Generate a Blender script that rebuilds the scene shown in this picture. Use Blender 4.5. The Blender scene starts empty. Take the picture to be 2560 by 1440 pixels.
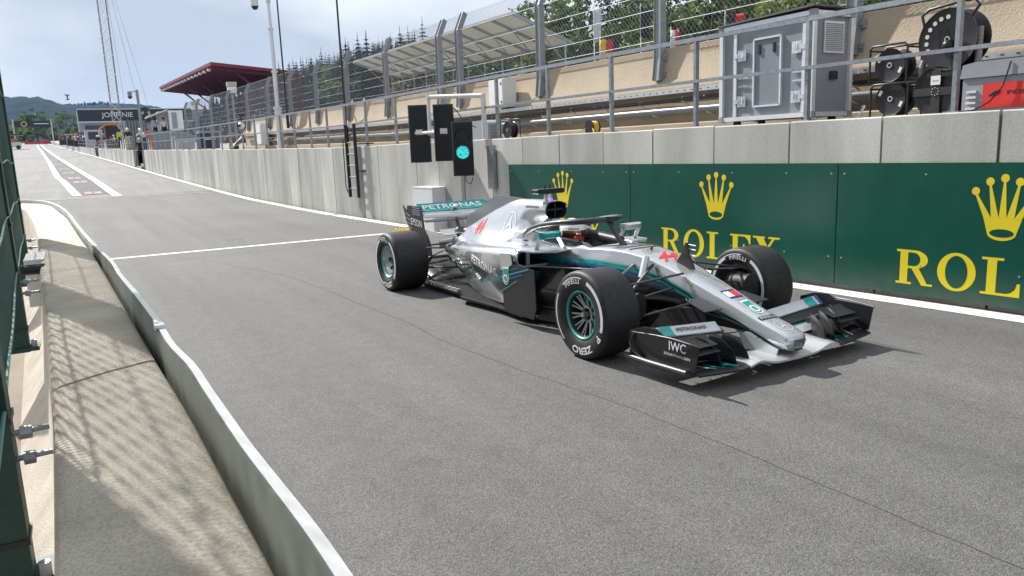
import bpy, math, random
import numpy as np
from mathutils import Vector, Matrix
random.seed(7); rng = np.random.default_rng(7)
S = bpy.context.scene
C = S.collection
# ------------------------------------------------------------------ camera
CAMH = 1.585
cam_d = bpy.data.cameras.new('camera'); cam = bpy.data.objects.new('camera', cam_d); C.objects.link(cam)
_r = Vector((.86628, -.49815, -.03822)); _u = Vector((.1229, .13832, .98273)); _b = Vector((-.48426, -.85602, .18104))
cam.matrix_world = Matrix(((_r.x, _u.x, _b.x, 0), (_r.y, _u.y, _b.y, 0), (_r.z, _u.z, _b.z, CAMH), (0, 0, 0, 1)))
cam_d.lens = 26.93; cam_d.sensor_width = 36; cam_d.clip_start = .05; cam_d.clip_end = 12000
S.camera = cam
# ------------------------------------------------------------------ light and sky
SUN = Vector((-.27, 1.0, .93)).normalized()          # towards the sun
sun_d = bpy.data.lights.new('sun', 'SUN'); sun = bpy.data.objects.new('sun', sun_d); C.objects.link(sun)
sun_d.energy = 4.6; sun_d.angle = math.radians(.7); sun_d.color = (1, .965, .91)
sun.rotation_euler = SUN.to_track_quat('Z', 'Y').to_euler()
W = bpy.data.worlds.new('World'); S.world = W; W.use_nodes = True
nt = W.node_tree; nt.nodes.clear()
def wn(t, **k):
    n = nt.nodes.new(t)
    for a, v in k.items(): setattr(n, a, v)
    return n
wo = wn('ShaderNodeOutputWorld'); bg = wn('ShaderNodeBackground'); bg.inputs['Strength'].default_value = .075
sky = wn('ShaderNodeTexSky', sky_type='NISHITA', sun_disc=False)
sky.sun_elevation = math.asin(SUN.z); sky.sun_rotation = math.atan2(SUN.x, SUN.y)
sky.air_density = 1.2; sky.dust_density = 2.2; sky.ozone_density = 1.2; sky.altitude = 400
tc = wn('ShaderNodeTexCoord'); mp = wn('ShaderNodeMapping'); mp.inputs['Scale'].default_value = (1, 1, 2.2)
mp.inputs['Location'].default_value = (5.5, 2.7, 3.1)
n1 = wn('ShaderNodeTexNoise'); n1.inputs['Scale'].default_value = 2.3; n1.inputs['Detail'].default_value = 7; n1.inputs['Roughness'].default_value = .52
n2 = wn('ShaderNodeTexNoise'); n2.inputs['Scale'].default_value = 1.7; n2.inputs['Detail'].default_value = 5; n2.inputs['Roughness'].default_value = .52
r1 = wn('ShaderNodeValToRGB'); r1.color_ramp.elements[0].position = .12; r1.color_ramp.elements[1].position = .34
r2 = wn('ShaderNodeValToRGB'); r2.color_ramp.elements[0].position = .38; r2.color_ramp.elements[1].position = .57
r2.color_ramp.elements[0].color = (4.5, 5.1, 5.85, 1); r2.color_ramp.elements[1].color = (7.9, 8.2, 8.6, 1)
mx = wn('ShaderNodeMix', data_type='RGBA')
L = nt.links.new
L(tc.outputs['Generated'], mp.inputs['Vector']); L(mp.outputs[0], n1.inputs['Vector']); L(mp.outputs[0], n2.inputs['Vector'])
L(n1.outputs['Fac'], r1.inputs['Fac']); L(n2.outputs['Fac'], r2.inputs['Fac'])
L(r1.outputs['Color'], mx.inputs['Factor']); L(sky.outputs['Color'], mx.inputs[6]); L(r2.outputs['Color'], mx.inputs[7])
sx_ = wn('ShaderNodeSeparateXYZ'); L(tc.outputs['Generated'], sx_.inputs[0]); hr_ = wn('ShaderNodeMapRange'); hr_.inputs['From Min'].default_value = .02; hr_.inputs['From Max'].default_value = .13; hr_.inputs['To Min'].default_value = .6; hr_.inputs['To Max'].default_value = 0; L(sx_.outputs['Z'], hr_.inputs['Value'])
mh_ = wn('ShaderNodeMix', data_type='RGBA'); mh_.inputs[7].default_value = (5.4, 6.0, 6.6, 1); L(hr_.outputs[0], mh_.inputs['Factor']); L(mx.outputs[2], mh_.inputs[6]); L(mh_.outputs[2], bg.inputs['Color']); L(bg.outputs[0], wo.inputs['Surface'])
vs = S.view_settings; vs.view_transform = 'Standard'; vs.look = 'None'; vs.gamma = 1; vs.exposure = .8; vs.use_curve_mapping = False
S.render.engine = 'CYCLES'
# ------------------------------------------------------------------ helpers
class MB:
    """collects shapes; build() links them as ONE mesh object"""
    def __init__(s): s.v = []; s.f = []; s.m = []; s.cur = 0
    def add(s, vs, fs):
        o = len(s.v); s.v += [tuple(map(float, p)) for p in vs]; s.f += [tuple(i + o for i in f) for f in fs]; s.m += [s.cur] * len(fs); return s
    def box(s, c, d, rot=None):
        x, y, z = (k / 2 for k in d)
        vs = [Vector((a * x, b * y, e * z)) for a in (-1, 1) for b in (-1, 1) for e in (-1, 1)]
        if rot is not None:
            R = rot if isinstance(rot, Matrix) else Matrix.Rotation(rot, 3, 'Z')
            vs = [R @ p for p in vs]
        c = Vector(c); return s.add([p + c for p in vs], [(0, 1, 3, 2), (4, 6, 7, 5), (0, 4, 5, 1), (2, 3, 7, 6), (0, 2, 6, 4), (1, 5, 7, 3)])
    def bbox(s, x0, x1, y0, y1, z0, z1): return s.box(((x0 + x1) / 2, (y0 + y1) / 2, (z0 + z1) / 2), (x1 - x0, y1 - y0, z1 - z0))
    def bar(s, a, b, w, h=None, up=(0, 0, 1)):
        a = Vector(a); b = Vector(b); h = w if h is None else h; d = (b - a); L_ = d.length
        if L_ < 1e-9: return s
        d.normalize(); u = Vector(up)
        if abs(d.dot(u)) > .99: u = Vector((1, 0, 0))
        sx = d.cross(u).normalized(); sz = sx.cross(d).normalized()
        vs = [p + sx * (i * w / 2) + sz * (j * h / 2) for p in (a, b) for i, j in ((-1, -1), (1, -1), (1, 1), (-1, 1))]
        return s.add(vs, [(0, 3, 2, 1), (4, 5, 6, 7), (0, 1, 5, 4), (1, 2, 6, 5), (2, 3, 7, 6), (3, 0, 4, 7)])
    def cyl(s, a, b, r, n=12, r2=None, caps=True):
        a = Vector(a); b = Vector(b); r2 = r if r2 is None else r2; d = (b - a)
        if d.length < 1e-9: return s
        d.normalize(); u = Vector((0, 0, 1)) if abs(d.z) < .9 else Vector((1, 0, 0)); x = d.cross(u).normalized(); y = d.cross(x).normalized()
        vs = []
        for p, q in ((a, r), (b, r2)):
            for i in range(n):
                t = 2 * math.pi * i / n; vs.append(p + x * (q * math.cos(t)) + y * (q * math.sin(t)))
        fs = [(i, (i + 1) % n, n + (i + 1) % n, n + i) for i in range(n)]
        if caps: fs += [tuple(range(n))[::-1], tuple(range(n, 2 * n))]
        return s.add(vs, fs)
    def tube(s, pts, r, n=8, closed=False, caps=True, sy=1.0):
        P = [Vector(p) for p in pts]; m = len(P); rs = r if hasattr(r, '__len__') else [r] * m; vs = []; up = None
        for i, p in enumerate(P):
            if closed: d = P[(i + 1) % m] - P[i - 1]
            else: d = P[min(i + 1, m - 1)] - P[max(i - 1, 0)]
            d = d.normalized() if d.length > 1e-9 else Vector((0, 0, 1))
            if up is None: up = Vector((0, 0, 1)) if abs(d.z) < .9 else Vector((1, 0, 0))
            x = d.cross(up); x = x.normalized() if x.length > 1e-6 else d.orthogonal().normalized(); y = x.cross(d).normalized(); up = y
            for k in range(n):
                t = 2 * math.pi * k / n; vs.append(p + x * (rs[i] * math.cos(t)) + y * (rs[i] * sy * math.sin(t)))
        fs = []; q = m if closed else m - 1
        for i in range(q):
            a = i * n; b = ((i + 1) % m) * n
            for k in range(n): fs.append((a + k, a + (k + 1) % n, b + (k + 1) % n, b + k))
        if caps and not closed: fs += [tuple(range(n))[::-1], tuple(range((m - 1) * n, m * n))]
        return s.add(vs, fs)
    def prism(s, poly, fn, t0, t1):
        """poly: 2D outline, fn(a,b,t)->3D; solid between t0 and t1"""
        n = len(poly); vs = [fn(a, b, t0) for a, b in poly] + [fn(a, b, t1) for a, b in poly]
        fs = [tuple(range(n)), tuple(range(n, 2 * n))[::-1]] + [((i + 1) % n, i, n + i, n + (i + 1) % n) for i in range(n)]
        return s.add(vs, fs)
    def lathe(s, prof, n, fn, closed=False):
        """prof: (r, h) list, fn(r,angle,h)->3D"""
        m = len(prof); vs = [fn(r, 2 * math.pi * k / n, h) for r, h in prof for k in range(n)]
        fs = [(i * n + k, i * n + (k + 1) % n, ((i + 1) % m) * n + (k + 1) % n, ((i + 1) % m) * n + k) for i in range(m if closed else m - 1) for k in range(n)]
        return s.add(vs, fs)
    def grid(s, rows, closed_u=False):
        m = len(rows); n = len(rows[0]); vs = [p for r in rows for p in r]; q = n if closed_u else n - 1
        return s.add(vs, [(i * n + k, i * n + (k + 1) % n, (i + 1) * n + (k + 1) % n, (i + 1) * n + k) for i in range(m - 1) for k in range(q)])
    def sphere(s, c, r, n=16, m=10, sc=(1, 1, 1)):
        c = Vector(c); rows = []
        for i in range(m + 1):
            t = math.pi * i / m
            rows.append([c + Vector((r * sc[0] * math.sin(t) * math.cos(2 * math.pi * k / n), r * sc[1] * math.sin(t) * math.sin(2 * math.pi * k / n), r * sc[2] * math.cos(t))) for k in range(n)])
        return s.grid(rows, True)
    def strip(s, pts, w, up=(0, 0, 1)):
        P = [Vector(p) for p in pts]; vs = []
        for i, p in enumerate(P):
            d = (P[min(i + 1, len(P) - 1)] - P[max(i - 1, 0)]); x = d.cross(Vector(up)).normalized(); vs += [p - x * w / 2, p + x * w / 2]
        return s.add(vs, [(2 * i, 2 * i + 1, 2 * i + 3, 2 * i + 2) for i in range(len(P) - 1)])
    def build(s, name, mat, parent=None, smooth=None, local=False, flip=False):
        me = bpy.data.meshes.new(name); off = Vector((0, 0, 0))
        if parent is not None and not local:
            q = parent
            while q is not None: off += q.location; q = q.parent
        vs = s.v if local or parent is None else [(x - off.x, y - off.y, z - off.z) for x, y, z in s.v]
        me.from_pydata(vs, [], s.f)
        for mm in (mat if isinstance(mat, (list, tuple)) else [mat]): me.materials.append(mm)
        if any(s.m): me.polygons.foreach_set('material_index', s.m)
        if smooth is not None:
            me.polygons.foreach_set('use_smooth', [True] * len(me.polygons)); me.set_sharp_from_angle(angle=math.radians(smooth))
        me.update(); o = bpy.data.objects.new(name, me); C.objects.link(o)
        if parent is not None: o.parent = parent
        return o
def recalc(o):
    import bmesh
    b = bmesh.new(); b.from_mesh(o.data); bmesh.ops.recalc_face_normals(b, faces=b.faces); b.to_mesh(o.data); b.free(); return o
def tag(o, label=None, cat=None, group=None, kind=None):
    for k, v in (('label', label), ('category', cat), ('group', group), ('kind', kind)):
        if v: o[k] = v
    return o
def thing(name, label, cat, loc=(0, 0, 0), rz=0, group=None):
    o = bpy.data.objects.new(name, None); C.objects.link(o); o.location = loc; o.rotation_euler = (0, 0, rz); o.empty_display_size = .2
    return tag(o, label, cat, group)
def struct(name, mb, m, smooth=None): return tag(mb.build(name, m, None, smooth), kind='structure')
def copy_tree(o, parent=None):
    c = o.copy(); C.objects.link(c)
    if parent is not None: c.parent = parent
    for ch in list(o.children): copy_tree(ch, c)
    return c
# ------------------------------------------------------------------ materials
MATS = {}
def mk(name, col, rough=.6, metal=0., var=.12, scale=4., bump=0., bscale=40., coat=0., spec=.5, rnd=0., col2=None, detail=6., emit=0., stretch=None, trans=0., speck=0., sscale=200., ior=1.45, alpha=1.):
    if name in MATS: return MATS[name]
    m = bpy.data.materials.new(name); m.use_nodes = True; t = m.node_tree; b = t.nodes['Principled BSDF']; MATS[name] = m
    b.inputs['Roughness'].default_value = rough; b.inputs['Metallic'].default_value = metal; b.inputs['Coat Weight'].default_value = coat
    b.inputs['Coat Roughness'].default_value = .06; b.inputs['Specular IOR Level'].default_value = spec; b.inputs['IOR'].default_value = ior
    b.inputs['Transmission Weight'].default_value = trans
    if emit: b.inputs['Emission Color'].default_value = (*col, 1); b.inputs['Emission Strength'].default_value = emit
    tcn = t.nodes.new('ShaderNodeTexCoord'); src = tcn.outputs['Object']
    if stretch:
        mpn = t.nodes.new('ShaderNodeMapping'); mpn.inputs['Scale'].default_value = stretch; t.links.new(src, mpn.inputs['Vector']); src = mpn.outputs[0]
    nz = t.nodes.new('ShaderNodeTexNoise'); nz.inputs['Scale'].default_value = scale; nz.inputs['Detail'].default_value = detail; t.links.new(src, nz.inputs['Vector'])
    rp = t.nodes.new('ShaderNodeValToRGB'); e = rp.color_ramp.elements; e[0].position = .28; e[1].position = .72
    c2 = col2 or tuple(min(1, c * (1 + var)) for c in col); c1 = tuple(c * (1 - var) for c in col)
    e[0].color = (*c1, 1); e[1].color = (*c2, 1); t.links.new(nz.outputs['Fac'], rp.inputs['Fac']); out = rp.outputs['Color']
    def mul(out, fac_socket, lo, hi):
        mr = t.nodes.new('ShaderNodeMapRange'); mr.inputs['To Min'].default_value = lo; mr.inputs['To Max'].default_value = hi; t.links.new(fac_socket, mr.inputs['Value'])
        h_ = t.nodes.new('ShaderNodeVectorMath'); h_.operation = 'SCALE'; t.links.new(out, h_.inputs[0]); t.links.new(mr.outputs[0], h_.inputs['Scale']); return h_.outputs[0]
    if rnd:
        oi = t.nodes.new('ShaderNodeObjectInfo'); out = mul(out, oi.outputs['Random'], 1 - rnd, 1 + rnd)
    if speck:
        n3 = t.nodes.new('ShaderNodeTexNoise'); n3.inputs['Scale'].default_value = sscale; n3.inputs['Detail'].default_value = 2; t.links.new(tcn.outputs['Object'], n3.inputs['Vector'])
        r3 = t.nodes.new('ShaderNodeMapRange'); r3.inputs['From Min'].default_value = .35; r3.inputs['From Max'].default_value = .65; t.links.new(n3.outputs['Fac'], r3.inputs['Value'])
        out = mul(out, r3.outputs[0], 1 - speck, 1 + speck)
    t.links.new(out, b.inputs['Base Color'])
    if emit: t.links.new(out, b.inputs['Emission Color'])
    if bump:
        n4 = t.nodes.new('ShaderNodeTexNoise'); n4.inputs['Scale'].default_value = bscale; n4.inputs['Detail'].default_value = 4; t.links.new(tcn.outputs['Object'], n4.inputs['Vector'])
        bp = t.nodes.new('ShaderNodeBump'); bp.inputs['Strength'].default_value = bump; bp.inputs['Distance'].default_value = .02; t.links.new(n4.outputs['Fac'], bp.inputs['Height']); t.links.new(bp.outputs[0], b.inputs['Normal'])
    return m
def asphalt(name, c):
    m = bpy.data.materials.new(name); m.use_nodes = True; t = m.node_tree; b = t.nodes['Principled BSDF']; N = t.nodes.new; K = t.links.new
    b.inputs['Roughness'].default_value = .82; b.inputs['Specular IOR Level'].default_value = .45; tcn = N('ShaderNodeTexCoord'); src = tcn.outputs['Object']
    def noise(sc, det=4, vec=None, rough=.55):
        n = N('ShaderNodeTexNoise'); n.inputs['Scale'].default_value = sc; n.inputs['Detail'].default_value = det; n.inputs['Roughness'].default_value = rough; K(vec or src, n.inputs['Vector']); return n.outputs['Fac']
    def rng_(s, a, b_, lo, hi):
        r = N('ShaderNodeMapRange'); r.inputs['From Min'].default_value = a; r.inputs['From Max'].default_value = b_; r.inputs['To Min'].default_value = lo; r.inputs['To Max'].default_value = hi; K(s, r.inputs['Value']); return r.outputs[0]
    def mulv(a, b_):
        r = N('ShaderNodeMath'); r.operation = 'MULTIPLY'; K(a, r.inputs[0]); K(b_, r.inputs[1]); return r.outputs[0]
    st = N('ShaderNodeMapping'); st.inputs['Scale'].default_value = (1.1, .045, 1); K(src, st.inputs['Vector'])
    vo = N('ShaderNodeTexVoronoi'); vo.inputs['Scale'].default_value = 175; K(src, vo.inputs['Vector']); vb = N('ShaderNodeSeparateColor'); K(vo.outputs['Color'], vb.inputs[0])
    f_ = mulv(rng_(noise(.22, 6), .3, .7, .86, 1.12), rng_(noise(1.6, 5, st.outputs[0]), .3, .7, .80, 1.12)); f_ = mulv(f_, rng_(noise(7, 5), .3, .7, .92, 1.08))
    f_ = mulv(f_, rng_(vb.outputs[0], 0, 1, .62, 1.38)); f_ = mulv(f_, rng_(vo.outputs['Distance'], .0, .55, 1.16, .58)); f_ = mulv(f_, rng_(noise(60, 3), .33, .67, .86, 1.14))
    sp_ = rng_(noise(.9, 2), .66, .74, 1, .72); f_ = mulv(f_, sp_)
    cr = N('ShaderNodeValToRGB'); cr.color_ramp.elements[0].color = (c[0] * .97, c[1] * .985, c[2] * 1.02, 1); cr.color_ramp.elements[1].color = (c[0] * 1.04, c[1], c[2] * .95, 1); K(vb.outputs[1], cr.inputs['Fac'])
    sc = N('ShaderNodeVectorMath'); sc.operation = 'SCALE'; K(cr.outputs[0], sc.inputs[0]); K(f_, sc.inputs['Scale']); K(sc.outputs[0], b.inputs['Base Color'])
    bp = N('ShaderNodeBump'); bp.inputs['Strength'].default_value = .5; bp.inputs['Distance'].default_value = .006; bp.invert = True; K(vo.outputs['Distance'], bp.inputs['Height']); K(bp.outputs[0], b.inputs['Normal']); MATS[name] = m; return m
M_ASPH = asphalt('asphalt', (.160, .157, .154))
M_ASPHD = mk('asphalt_dark_lane', (.045, .046, .05), .8, var=.2, scale=2, bump=.4, bscale=120, speck=.3, sscale=105)
M_WHITE = mk('road_paint_white', (.62, .62, .60), .7, var=.06, scale=9, bump=.4, bscale=110, speck=.22, sscale=95)
M_REDP = mk('road_paint_red', (.19, .095, .085), .7, var=.35, scale=6)
M_SEAM = mk('asphalt_joint', (.10, .096, .09), .9, var=.3, scale=20)
M_CONC = mk('concrete_panel', (.415, .405, .375), .85, var=.27, scale=1.6, bump=.06, bscale=110, rnd=.19, stretch=(1, 1, .22), speck=.09, sscale=60)
M_CONC2 = mk('concrete_old', (.51, .455, .375), .9, var=.18, scale=4, bump=.3, bscale=150, speck=.14, sscale=150)
M_TAN = mk('tan_render', (.375, .305, .222), .88, var=.12, scale=1.2, bump=.38, bscale=42, speck=.05, sscale=40)
M_DECK = mk('deck_concrete', (.30, .285, .26), .9, var=.2, scale=2, bump=.2)
M_GALV = mk('galvanised_steel', (.29, .31, .335), .5, .75, var=.2, scale=18, rnd=.06)
M_GALVB = mk('galvanised_bright', (.62, .63, .64), .38, .8, var=.12, scale=14)
M_GREYP = mk('grey_paint', (.24, .255, .27), .55, .2, var=.08, scale=6, rnd=.05)
M_BLACK = mk('black_plastic', (.016, .016, .018), .38, var=.3, scale=10)
M_BLACKG = mk('black_gloss', (.012, .012, .014), .12, var=.2, scale=6, coat=.5)
M_RUB = mk('black_rubber', (.022, .022, .023), .6, var=.2, scale=12)
M_PIPE = mk('grey_pvc_pipe', (.13, .135, .145), .33, var=.1, scale=5)
M_PIPED = mk('black_conduit', (.03, .03, .033), .4, var=.15, scale=5)
M_WHT = mk('white_plastic', (.72, .73, .73), .4, var=.05, scale=5)
M_WHTM = mk('white_enamel', (.60, .61, .59), .45, var=.05, scale=4)
M_CASE = mk('case_grey', (.225, .24, .262), .5, var=.06, scale=7)
M_CASEL = mk('case_grey_lid', (.26, .275, .30), .5, var=.05, scale=7)
M_ALU = mk('aluminium_trim', (.68, .70, .72), .4, .4, var=.06, scale=9)
M_RED = mk('red_vinyl', (.60, .035, .03), .45, var=.06, scale=5)
M_YEL = mk('yellow_plastic', (.70, .50, .04), .5, var=.1, scale=8)
M_GREENB = mk('board_green', (.006, .070, .048), .34, var=.10, scale=2.5, bump=.22, bscale=2.6, spec=.35)
def dusty(m, zmax, col):
    t = m.node_tree; b = t.nodes['Principled BSDF']; src = b.inputs['Base Color'].links[0].from_socket; g = t.nodes.new('ShaderNodeNewGeometry'); sx = t.nodes.new('ShaderNodeSeparateXYZ'); t.links.new(g.outputs['Position'], sx.inputs[0])
    mr = t.nodes.new('ShaderNodeMapRange'); mr.inputs['From Min'].default_value = .03; mr.inputs['From Max'].default_value = zmax; mr.inputs['To Min'].default_value = .55; mr.inputs['To Max'].default_value = 0; t.links.new(sx.outputs['Z'], mr.inputs['Value'])
    nz = t.nodes.new('ShaderNodeTexNoise'); nz.inputs['Scale'].default_value = 6; nz.inputs['Detail'].default_value = 8; t.links.new(g.outputs['Position'], nz.inputs['Vector']); mu = t.nodes.new('ShaderNodeMath'); mu.operation = 'MULTIPLY'; t.links.new(mr.outputs[0], mu.inputs[0]); t.links.new(nz.outputs['Fac'], mu.inputs[1])
    mx_ = t.nodes.new('ShaderNodeMix'); mx_.data_type = 'RGBA'; mx_.inputs[7].default_value = (*col, 1); t.links.new(mu.outputs[0], mx_.inputs['Factor']); t.links.new(src, mx_.inputs[6]); t.links.new(mx_.outputs[2], b.inputs['Base Color'])
dusty(M_GREENB, .38, (.16, .15, .13)); dusty(M_CONC, .5, (.14, .13, .115))
M_GOLD = mk('board_gold', (.68, .55, .02), .4, var=.04, scale=3)
M_SCREW = mk('screw_head', (.5, .52, .52), .4, .6)
M_DKGAP = mk('joint_shadow_gap', (.06, .06, .058), .95)
# ------------------------------------------------------------------ lettering: outline text turned into plain 2D faces
_TX = {}
def text2d(s, bold=0., res=3):
    k = (s, bold)
    if k in _TX: return _TX[k]
    cu = bpy.data.curves.new('letters', 'FONT'); cu.body = s; cu.size = 1; cu.offset = bold; cu.resolution_u = res; cu.fill_mode = 'FRONT'
    o = bpy.data.objects.new('letters', cu); C.objects.link(o)
    me = bpy.data.meshes.new_from_object(o.evaluated_get(bpy.context.evaluated_depsgraph_get()))
    v = np.array([p.co[:2] for p in me.vertices]); f = [tuple(p.vertices) for p in me.polygons]
    bpy.data.objects.remove(o); bpy.data.curves.remove(cu); bpy.data.meshes.remove(me)
    x0, x1, y0, y1 = v[:, 0].min(), v[:, 0].max(), v[:, 1].min(), v[:, 1].max()
    v[:, 0] = (v[:, 0] - x0) / (x1 - x0) - .5; v[:, 1] = (v[:, 1] - y0) / (y1 - y0) - .5       # unit box round the origin
    _TX[k] = (v, f, (x1 - x0) / (y1 - y0)); return _TX[k]
for s_, b_ in (('PETRONAS', .02), ('44', .02), ('EPSON', .0), ('IWC', .01), ('SCHAFFHAUSEN', .01), ('PIRELLI', .03), ('P', .03), ('ZERO', .03), ('qualcomm', .0), ('PRIMAX', .0), ('JOHNNIE', .0), ('W', .0), ('DRUM', .0), ('PEB', .01), ('CONTROL', .01), ('RONA', .02)): text2d(s_, b_)
def put_text(mb, s, fn, w, h, bold=0.):
    """fn(a,b)->3D with a along the line and b upward, both in metres"""
    v, f, _a = text2d(s, bold); mb.add([fn(p[0] * w, p[1] * h) for p in v], f); return mb
def subdiv_quad(a0, a1, b0, b1, n=8, m=2): return [[(a0 + (a1 - a0) * i / n, b0 + (b1 - b0) * j / m) for j in range(m + 1)] for i in range(n + 1)]
# ------------------------------------------------------------------ the place: lane runs along +Y, pit wall on the right
GY = [-60, 20, 29, 33, 40, 50, 61, 78, 97, 115, 200, 350, 520]; GZ = [0, 0, .06, .14, .31, .61, .95, 1.42, 1.95, 2.45, 5.05, 10.3, 16.2]
WY = [-10, 3.4, 9, 15.7, 23, 29.3, 33, 40, 50, 62, 80, 112, 146, 200, 240, 300]; WX = [7.75, 6.98, 6.62, 6.34, 6.04, 5.9, 5.79, 5.62, 5.22, 4.78, 4.33, 3.48, 2.21, .02, -1.74, -4.3]
TY = [-10, 20, 29, 40, 50, 61, 97, 112, 146, 200, 240, 300]; TZ = [1.735, 1.74, 1.86, 2.02, 2.18, 2.36, 2.98, 3.35, 4.3, 5.95, 7.3, 9.4]
gz = lambda y: float(np.interp(y, GY, GZ)); wx = lambda y: float(np.interp(y, WY, WX)); wt = lambda y: float(np.interp(y, TY, TZ))
def wall_pt(y, off=0., z=0.): return Vector((wx(y) + off, y, z))
def wall_dir(y):
    d = wall_pt(y + .5) - wall_pt(y - .5); d.z = 0; return d.normalized()
# road: one sheet out to the horizon
ys = sorted(set(list(np.arange(-60, 60, 3.)) + list(np.arange(60, 360, 10.)) + [360, 400, 450, 520, 700, 1000, 1400, 1880]))
xs = [-950, -600, -200, -60, -25, -12, -6, 0, 4, 8, 12, 20, 40, 100, 300, 600, 950]
def terrain_far(y): return gz(min(y, 330)) - .02 * max(0, y - 330) * (1 if y < 900 else 900 / y) if y > 330 else gz(y)
rd = MB(); rd.grid([[(x, y, terrain_far(y)) for x in xs] for y in ys]); road = struct('road', rd, M_ASPH)
def paint(name, pts, w, m=M_WHITE, dz=.004, sub=2.0):
    """painted strip following the ground"""
    P = []
    for a, b in zip(pts[:-1], pts[1:]):
        n = max(1, int(math.hypot(b[0] - a[0], b[1] - a[1]) / sub))
        for i in range(n): P.append((a[0] + (b[0] - a[0]) * i / n, a[1] + (b[1] - a[1]) * i / n))
    P.append(pts[-1]); q = MB(); q.strip([(x, y, gz(y) + dz + min(.05, max(0, y - 24) * .0009)) for x, y in P], w); return struct(name, q, m)
paint('edge_line', [(wx(y) - .21, y) for y in np.arange(-6, 290, 1.0)], .25)
paint('pit_exit_line', [(.3, 14.33), (wx(14.3) - .34, 14.27)], .17)
paint('thin_cross_line', [(-2.6, 35.9), (wx(34.5) - .36, 34.6)], .12)
lnL = [(.24, 37.3), (-.25, 50), (-.55, 55), (-1.55, 94), (-3.46, 162), (-6.75, 266)]
lnR = [(1.68, 35.7), (1.32, 49.2), (.40, 74.4), (-1.72, 140), (-5.6, 263)]
paint('lane_line', lnL, .34); paint('lane_line', lnR, .34)
q = MB(); Y = np.arange(37.6, 262, 4.)
q.grid([[(np.interp(y, [p[1] for p in lnL], [p[0] for p in lnL]) + .1, y, gz(y) + .012), (np.interp(y, [p[1] for p in lnR], [p[0] for p in lnR]) - .1, y, gz(y) + .012)] for y in Y]); struct('lane_dark_band', q, M_ASPHD)
for yy in (38.8, 48.9, 53.7, 61.7, 70.1, 84, 101):   # worn red lettering blocks in the dark band
    c = (np.interp(yy, [p[1] for p in lnL], [p[0] for p in lnL]) + np.interp(yy, [p[1] for p in lnR], [p[0] for p in lnR])) / 2
    q = MB(); r_ = random.Random(int(yy))
    for k in range(2):
        x0_ = c - .36 + k * .37; q.add([(x0_ + a, yy + b, gz(yy + b) + .024) for a, b in ((0, -1.1), (.32, -1.0), (.30, r_.uniform(.5, 1.2)), (.02, r_.uniform(.6, 1.3)))], [(0, 1, 2, 3)])
    struct('lane_letter', q, M_REDP)
sm = [(1.2, 14.0), (1.72, 13.0), (2.05, 11.6), (2.39, 10.3), (2.50, 8.6), (2.53, 7.78), (2.60, 6.6), (2.56, 5.8), (2.66, 4.58), (2.78, 3.6), (2.82, 2.8), (2.84, 2.09), (2.84, 1.2), (2.85, -2)]
rs_ = random.Random(3); P = []
for a, b in zip(sm[:-1], sm[1:]):
    for i in range(8): P.append((a[0] + (b[0] - a[0]) * i / 8 + rs_.uniform(-.006, .006), a[1] + (b[1] - a[1]) * i / 8, .0035))
q = MB(); q.strip(P, .0045); struct('asphalt_joint', q, M_SEAM)
q = MB(); q.strip([(0.4 + i * .25, 13.15 + i * .03 + rs_.uniform(-.02, .02), .0033) for i in range(16)], .01); struct('asphalt_joint', q, M_SEAM)
q = MB(); q.grid([[(x_ if x_ < 0 else wx(y_) - .05, y_, gz(y_) + .002) for x_ in (-40, -12, -4, -1, 1)] for y_ in list(np.arange(35.9, 60, 3.)) + list(np.arange(60, 330, 6.))]); struct('pit_lane', q, asphalt('pit_lane_sheen_asphalt', (.215, .21, .203)))  # paler pit lane surfacing, with the far sheen put into its colour
# ------------------------------------------------------------------ pit wall of upright concrete panels
PJ = [.6, 1.62, 2.67, 3.72, 4.78, 5.83, 6.89, 7.93, 8.93, 9.99, 11.03, 12.02]
y = 12.02
while y < 60: y += 1.03; PJ.append(y)
PJ = [p for p in PJ if p < 62.5]
pw = thing('pit_wall', 'long pale concrete pit wall of upright panels behind the racing car', 'wall', (wx(4), 4, 0))
q = MB(); yy = list(np.arange(.6, 62, 2.)) + [62.0]
for s0, s1 in zip(yy[:-1], yy[1:]):
    a, b = wall_pt(s0), wall_pt(s1)
    q.add([(a.x + .06, a.y, gz(s0) - .2), (b.x + .06, b.y, gz(s1) - .2), (b.x + .06, b.y, wt(s1) - .02), (a.x + .06, a.y, wt(s0) - .02)], [(0, 1, 2, 3)])
q.build('wall_core', M_DKGAP, pw)
for a, b in zip(PJ[:-1], PJ[1:]):
    q = MB(); g = .011; j = random.uniform(-.006, .006); jz = random.uniform(-.006, .006)
    A, B_ = wall_pt(a + g), wall_pt(b - g); d = (B_ - A).normalized(); nrm = Vector((d.y, -d.x, 0))
    ch = .012; pr = [(0 + j, -.15), (0 + j, -ch), (ch + j, 0), (.20, 0), (.20, -.15)]
    vs = []
    for (pt, yq) in ((A, a), (B_, b)):
        z0, z1 = gz(yq) - .1, wt(yq) + jz
        for e, (ox, oz) in enumerate(((j, z0), (j, z1 - ch), (j + ch, z1), (.20, z1), (.20, z0))): vs.append((pt.x + nrm.x * ox, pt.y + nrm.y * ox, oz))
    q.add(vs, [(0, 1, 6, 5), (1, 2, 7, 6), (2, 3, 8, 7), (3, 4, 9, 8), (0, 4, 3, 2, 1), (5, 6, 7, 8, 9)])
    q.build('concrete_panel', M_CONC, pw)
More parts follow.
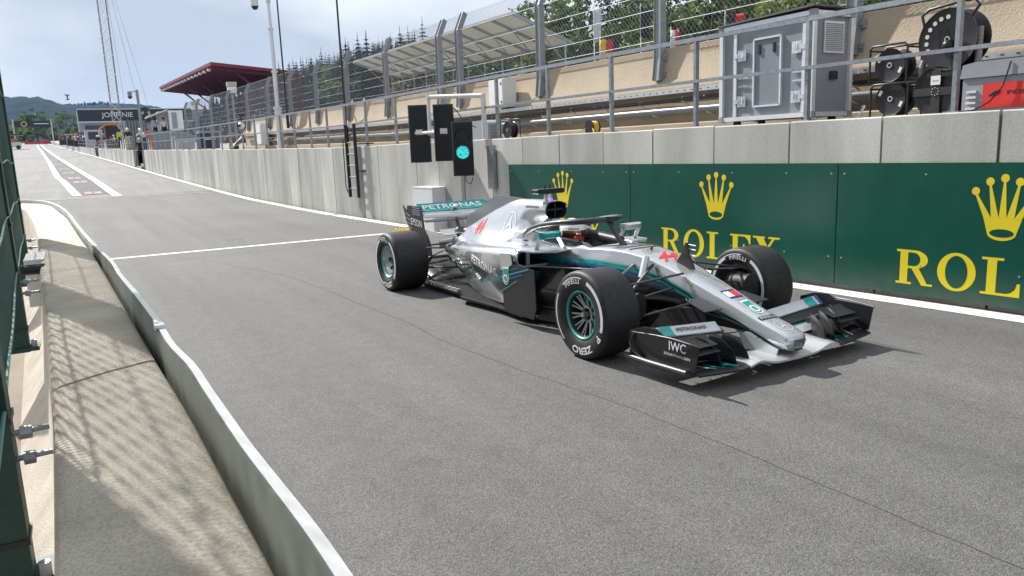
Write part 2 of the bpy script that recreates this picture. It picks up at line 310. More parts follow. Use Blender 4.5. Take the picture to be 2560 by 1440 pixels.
def far_wall(y0, y1, label):
    t = thing('pit_wall', label, 'wall', (wx(y0), y0, gz(y0)))
    n = max(1, int((y1 - y0) / 1.4))
    for i in range(n):
        a = y0 + (y1 - y0) * i / n; b = y0 + (y1 - y0) * (i + 1) / n - .03; A, B_ = wall_pt(a), wall_pt(b); q = MB()
        q.add([(A.x, A.y, gz(a) - .1), (A.x, A.y, wt(a)), (A.x + .3, A.y, wt(a)), (A.x + .3, A.y, gz(a) - .1), (B_.x, B_.y, gz(b) - .1), (B_.x, B_.y, wt(b)), (B_.x + .3, B_.y, wt(b)), (B_.x + .3, B_.y, gz(b) - .1)],
              [(0, 1, 5, 4), (1, 2, 6, 5), (2, 3, 7, 6), (0, 3, 2, 1), (4, 5, 6, 7)])
        q.build('concrete_panel', M_CONC, t)
far_wall(67.5, 108, 'shorter stretch of concrete pit wall beyond the steps'); far_wall(112.5, 165, 'distant stretch of concrete pit wall past the narrow gap'); far_wall(165.5, 270, 'farthest low stretch of pit wall near the pit crews')
# deck behind the wall
q = MB(); yy = list(np.arange(-4, 62, 2.)) + list(np.arange(66, 300, 6.))
q.grid([[(wx(y_) + .15, y_, wt(y_) - .03), (wx(y_) + 7 + max(0, (y_ - 40) * .25), y_, wt(y_) - .03)] for y_ in yy]); struct('walkway_deck', q, M_DECK)
# ------------------------------------------------------------------ tan barrier wall behind the walkway
q = MB(); prof = [(1.60, -.03), (1.60, .095), (1.63, .11), (1.76, .115), (1.79, .60), (1.73, .63), (1.735, .67), (1.83, .80), (1.89, 1.285), (1.905, 1.295), (2.15, 1.295), (2.15, -.03)]
yy = list(np.arange(-4, 38, 1.5)) + [38.0]
q.grid([[(wx(y_) + o, y_, wt(y_) + z) for o, z in prof] for y_ in yy])
e = len(q.v); q.add([(wx(38) + o, 38.0, wt(38) + z) for o, z in prof], [tuple(range(len(prof)))])
tw = q.build('barrier_wall', M_TAN, None, 35); tag(tw, 'tan rendered barrier wall along the back of the walkway', 'wall')
tw.location = (0, 0, 0)
def along(name, off, dz, r, m, y0, y1, label, cat, clamp=0, wob=0, n=10, step=.8):
    t = thing(name, label, cat, (wx(y0) + off, y0, wt(y0) + dz)); P = []
    y_ = y0
    while y_ <= y1: P.append((wx(y_) + off, y_, wt(y_) + dz + (wob * math.sin(y_ * 1.7) if wob else 0))); y_ += step
    q = MB(); q.tube(P, r, n); q.build('pipe', m, t, 50)
    if clamp:
        y_ = y0 + clamp * .6
        while y_ < y1:
            p = Vector((wx(y_) + off, y_, wt(y_) + dz + (wob * math.sin(y_ * 1.7) if wob else 0))); q = MB()
            q.tube([p + Vector((math.cos(a) * (r + .006), 0, math.sin(a) * (r + .006))) for a in np.linspace(-2.2, 2.2, 10)], .009, 5)
            q.bar(p + Vector((.02, 0, -r - .01)), p + Vector((.1, 0, -r - .035)), .014); q.build('clamp', M_WHT, t); y_ += clamp
    return t
along('drain_pipe', 1.66, .30, .055, M_PIPE, 1.0, 36, 'thick grey plastic pipe clamped low along the tan wall', 'pipe', 1.15)
along('cable_conduit', 1.71, .465, .026, M_PIPED, 1.0, 36, 'thin black cable conduit above the thick grey pipe', 'pipe', .95, .012)
t = thing('cable_tray', 'bright perforated steel cable tray fixed along the tan wall', 'cable tray', (wx(1) + 1.7, 1, wt(1) + .6))
for i in range(14):
    a = 1 + i * 2.6; b = a + 2.58; q = MB()
    A, B_ = wall_pt(a, 1.665, wt(a) + .56), wall_pt(b, 1.665, wt(b) + .56)
    q.bar(A, B_, .10, .008); q.bar(A + Vector((-.05, 0, .028)), B_ + Vector((-.05, 0, .028)), .004, .056); q.bar(A + Vector((.046, 0, .035)), B_ + Vector((.046, 0, .035)), .004, .07)
    for k in range(17):
        p = A.lerp(B_, (k + .5) / 17); q.cur = 1; q.box(p + Vector((-.053, 0, .03)), (.003, .035, .012)); q.cur = 0
    q.build('tray_length', [M_GALVB, M_BLACK], t)
# ------------------------------------------------------------------ green advertising boards
def board(y0, y1, cy, label):
    """y0 > y1; board plane hangs 5 cm in front of the pit wall"""
    t = thing('advertising_board', label, 'advertising board', (wx((y0 + y1) / 2) - .05, (y0 + y1) / 2, .03), group='green boards along the pit wall')
    A = wall_pt(y0, -.045); B_ = wall_pt(y1, -.045); d = (B_ - A).normalized(); n = Vector((d.y, -d.x, 0)); n = n if n.x < 0 else -n; Lb = (B_ - A).length
    def at(a, z, o=0.): return A + d * a + n * o + Vector((0, 0, z))      # a metres from the far end
    q = MB(); vs = [at(a, z, o) for o in (-.02, 0) for a, z in ((.002, .045), (Lb - .002, .045), (Lb - .002, 1.295), (.002, 1.295))]
    q.add(vs, [(0, 3, 2, 1), (4, 5, 6, 7), (0, 1, 5, 4), (1, 2, 6, 5), (2, 3, 7, 6), (3, 0, 4, 7)]); q.build('panel', M_GREENB, t)
    for a in (.07, .9, 1.75, 2.5, Lb - .07):
        for z in (1.19, .33):
            q = MB(); q.cyl(at(a, z, -.001), at(a, z, .004), .009, 8); q.build('screw', M_SCREW, t)
    c = y0 - cy; c = c / max(.001, abs(d.y)) if True else c
    # crown: five stalks with balls on a cup with an oval mouth
    q = MB(); k = [0]
    def piece(poly):
        k[0] += 1; dd = .0008 + .0001 * k[0]; q.prism(poly, lambda a, b, o: at(c + a, b, o), .0003, dd)
    ell = lambda x, z, rx, rz, m=20, a0=0, a1=2 * math.pi: [(x + rx * math.cos(a0 + (a1 - a0) * i / m), z + rz * math.sin(a0 + (a1 - a0) * i / m)) for i in range(m + (0 if a1 - a0 > 6 else 1))]
    tops = [(-.232, 1.035), (-.118, 1.12), (0, 1.15), (.118, 1.12), (.232, 1.035)]; W_ = .118
    body = [(-W_, .69)] + ell(0, .69, W_, .065, 14, math.pi, 2 * math.pi)[1:-1] + [(W_, .69), (.155, .82), (-.155, .82)]
    piece(body)
    base = [-.155, -.093, -.031, .031, .093, .155]
    for i, (tx, tz) in enumerate(tops):
        piece([(base[i], .8195), (base[i + 1], .8195), (tx + .008, tz), (tx - .008, tz)])
        piece(ell(tx, tz + .012, .034, .036))
    q.build('crown_emblem', M_GOLD, t)
    q = MB(); q.prism(ell(0, .69, .098, .036), lambda a, b, o: at(c + a, b, o), .0003, .0023); q.build('crown_mouth', M_GREENB, t)
    # serif lettering, .33 m high
    Z0, Z1 = .145, .475; H = Z1 - Z0
    def glyph(pieces, holes, a0, w, name):
        q = MB()
        for i, pl in enumerate(pieces): q.prism([(a0 + x * w, Z0 + z * H) for x, z in pl], lambda a, b, o: at(c + a, b, o), .0003, .0008 + .00012 * i)
        o = q.build('letter', M_GOLD, t)
        for i, pl in enumerate(holes):
            q = MB(); q.prism([(a0 + x * w, Z0 + z * H) for x, z in pl], lambda a, b, o: at(c + a, b, o), .0003, .0019 + .0001 * i); q.build('letter_counter', M_GREENB, t)
    rect = lambda a, b, e, f: [(a, b), (e, b), (e, f), (a, f)]
    sf = .065
    R_ = ([rect(.02, 0, .44, sf), rect(.02, 1 - sf, .5, 1), rect(.12, 0.05, .33, .95), [(.33, 1)] + [(.5 + .36 * math.sin(x), .735 + .265 * math.cos(x)) for x in np.linspace(0, math.pi, 14)] + [(.33, .47)], [(.42, .5), (.62, .5), (.86, .06), (1.0, .06), (1.0, 0), (.72, 0)]],
          [[(.33, .93)] + [(.48 + .18 * math.sin(x), .735 + .195 * math.cos(x)) for x in np.linspace(0, math.pi, 12)] + [(.33, .54)]])
    O_ = ([ell(.5, .5, .5, .535, 36)], [ell(.5, .5, .29, .455, 32)])
    L_ = ([rect(.03, 0, .97, sf), rect(.03, 1 - sf, .56, 1), rect(.17, .05, .40, .95), [(.62, .05), (.97, .05), (.97, .36), (.90, .36), (.86, .2), (.76, .1)]], [])
    E_ = ([rect(.03, 0, .97, sf), rect(.03, 1 - sf, .95, 1), rect(.15, .05, .38, .95), rect(.38, .47, .64, .54), rect(.62, .36, .69, .66), [(.66, .05), (.97, .05), (.97, .34), (.91, .34), (.86, .19), (.78, .1)], [(.95, .95), (.66, .95), (.78, .88), (.85, .8), (.89, .68), (.95, .68)]], [])
    X_ = ([[(.08, 1), (.36, 1), (.94, 0), (.66, 0)], [(.74, .96), (.83, .96), (.24, .04), (.14, .04)], rect(0, 1 - sf, .45, 1), rect(.58, 1 - sf, 1, 1), rect(0, 0, .40, sf), rect(.52, 0, 1, sf)], [])
    for gl, a0, w, nm in ((R_, -.925, .36, 'r'), (O_, -.525, .34, 'o'), (L_, -.15, .34, 'l'), (E_, .215, .325, 'e'), (X_, .56, .365, 'x')): glyph(gl[0], gl[1], a0, w, nm)
    return t
board(11.40, 8.325, 9.87, 'green board half hidden behind the airbox, farthest along the pit wall')
board(8.318, 5.205, 6.81, 'green board with full gold crown directly behind the front wheels')
board(5.198, 2.06, 3.62, 'green board at the right edge of the picture with cropped gold lettering')
# ------------------------------------------------------------------ galvanised railing on the wall
def railing(ys, label, mid=.55, top=1.05, w=.05):
    t = thing('railing', label, 'railing', (wx(ys[0]) + .12, ys[0], wt(ys[0])))
    for y_ in ys:
        q = MB(); p = wall_pt(y_, .12); z = wt(y_); d = wall_dir(y_); q.bar(p + Vector((0, 0, z - .02)), p + Vector((0, 0, z + top - w / 2)), w * 1.15, w * .8, up=d); q.box(p + Vector((0, 0, z + .006)), (.12, .14, .012)); q.build('post', M_GALV, t)
    for nm, hz, ww in (('top_rail', top, w), ('middle_rail', mid, w * .8)):
        for a, b in zip(ys[:-1], ys[1:]):
            q = MB(); o_ = -.0 if nm == 'top_rail' else -.045
            q.bar(wall_pt(a, .12 + o_, wt(a) + hz), wall_pt(b, .12 + o_, wt(b) + hz), ww, ww * (1 if nm == 'top_rail' else .9)); q.build(nm, M_GALV, t)
    return t
RY = [2.65, 4.18, 5.72, 7.30, 8.88, 10.42, 11.97, 14.04, 16.3, 18.05, 19.5, 20.85, 22.3, 23.9, 25.5, 27.2, 29, 31, 33, 35, 37, 39, 41, 43, 45, 47, 49, 51, 53, 55, 57, 59, 61.5]
railing(RY, 'grey galvanised handrail standing on the near pit wall')
railing(list(np.arange(68, 108, 1.9)), 'handrail on the wall stretch beyond the steps'); railing(list(np.arange(113, 165, 4.)), 'far low handrail in front of the pit crews')
# ------------------------------------------------------------------ ladder hanging on the wall
t = thing('ladder', 'dark steel ladder hooked over the pit wall below the antenna', 'ladder', (wx(18.5) - .1, 18.5, .5))
for yq, nm in ((18.85, 0), (18.27, 1)):
    q = MB(); p = wall_pt(yq, -.11); q.bar(p + Vector((0, 0, .5)), p + Vector((0, 0, 2.28)), .075, .045, up=(0, 1, 0)); q.build('rail', M_BLACK, t)
for z in (.72, 1.0, 1.28, 1.56, 1.84):
    q = MB(); q.cyl(wall_pt(18.85, -.11, z), wall_pt(18.27, -.11, z), .018, 8); q.build('rung', M_GREYP, t)
for z in (1.80, 1.15):
    q = MB(); q.bar(wall_pt(18.25, -.11, z), wall_pt(18.0, .0, z), .03); q.bar(wall_pt(18.0, -.12, z), wall_pt(18.0, .25, z), .03); q.build('bracket', M_BLACK, t)
q = MB(); q.tube([wall_pt(18.95, -.1, 2.0), wall_pt(19.05, -.13, 1.85), wall_pt(19.06, -.13, .75), wall_pt(18.95, -.12, .6)], .014, 6); q.build('hand_hoop', M_BLACK, t)
# ------------------------------------------------------------------ pit exit lights
def light_case(t, y0, y1, z0, z1, off, dep=.11):
    a, b = wall_pt(y0, off), wall_pt(y1, off); d = (b - a).normalized(); n = Vector((d.y, -d.x, 0)); n = n if n.x < 0 else -n
    q = MB(); r = .02; outline = [(r, 0), (1, 0), (1, 1), (0, 1)]
    vs = [a + (b - a) * s + n * o + Vector((0, 0, z0 + (z1 - z0) * e)) for o in (0, dep * .75) for s, e in ((0, 0), (1, 0), (1, 1), (0, 1))] + [a + (b - a) * s + n * dep + Vector((0, 0, z0 + (z1 - z0) * e)) for s, e in ((.05, .02), (.95, .02), (.95, .98), (.05, .98))]
    q.add(vs, [(0, 3, 2, 1), (0, 1, 5, 4), (1, 2, 6, 5), (2, 3, 7, 6), (3, 0, 4, 7), (4, 5, 9, 8), (5, 6, 10, 9), (6, 7, 11, 10), (7, 4, 8, 11), (8, 9, 10, 11)]); q.build('housing', M_BLACKG, t)
    return a, b, n
# the lamp cases face down the lane towards the cars (+Y), tilted to the lane; seen here partly from behind
def lamp_box(name, label, c, w, h_, dep, yaw, grp=None):
    t = thing(name, label, 'traffic light', c, yaw, grp); x, z = w / 2, h_ / 2
    q = MB(); cr = .018
    o1 = [(-x, -z), (x, -z), (x, z), (-x, z)]; o2 = [(-x + cr, -z + cr), (x - cr, -z + cr), (x - cr, z - cr), (-x + cr, z - cr)]
    q.add([(a, dep / 2, b) for a, b in o2] + [(a, dep / 2 - cr, b) for a, b in o1] + [(a, -dep / 2 + cr, b) for a, b in o1] + [(a, -dep / 2, b) for a, b in o2],
          [(0, 1, 2, 3)[::-1], (12, 13, 14, 15)] + [(r + i, r + (i + 1) % 4, r + 4 + (i + 1) % 4, r + 4 + i) for r in (0, 4, 8) for i in range(4)]); q.build('housing', M_BLACKG, t, local=True)
    return t
yaw = math.atan2(-.2, -1)
def unit(nm, lab, y0, y1, off, z0, z1, face=False):
    a, b = wall_pt(y0, off), wall_pt(y1, off + .0); c = (a + b) / 2; L_ = (b - a).length
    # broad face turned toward the camera side: width taken across the view
    view = Vector((c.x, c.y, 0)).normalized(); right = Vector((view.y, -view.x, 0))
    app = abs((b - a).dot(right))
    return c, app, (z0 + z1) / 2, z1 - z0
wd = .37
FACE = math.atan2(-1, -.62) + math.pi / 2      # local -Y points back along the lane to the camera side
c1 = Vector((6.03, 14.05, 1.90)); c2 = Vector((6.06, 13.0, 1.885)); c3 = Vector((6.08, 12.3, 1.585))
bx1 = lamp_box('traffic_light', 'black signal case farther left on the white bracket, lamps facing away', c1, .41, 1.10, .12, FACE, 'dark signal cases')
bx2 = lamp_box('traffic_light', 'black signal case beside the green-lit traffic light on the white bracket', c2, .37, 1.02, .12, FACE, 'dark signal cases')
tl = lamp_box('traffic_light', 'black pit exit traffic light showing a lit green lamp', c3, .365, .94, .14, FACE)
m_green = mk('green_lamp', (.03, .42, .41), .3, var=.75, scale=55, emit=.7, detail=2)
m_dklens = mk('dark_lens', (.02, .022, .02), .25, var=.3, scale=80)
for z, m_, r_ in ((.235, m_dklens, .118), (-.06, m_green, .112)):
    q = MB(); q.cyl((0, -.069, z), (0, -.078, z), r_, 28); q.build('lamp', m_, tl, local=True)
    q = MB(); q.lathe([(r_ + .004, -.07), (r_ + .018, -.07), (r_ + .018, -.13), (r_ + .004, -.13)], 28, lambda r, a, h_: (r * math.cos(a), h_ if math.sin(a) > -.2 else -.07 + (h_ + .07) * .25, z + r * math.sin(a)), True); q.build('visor', M_BLACK, tl, local=True)
q = MB(); q.tube([(.02, 0, -.46), (.03, .03, -.58), (.11, .05, -.62), (.15, .06, -.5)], .008, 6); q.build('cable', M_BLACK, tl, local=True)
for bx, w_ in ((bx1, .2), (bx2, .2)):
    q = MB(); q.box((0, -.075, .03), (.13, .05, .10)); q.box((-.02, -.105, .03), (.07, .03, .07)); q.build('hinge_block', M_WHTM, bx, local=True)
t = thing('signal_bracket', 'white tubular bracket arm carrying the two dark signal cases', 'bracket', (wx(13) + .1, 13, 1.74))
q = MB(); q.cyl((6.55, 12.35, 1.7), (6.55, 12.35, 2.53), .045, 12); q.build('upright', M_WHTM, t, 50)
q = MB(); q.cyl((6.55, 12.35, 2.5), (6.02, 13.55, 2.56), .04, 12); q.build('arm', M_WHTM, t, 50)
q = MB(); q.cyl((6.02, 13.55, 1.86), (6.02, 13.55, 2.62), .035, 12); q.build('drop_tube', M_WHTM, t, 50)
q = MB(); q.cyl((5.93, 14.25, 1.92), (6.02, 12.95, 1.90), .03, 12); q.build('cross_tube', M_WHTM, t, 50)
q = MB(); q.box((6.45, 11.95, 1.25), (.06, .22, .75)); tag(q.build('mounting_plate', M_GALV, None), 'grey steel plate fixed to the wall behind the lit traffic light', 'plate')
q = MB(); q.tube([(6.35, 12.3, 1.95), (6.25, 12.6, 2.1), (6.3, 12.9, 2.25), (6.25, 13.1, 2.4)], .01, 6); tag(q.build('loose_cable', M_BLACK), 'thin black cable looping under the bracket arm', 'cable')
# ------------------------------------------------------------------ white box and yellow ramp on the road by the wall
t = thing('white_box', 'plain white upright box standing against the wall behind the rear wing', 'box', (6.25, 14.15, 0))
q = MB(); q.box((6.27, 14.22, .43), (.42, .78, .84), Matrix.Rotation(.12, 3, 'Z')); q.build('body', M_WHT, t)
q = MB(); q.box((6.27, 14.22, .858), (.43, .79, .016), Matrix.Rotation(.12, 3, 'Z')); q.build('lid', M_WHT, t)
t = thing('cable_ramp', 'small worn yellow ramp lying on the white line behind the rear wheel', 'ramp', (5.8, 14.62, 0))
q = MB(); m_ry = mk('ramp_yellow', (.62, .42, .08), .7, var=.35, scale=14)
pr = [(-.13, 0), (-.05, .05), (.05, .05), (.13, 0)]
q.prism(pr, lambda a, b, o: (5.8 + o, 14.62 + a, .004 + b), -.17, .17); q.build('body', m_ry, t)
for k in range(5):
    q = MB(); q.box((5.66 + k * .07, 14.62, .06), (.02, .09, .012)); q.build('tread', M_SEAM, t)
# ------------------------------------------------------------------ racing car (local: x forward from front axle, y to its left, z up)
from mathutils.bvhtree import BVHTree
M_TYRE = mk('tyre_rubber', (.018, .018, .019), .54, var=.4, scale=22, bump=.12, bscale=140, spec=.45, speck=.25, sscale=60)
M_SIDEW = mk('tyre_sidewall', (.014, .014, .015), .5, var=.2, scale=12)
M_TWHITE = mk('tyre_white_band', (.62, .63, .65), .6, var=.06, scale=20)
M_RIMG = mk('rim_teal_ring', (.04, .36, .31), .35, .3, var=.08, scale=9)
M_RIM = mk('rim_magnesium', (.48, .49, .50), .3, .8, var=.15, scale=14)
M_RIMD = mk('rim_dark', (.06, .062, .066), .4, .7, var=.2, scale=14)
M_CARB = mk('carbon_fibre', (.013, .014, .016), .42, .0, var=.25, scale=40, coat=.12)
M_BLADE = mk('carbon_blade', (.016, .017, .019), .62, .0, var=.25, scale=40, spec=.3)
M_CARBM = mk('carbon_matt', (.018, .019, .021), .5, .0, var=.25, scale=40)
M_SILV = mk('silver_paint', (.55, .565, .58), .33, .6, var=.03, scale=3, coat=.4)
M_TEAL = mk('teal_paint', (.0, .30, .29), .3, .3, var=.05, scale=4, coat=.5)
M_BLUE = mk('blue_paint', (.01, .09, .30), .3, .3, var=.05, scale=4, coat=.5)
M_LRED = mk('number_red', (.58, .02, .02), .4, var=.03, scale=4)
M_LWHT = mk('sticker_white', (.75, .76, .77), .4, var=.03, scale=4)
M_LBLK = mk('sticker_black', (.015, .015, .018), .4, var=.03, scale=4)
M_LNAV = mk('sticker_navy', (.012, .02, .10), .4, var=.03, scale=4)
def paint_mat():
    m = bpy.data.materials.new('car_livery'); m.use_nodes = True; t = m.node_tree; b = t.nodes['Principled BSDF']
    a = t.nodes.new('ShaderNodeVertexColor'); a.layer_name = 'paint'; nz = t.nodes.new('ShaderNodeTexNoise'); nz.inputs['Scale'].default_value = 900
    mr = t.nodes.new('ShaderNodeMapRange'); mr.inputs['To Min'].default_value = .93; mr.inputs['To Max'].default_value = 1.07; t.links.new(nz.outputs['Fac'], mr.inputs['Value'])
    sc = t.nodes.new('ShaderNodeVectorMath'); sc.operation = 'SCALE'; t.links.new(a.outputs['Color'], sc.inputs[0]); t.links.new(mr.outputs[0], sc.inputs['Scale'])
    t.links.new(sc.outputs[0], b.inputs['Base Color']); t.links.new(a.outputs['Alpha'], b.inputs['Metallic'])
    b.inputs['Roughness'].default_value = .27; b.inputs['Coat Weight'].default_value = 1.; b.inputs['Coat Roughness'].default_value = .025; return m
M_LIV = paint_mat()
SILVER = (.55, .565, .58, .72); CARBON = (.012, .013, .015, .1); TEALC = (.0, .34, .31, .3); BLUEC = (.015, .12, .38, .3); NAVY = (.018, .024, .045, .3)
def livery(o, fn):
    me = o.data; ca = me.color_attributes.new('paint', 'FLOAT_COLOR', 'POINT'); col = np.array([fn(*v.co) for v in me.vertices], dtype=np.float32); ca.data.foreach_set('color', col.ravel())
def pch(xk, yk, xq):
    """monotone cubic through (xk,yk) columns"""
    xk = np.asarray(xk, float); yk = np.asarray(yk, float); h_ = np.diff(xk)[:, None]; d = np.diff(yk, axis=0) / h_; m = np.zeros_like(yk)
    m[0] = d[0]; m[-1] = d[-1]; s_ = (d[:-1] * d[1:] > 0); hm = 2 * d[:-1] * d[1:] / np.where(np.abs(d[:-1] + d[1:]) < 1e-12, 1, d[:-1] + d[1:]); m[1:-1] = np.where(s_, hm, 0)
    i = np.clip(np.searchsorted(xk, xq) - 1, 0, len(xk) - 2); t = ((xq - xk[i]) / (xk[i + 1] - xk[i]))[:, None]; hh = (xk[i + 1] - xk[i])[:, None]
    return (2 * t**3 - 3 * t**2 + 1) * yk[i] + (t**3 - 2 * t**2 + t) * hh * m[i] + (-2 * t**3 + 3 * t**2) * yk[i + 1] + (t**3 - t**2) * hh * m[i + 1]
def crom(P, n):
    """Catmull-Rom resample of an open 2D polyline to n points"""
    P = np.asarray(P, float); K = len(P); u = np.linspace(0, K - 1 - 1e-9, n); i = u.astype(int); t = (u - i)[:, None]
    p0 = P[np.clip(i - 1, 0, K - 1)]; p1 = P[i]; p2 = P[np.clip(i + 1, 0, K - 1)]; p3 = P[np.clip(i + 2, 0, K - 1)]
    return .5 * (2 * p1 + (p2 - p0) * t + (2 * p0 - 5 * p1 + 4 * p2 - p3) * t * t + (3 * p1 - p0 - 3 * p2 + p3) * t**3)
def loft(st, nx, nr, sym=True, y0=0., caps=True):
    """st: (x, half profile) list; symmetric ring about y=0 when sym"""
    st = sorted(st, key=lambda s: s[0]); xk = [s[0] for s in st]; K = len(st[0][1]); A = np.array([np.array(s[1], float).ravel() for s in st])
    xq = np.linspace(xk[0], xk[-1], nx); Q = pch(xk, A, xq); rows = []
    for x, r in zip(xq, Q):
        h_ = crom(r.reshape(K, 2), nr)
        if sym: ring = [(x, p[0], p[1]) for p in h_] + [(x, -p[0], p[1]) for p in h_[::-1][1:-1]]
        else: ring = [(x, p[0], p[1]) for p in h_[:-1]]
        rows.append(ring)
    q = MB(); q.grid(rows, True); n = len(rows[0])
    if caps:
        for r_, fl in ((0, False), (len(rows) - 1, True)):
            idx = [r_ * n + k for k in range(n)]; q.f.append(tuple(idx if fl else idx[::-1])); q.m.append(0)
    return q
CARLOC = Vector((4.1552, 4.6208, 0))
car = thing('racing_car', 'silver and black open-wheel racing car with red number 44 leaving the pits', 'racing car', CARLOC, math.atan2(-.99956, .02955))
def cb(mb, name, m, parent=car, smooth=None): return mb.build(name, m, parent, smooth, local=True)
# --- chassis and nose
def reg(wt_, zt, wm, zm, wb, zb): return [(0, zt), (.35 * wt_, zt), (.7 * wt_, zt - .003), (.9 * wt_, zt - .012), (wt_, zt - .04), (wm, zm), (wb + .015, zb + .06), (wb, zb + .018), (.5 * wb, zb), (0, zb)]
def cock(wt_, zt, wm, zm, wb, zb): return [(0, .40), (.17, .40), (.215, .50), (.245, zt - .004), (wt_, zt - .035), (wm, zm), (wb + .015, zb + .06), (wb, zb + .018), (.5 * wb, zb), (0, zb)]
ch_st = [(1.172, reg(.045, .212, .055, .188, .045, .158)), (1.163, reg(.078, .232, .086, .19, .066, .145)), (1.14, reg(.100, .250, .108, .195, .085, .137)), (1.06, reg(.106, .281, .116, .2, .09, .134)), (.9, reg(.108, .328, .118, .235, .085, .175)), (.7, reg(.113, .398, .124, .30, .085, .235)),
         (.35, reg(.135, .517, .155, .39, .11, .28)), (.05, reg(.155, .612, .182, .46, .13, .31)), (-.22, reg(.19, .682, .222, .5, .16, .29)), (-.55, reg(.235, .712, .275, .5, .2, .21)), (-.82, reg(.275, .703, .32, .48, .25, .11)),
         (-.92, cock(.295, .698, .335, .47, .27, .08)), (-1.2, cock(.32, .69, .355, .45, .3, .06)), (-1.56, cock(.335, .70, .37, .45, .31, .05)), (-1.66, reg(.33, .74, .37, .47, .31, .05)), (-1.9, reg(.26, .76, .37, .45, .31, .05)), (-2.4, reg(.2, .72, .36, .42, .3, .05))]
chz = lambda x: float(np.interp(x, [-2.4, -1.2, -.75, -.3, .0, .25, .55, .85, 1.0, 1.17], [.58, .585, .605, .585, .535, .455, .35, .25, .19, .10]))
def swoosh(d, x, base):
    if d < -.01: return base
    k = .75 + .35 * math.sin(x * 2.1 + .5); c = base
    for e, nx_ in ((0., TEALC), (.013, NAVY), (.035 * k, TEALC), (.035 * k + .02, NAVY), (.085 * k, BLUEC), (.085 * k + .014, NAVY), (.118 * k, BLUEC), (.118 * k + .009, CARBON)):
        w = min(1, max(0, (d - e) / .009 + .5))
        if w <= 0: break
        c = tuple(a * (1 - w) + b * w for a, b in zip(c, nx_))
    return c
def chass_paint(x, y, z):
    if -1.6 < x < -.88 and abs(y) < .25: return CARBON
    if x < -1.55 and z < .5: return CARBON
    if x > 1.0 and z < .15: return SILVER
    return swoosh(chz(x) - z, x, SILVER)
o = cb(loft(ch_st, 260, 150), 'chassis', M_LIV, smooth=60); recalc(o); livery(o, chass_paint); chassis = o
bvh_ch = BVHTree.FromPolygons([v.co for v in o.data.vertices], [tuple(p.vertices) for p in o.data.polygons])
# nose tip camera slot
q = MB(); q.box((1.163, 0, .165), (.012, .07, .045)); cb(q, 'nose_slot', M_CARB)
# --- engine cover and airbox
ec = [(-1.70, [(0, 1.047), (.06, 1.044), (.1, 1.025), (.12, .99), (.125, .955), (.118, .92), (.1, .895), (.07, .88), (.035, .875), (0, .875)]),
      (-1.86, [(0, 1.056), (.06, 1.052), (.11, 1.03), (.135, .99), (.14, .95), (.13, .90), (.11, .86), (.09, .82), (.06, .79), (0, .78)]),
      (-2.02, [(0, 1.056), (.05, 1.052), (.10, 1.03), (.13, .985), (.14, .93), (.135, .86), (.15, .79), (.19, .72), (.25, .60), (0, .5)]),
      (-2.3, [(0, 1.046), (.035, 1.04), (.07, 1.0), (.11, .93), (.155, .83), (.21, .73), (.31, .63), (.35, .55), (.3, .45), (0, .4)]),
      (-2.8, [(0, .925), (.025, .915), (.055, .87), (.10, .8), (.15, .72), (.21, .645), (.28, .57), (.30, .5), (.25, .4), (0, .36)]),
      (-3.3, [(0, .75), (.025, .74), (.055, .7), (.09, .65), (.12, .6), (.15, .55), (.18, .5), (.19, .45), (.16, .36), (0, .32)]),
      (-3.62, [(0, .64), (.025, .63), (.05, .6), (.07, .57), (.09, .53), (.1, .5), (.11, .46), (.11, .42), (.09, .36), (0, .34)])]
o = cb(loft(ec, 150, 36, caps=False), 'engine_cover', M_LIV, smooth=60); recalc(o)
livery(o, lambda x, y, z: CARBON if (x < -3.2 and z < .47) or z < .44 else SILVER)
bvh_ec = BVHTree.FromPolygons([v.co for v in o.data.vertices], [tuple(p.vertices) for p in o.data.polygons]); ecov = o
q = MB(); ring = crom(ec[0][1], 20); full = [(p[0], p[1]) for p in ring] + [(-p[0], p[1]) for p in ring[::-1][1:-1]]; c0 = .962
q.grid([[(xx, y_ * s_, c0 + (z_ - c0) * s_) for y_, z_ in full] for xx, s_ in ((-1.70, 1.0), (-1.69, .95), (-1.72, .9), (-1.95, .72))], True)
n_ = len(full); q.f.append(tuple(range(3 * n_, 4 * n_))); q.m.append(0); cb(q, 'air_intake', M_CARB, smooth=50)
q = MB(); q.bar((-1.73, .0, .885), (-1.73, .0, 1.035), .01, .03); q.bar((-1.73, -.1, .965), (-1.73, .1, .965), .01, .02); cb(q, 'intake_splitter', M_CARBM)
# shark fin
M_FIN = mk('fin_grey', (.26, .27, .28), .38, .5, var=.05)
fin = [(-2.15, 1.045), (-2.5, 1.062), (-2.85, 1.067), (-3.2, .93), (-3.55, .795), (-3.60, .64), (-3.3, .70), (-2.8, .88), (-2.4, 1.0)]
q = MB(); q.prism(fin, lambda a, b, o_: (a, o_, b), -.006, .006); cb(q, 'shark_fin', M_FIN)
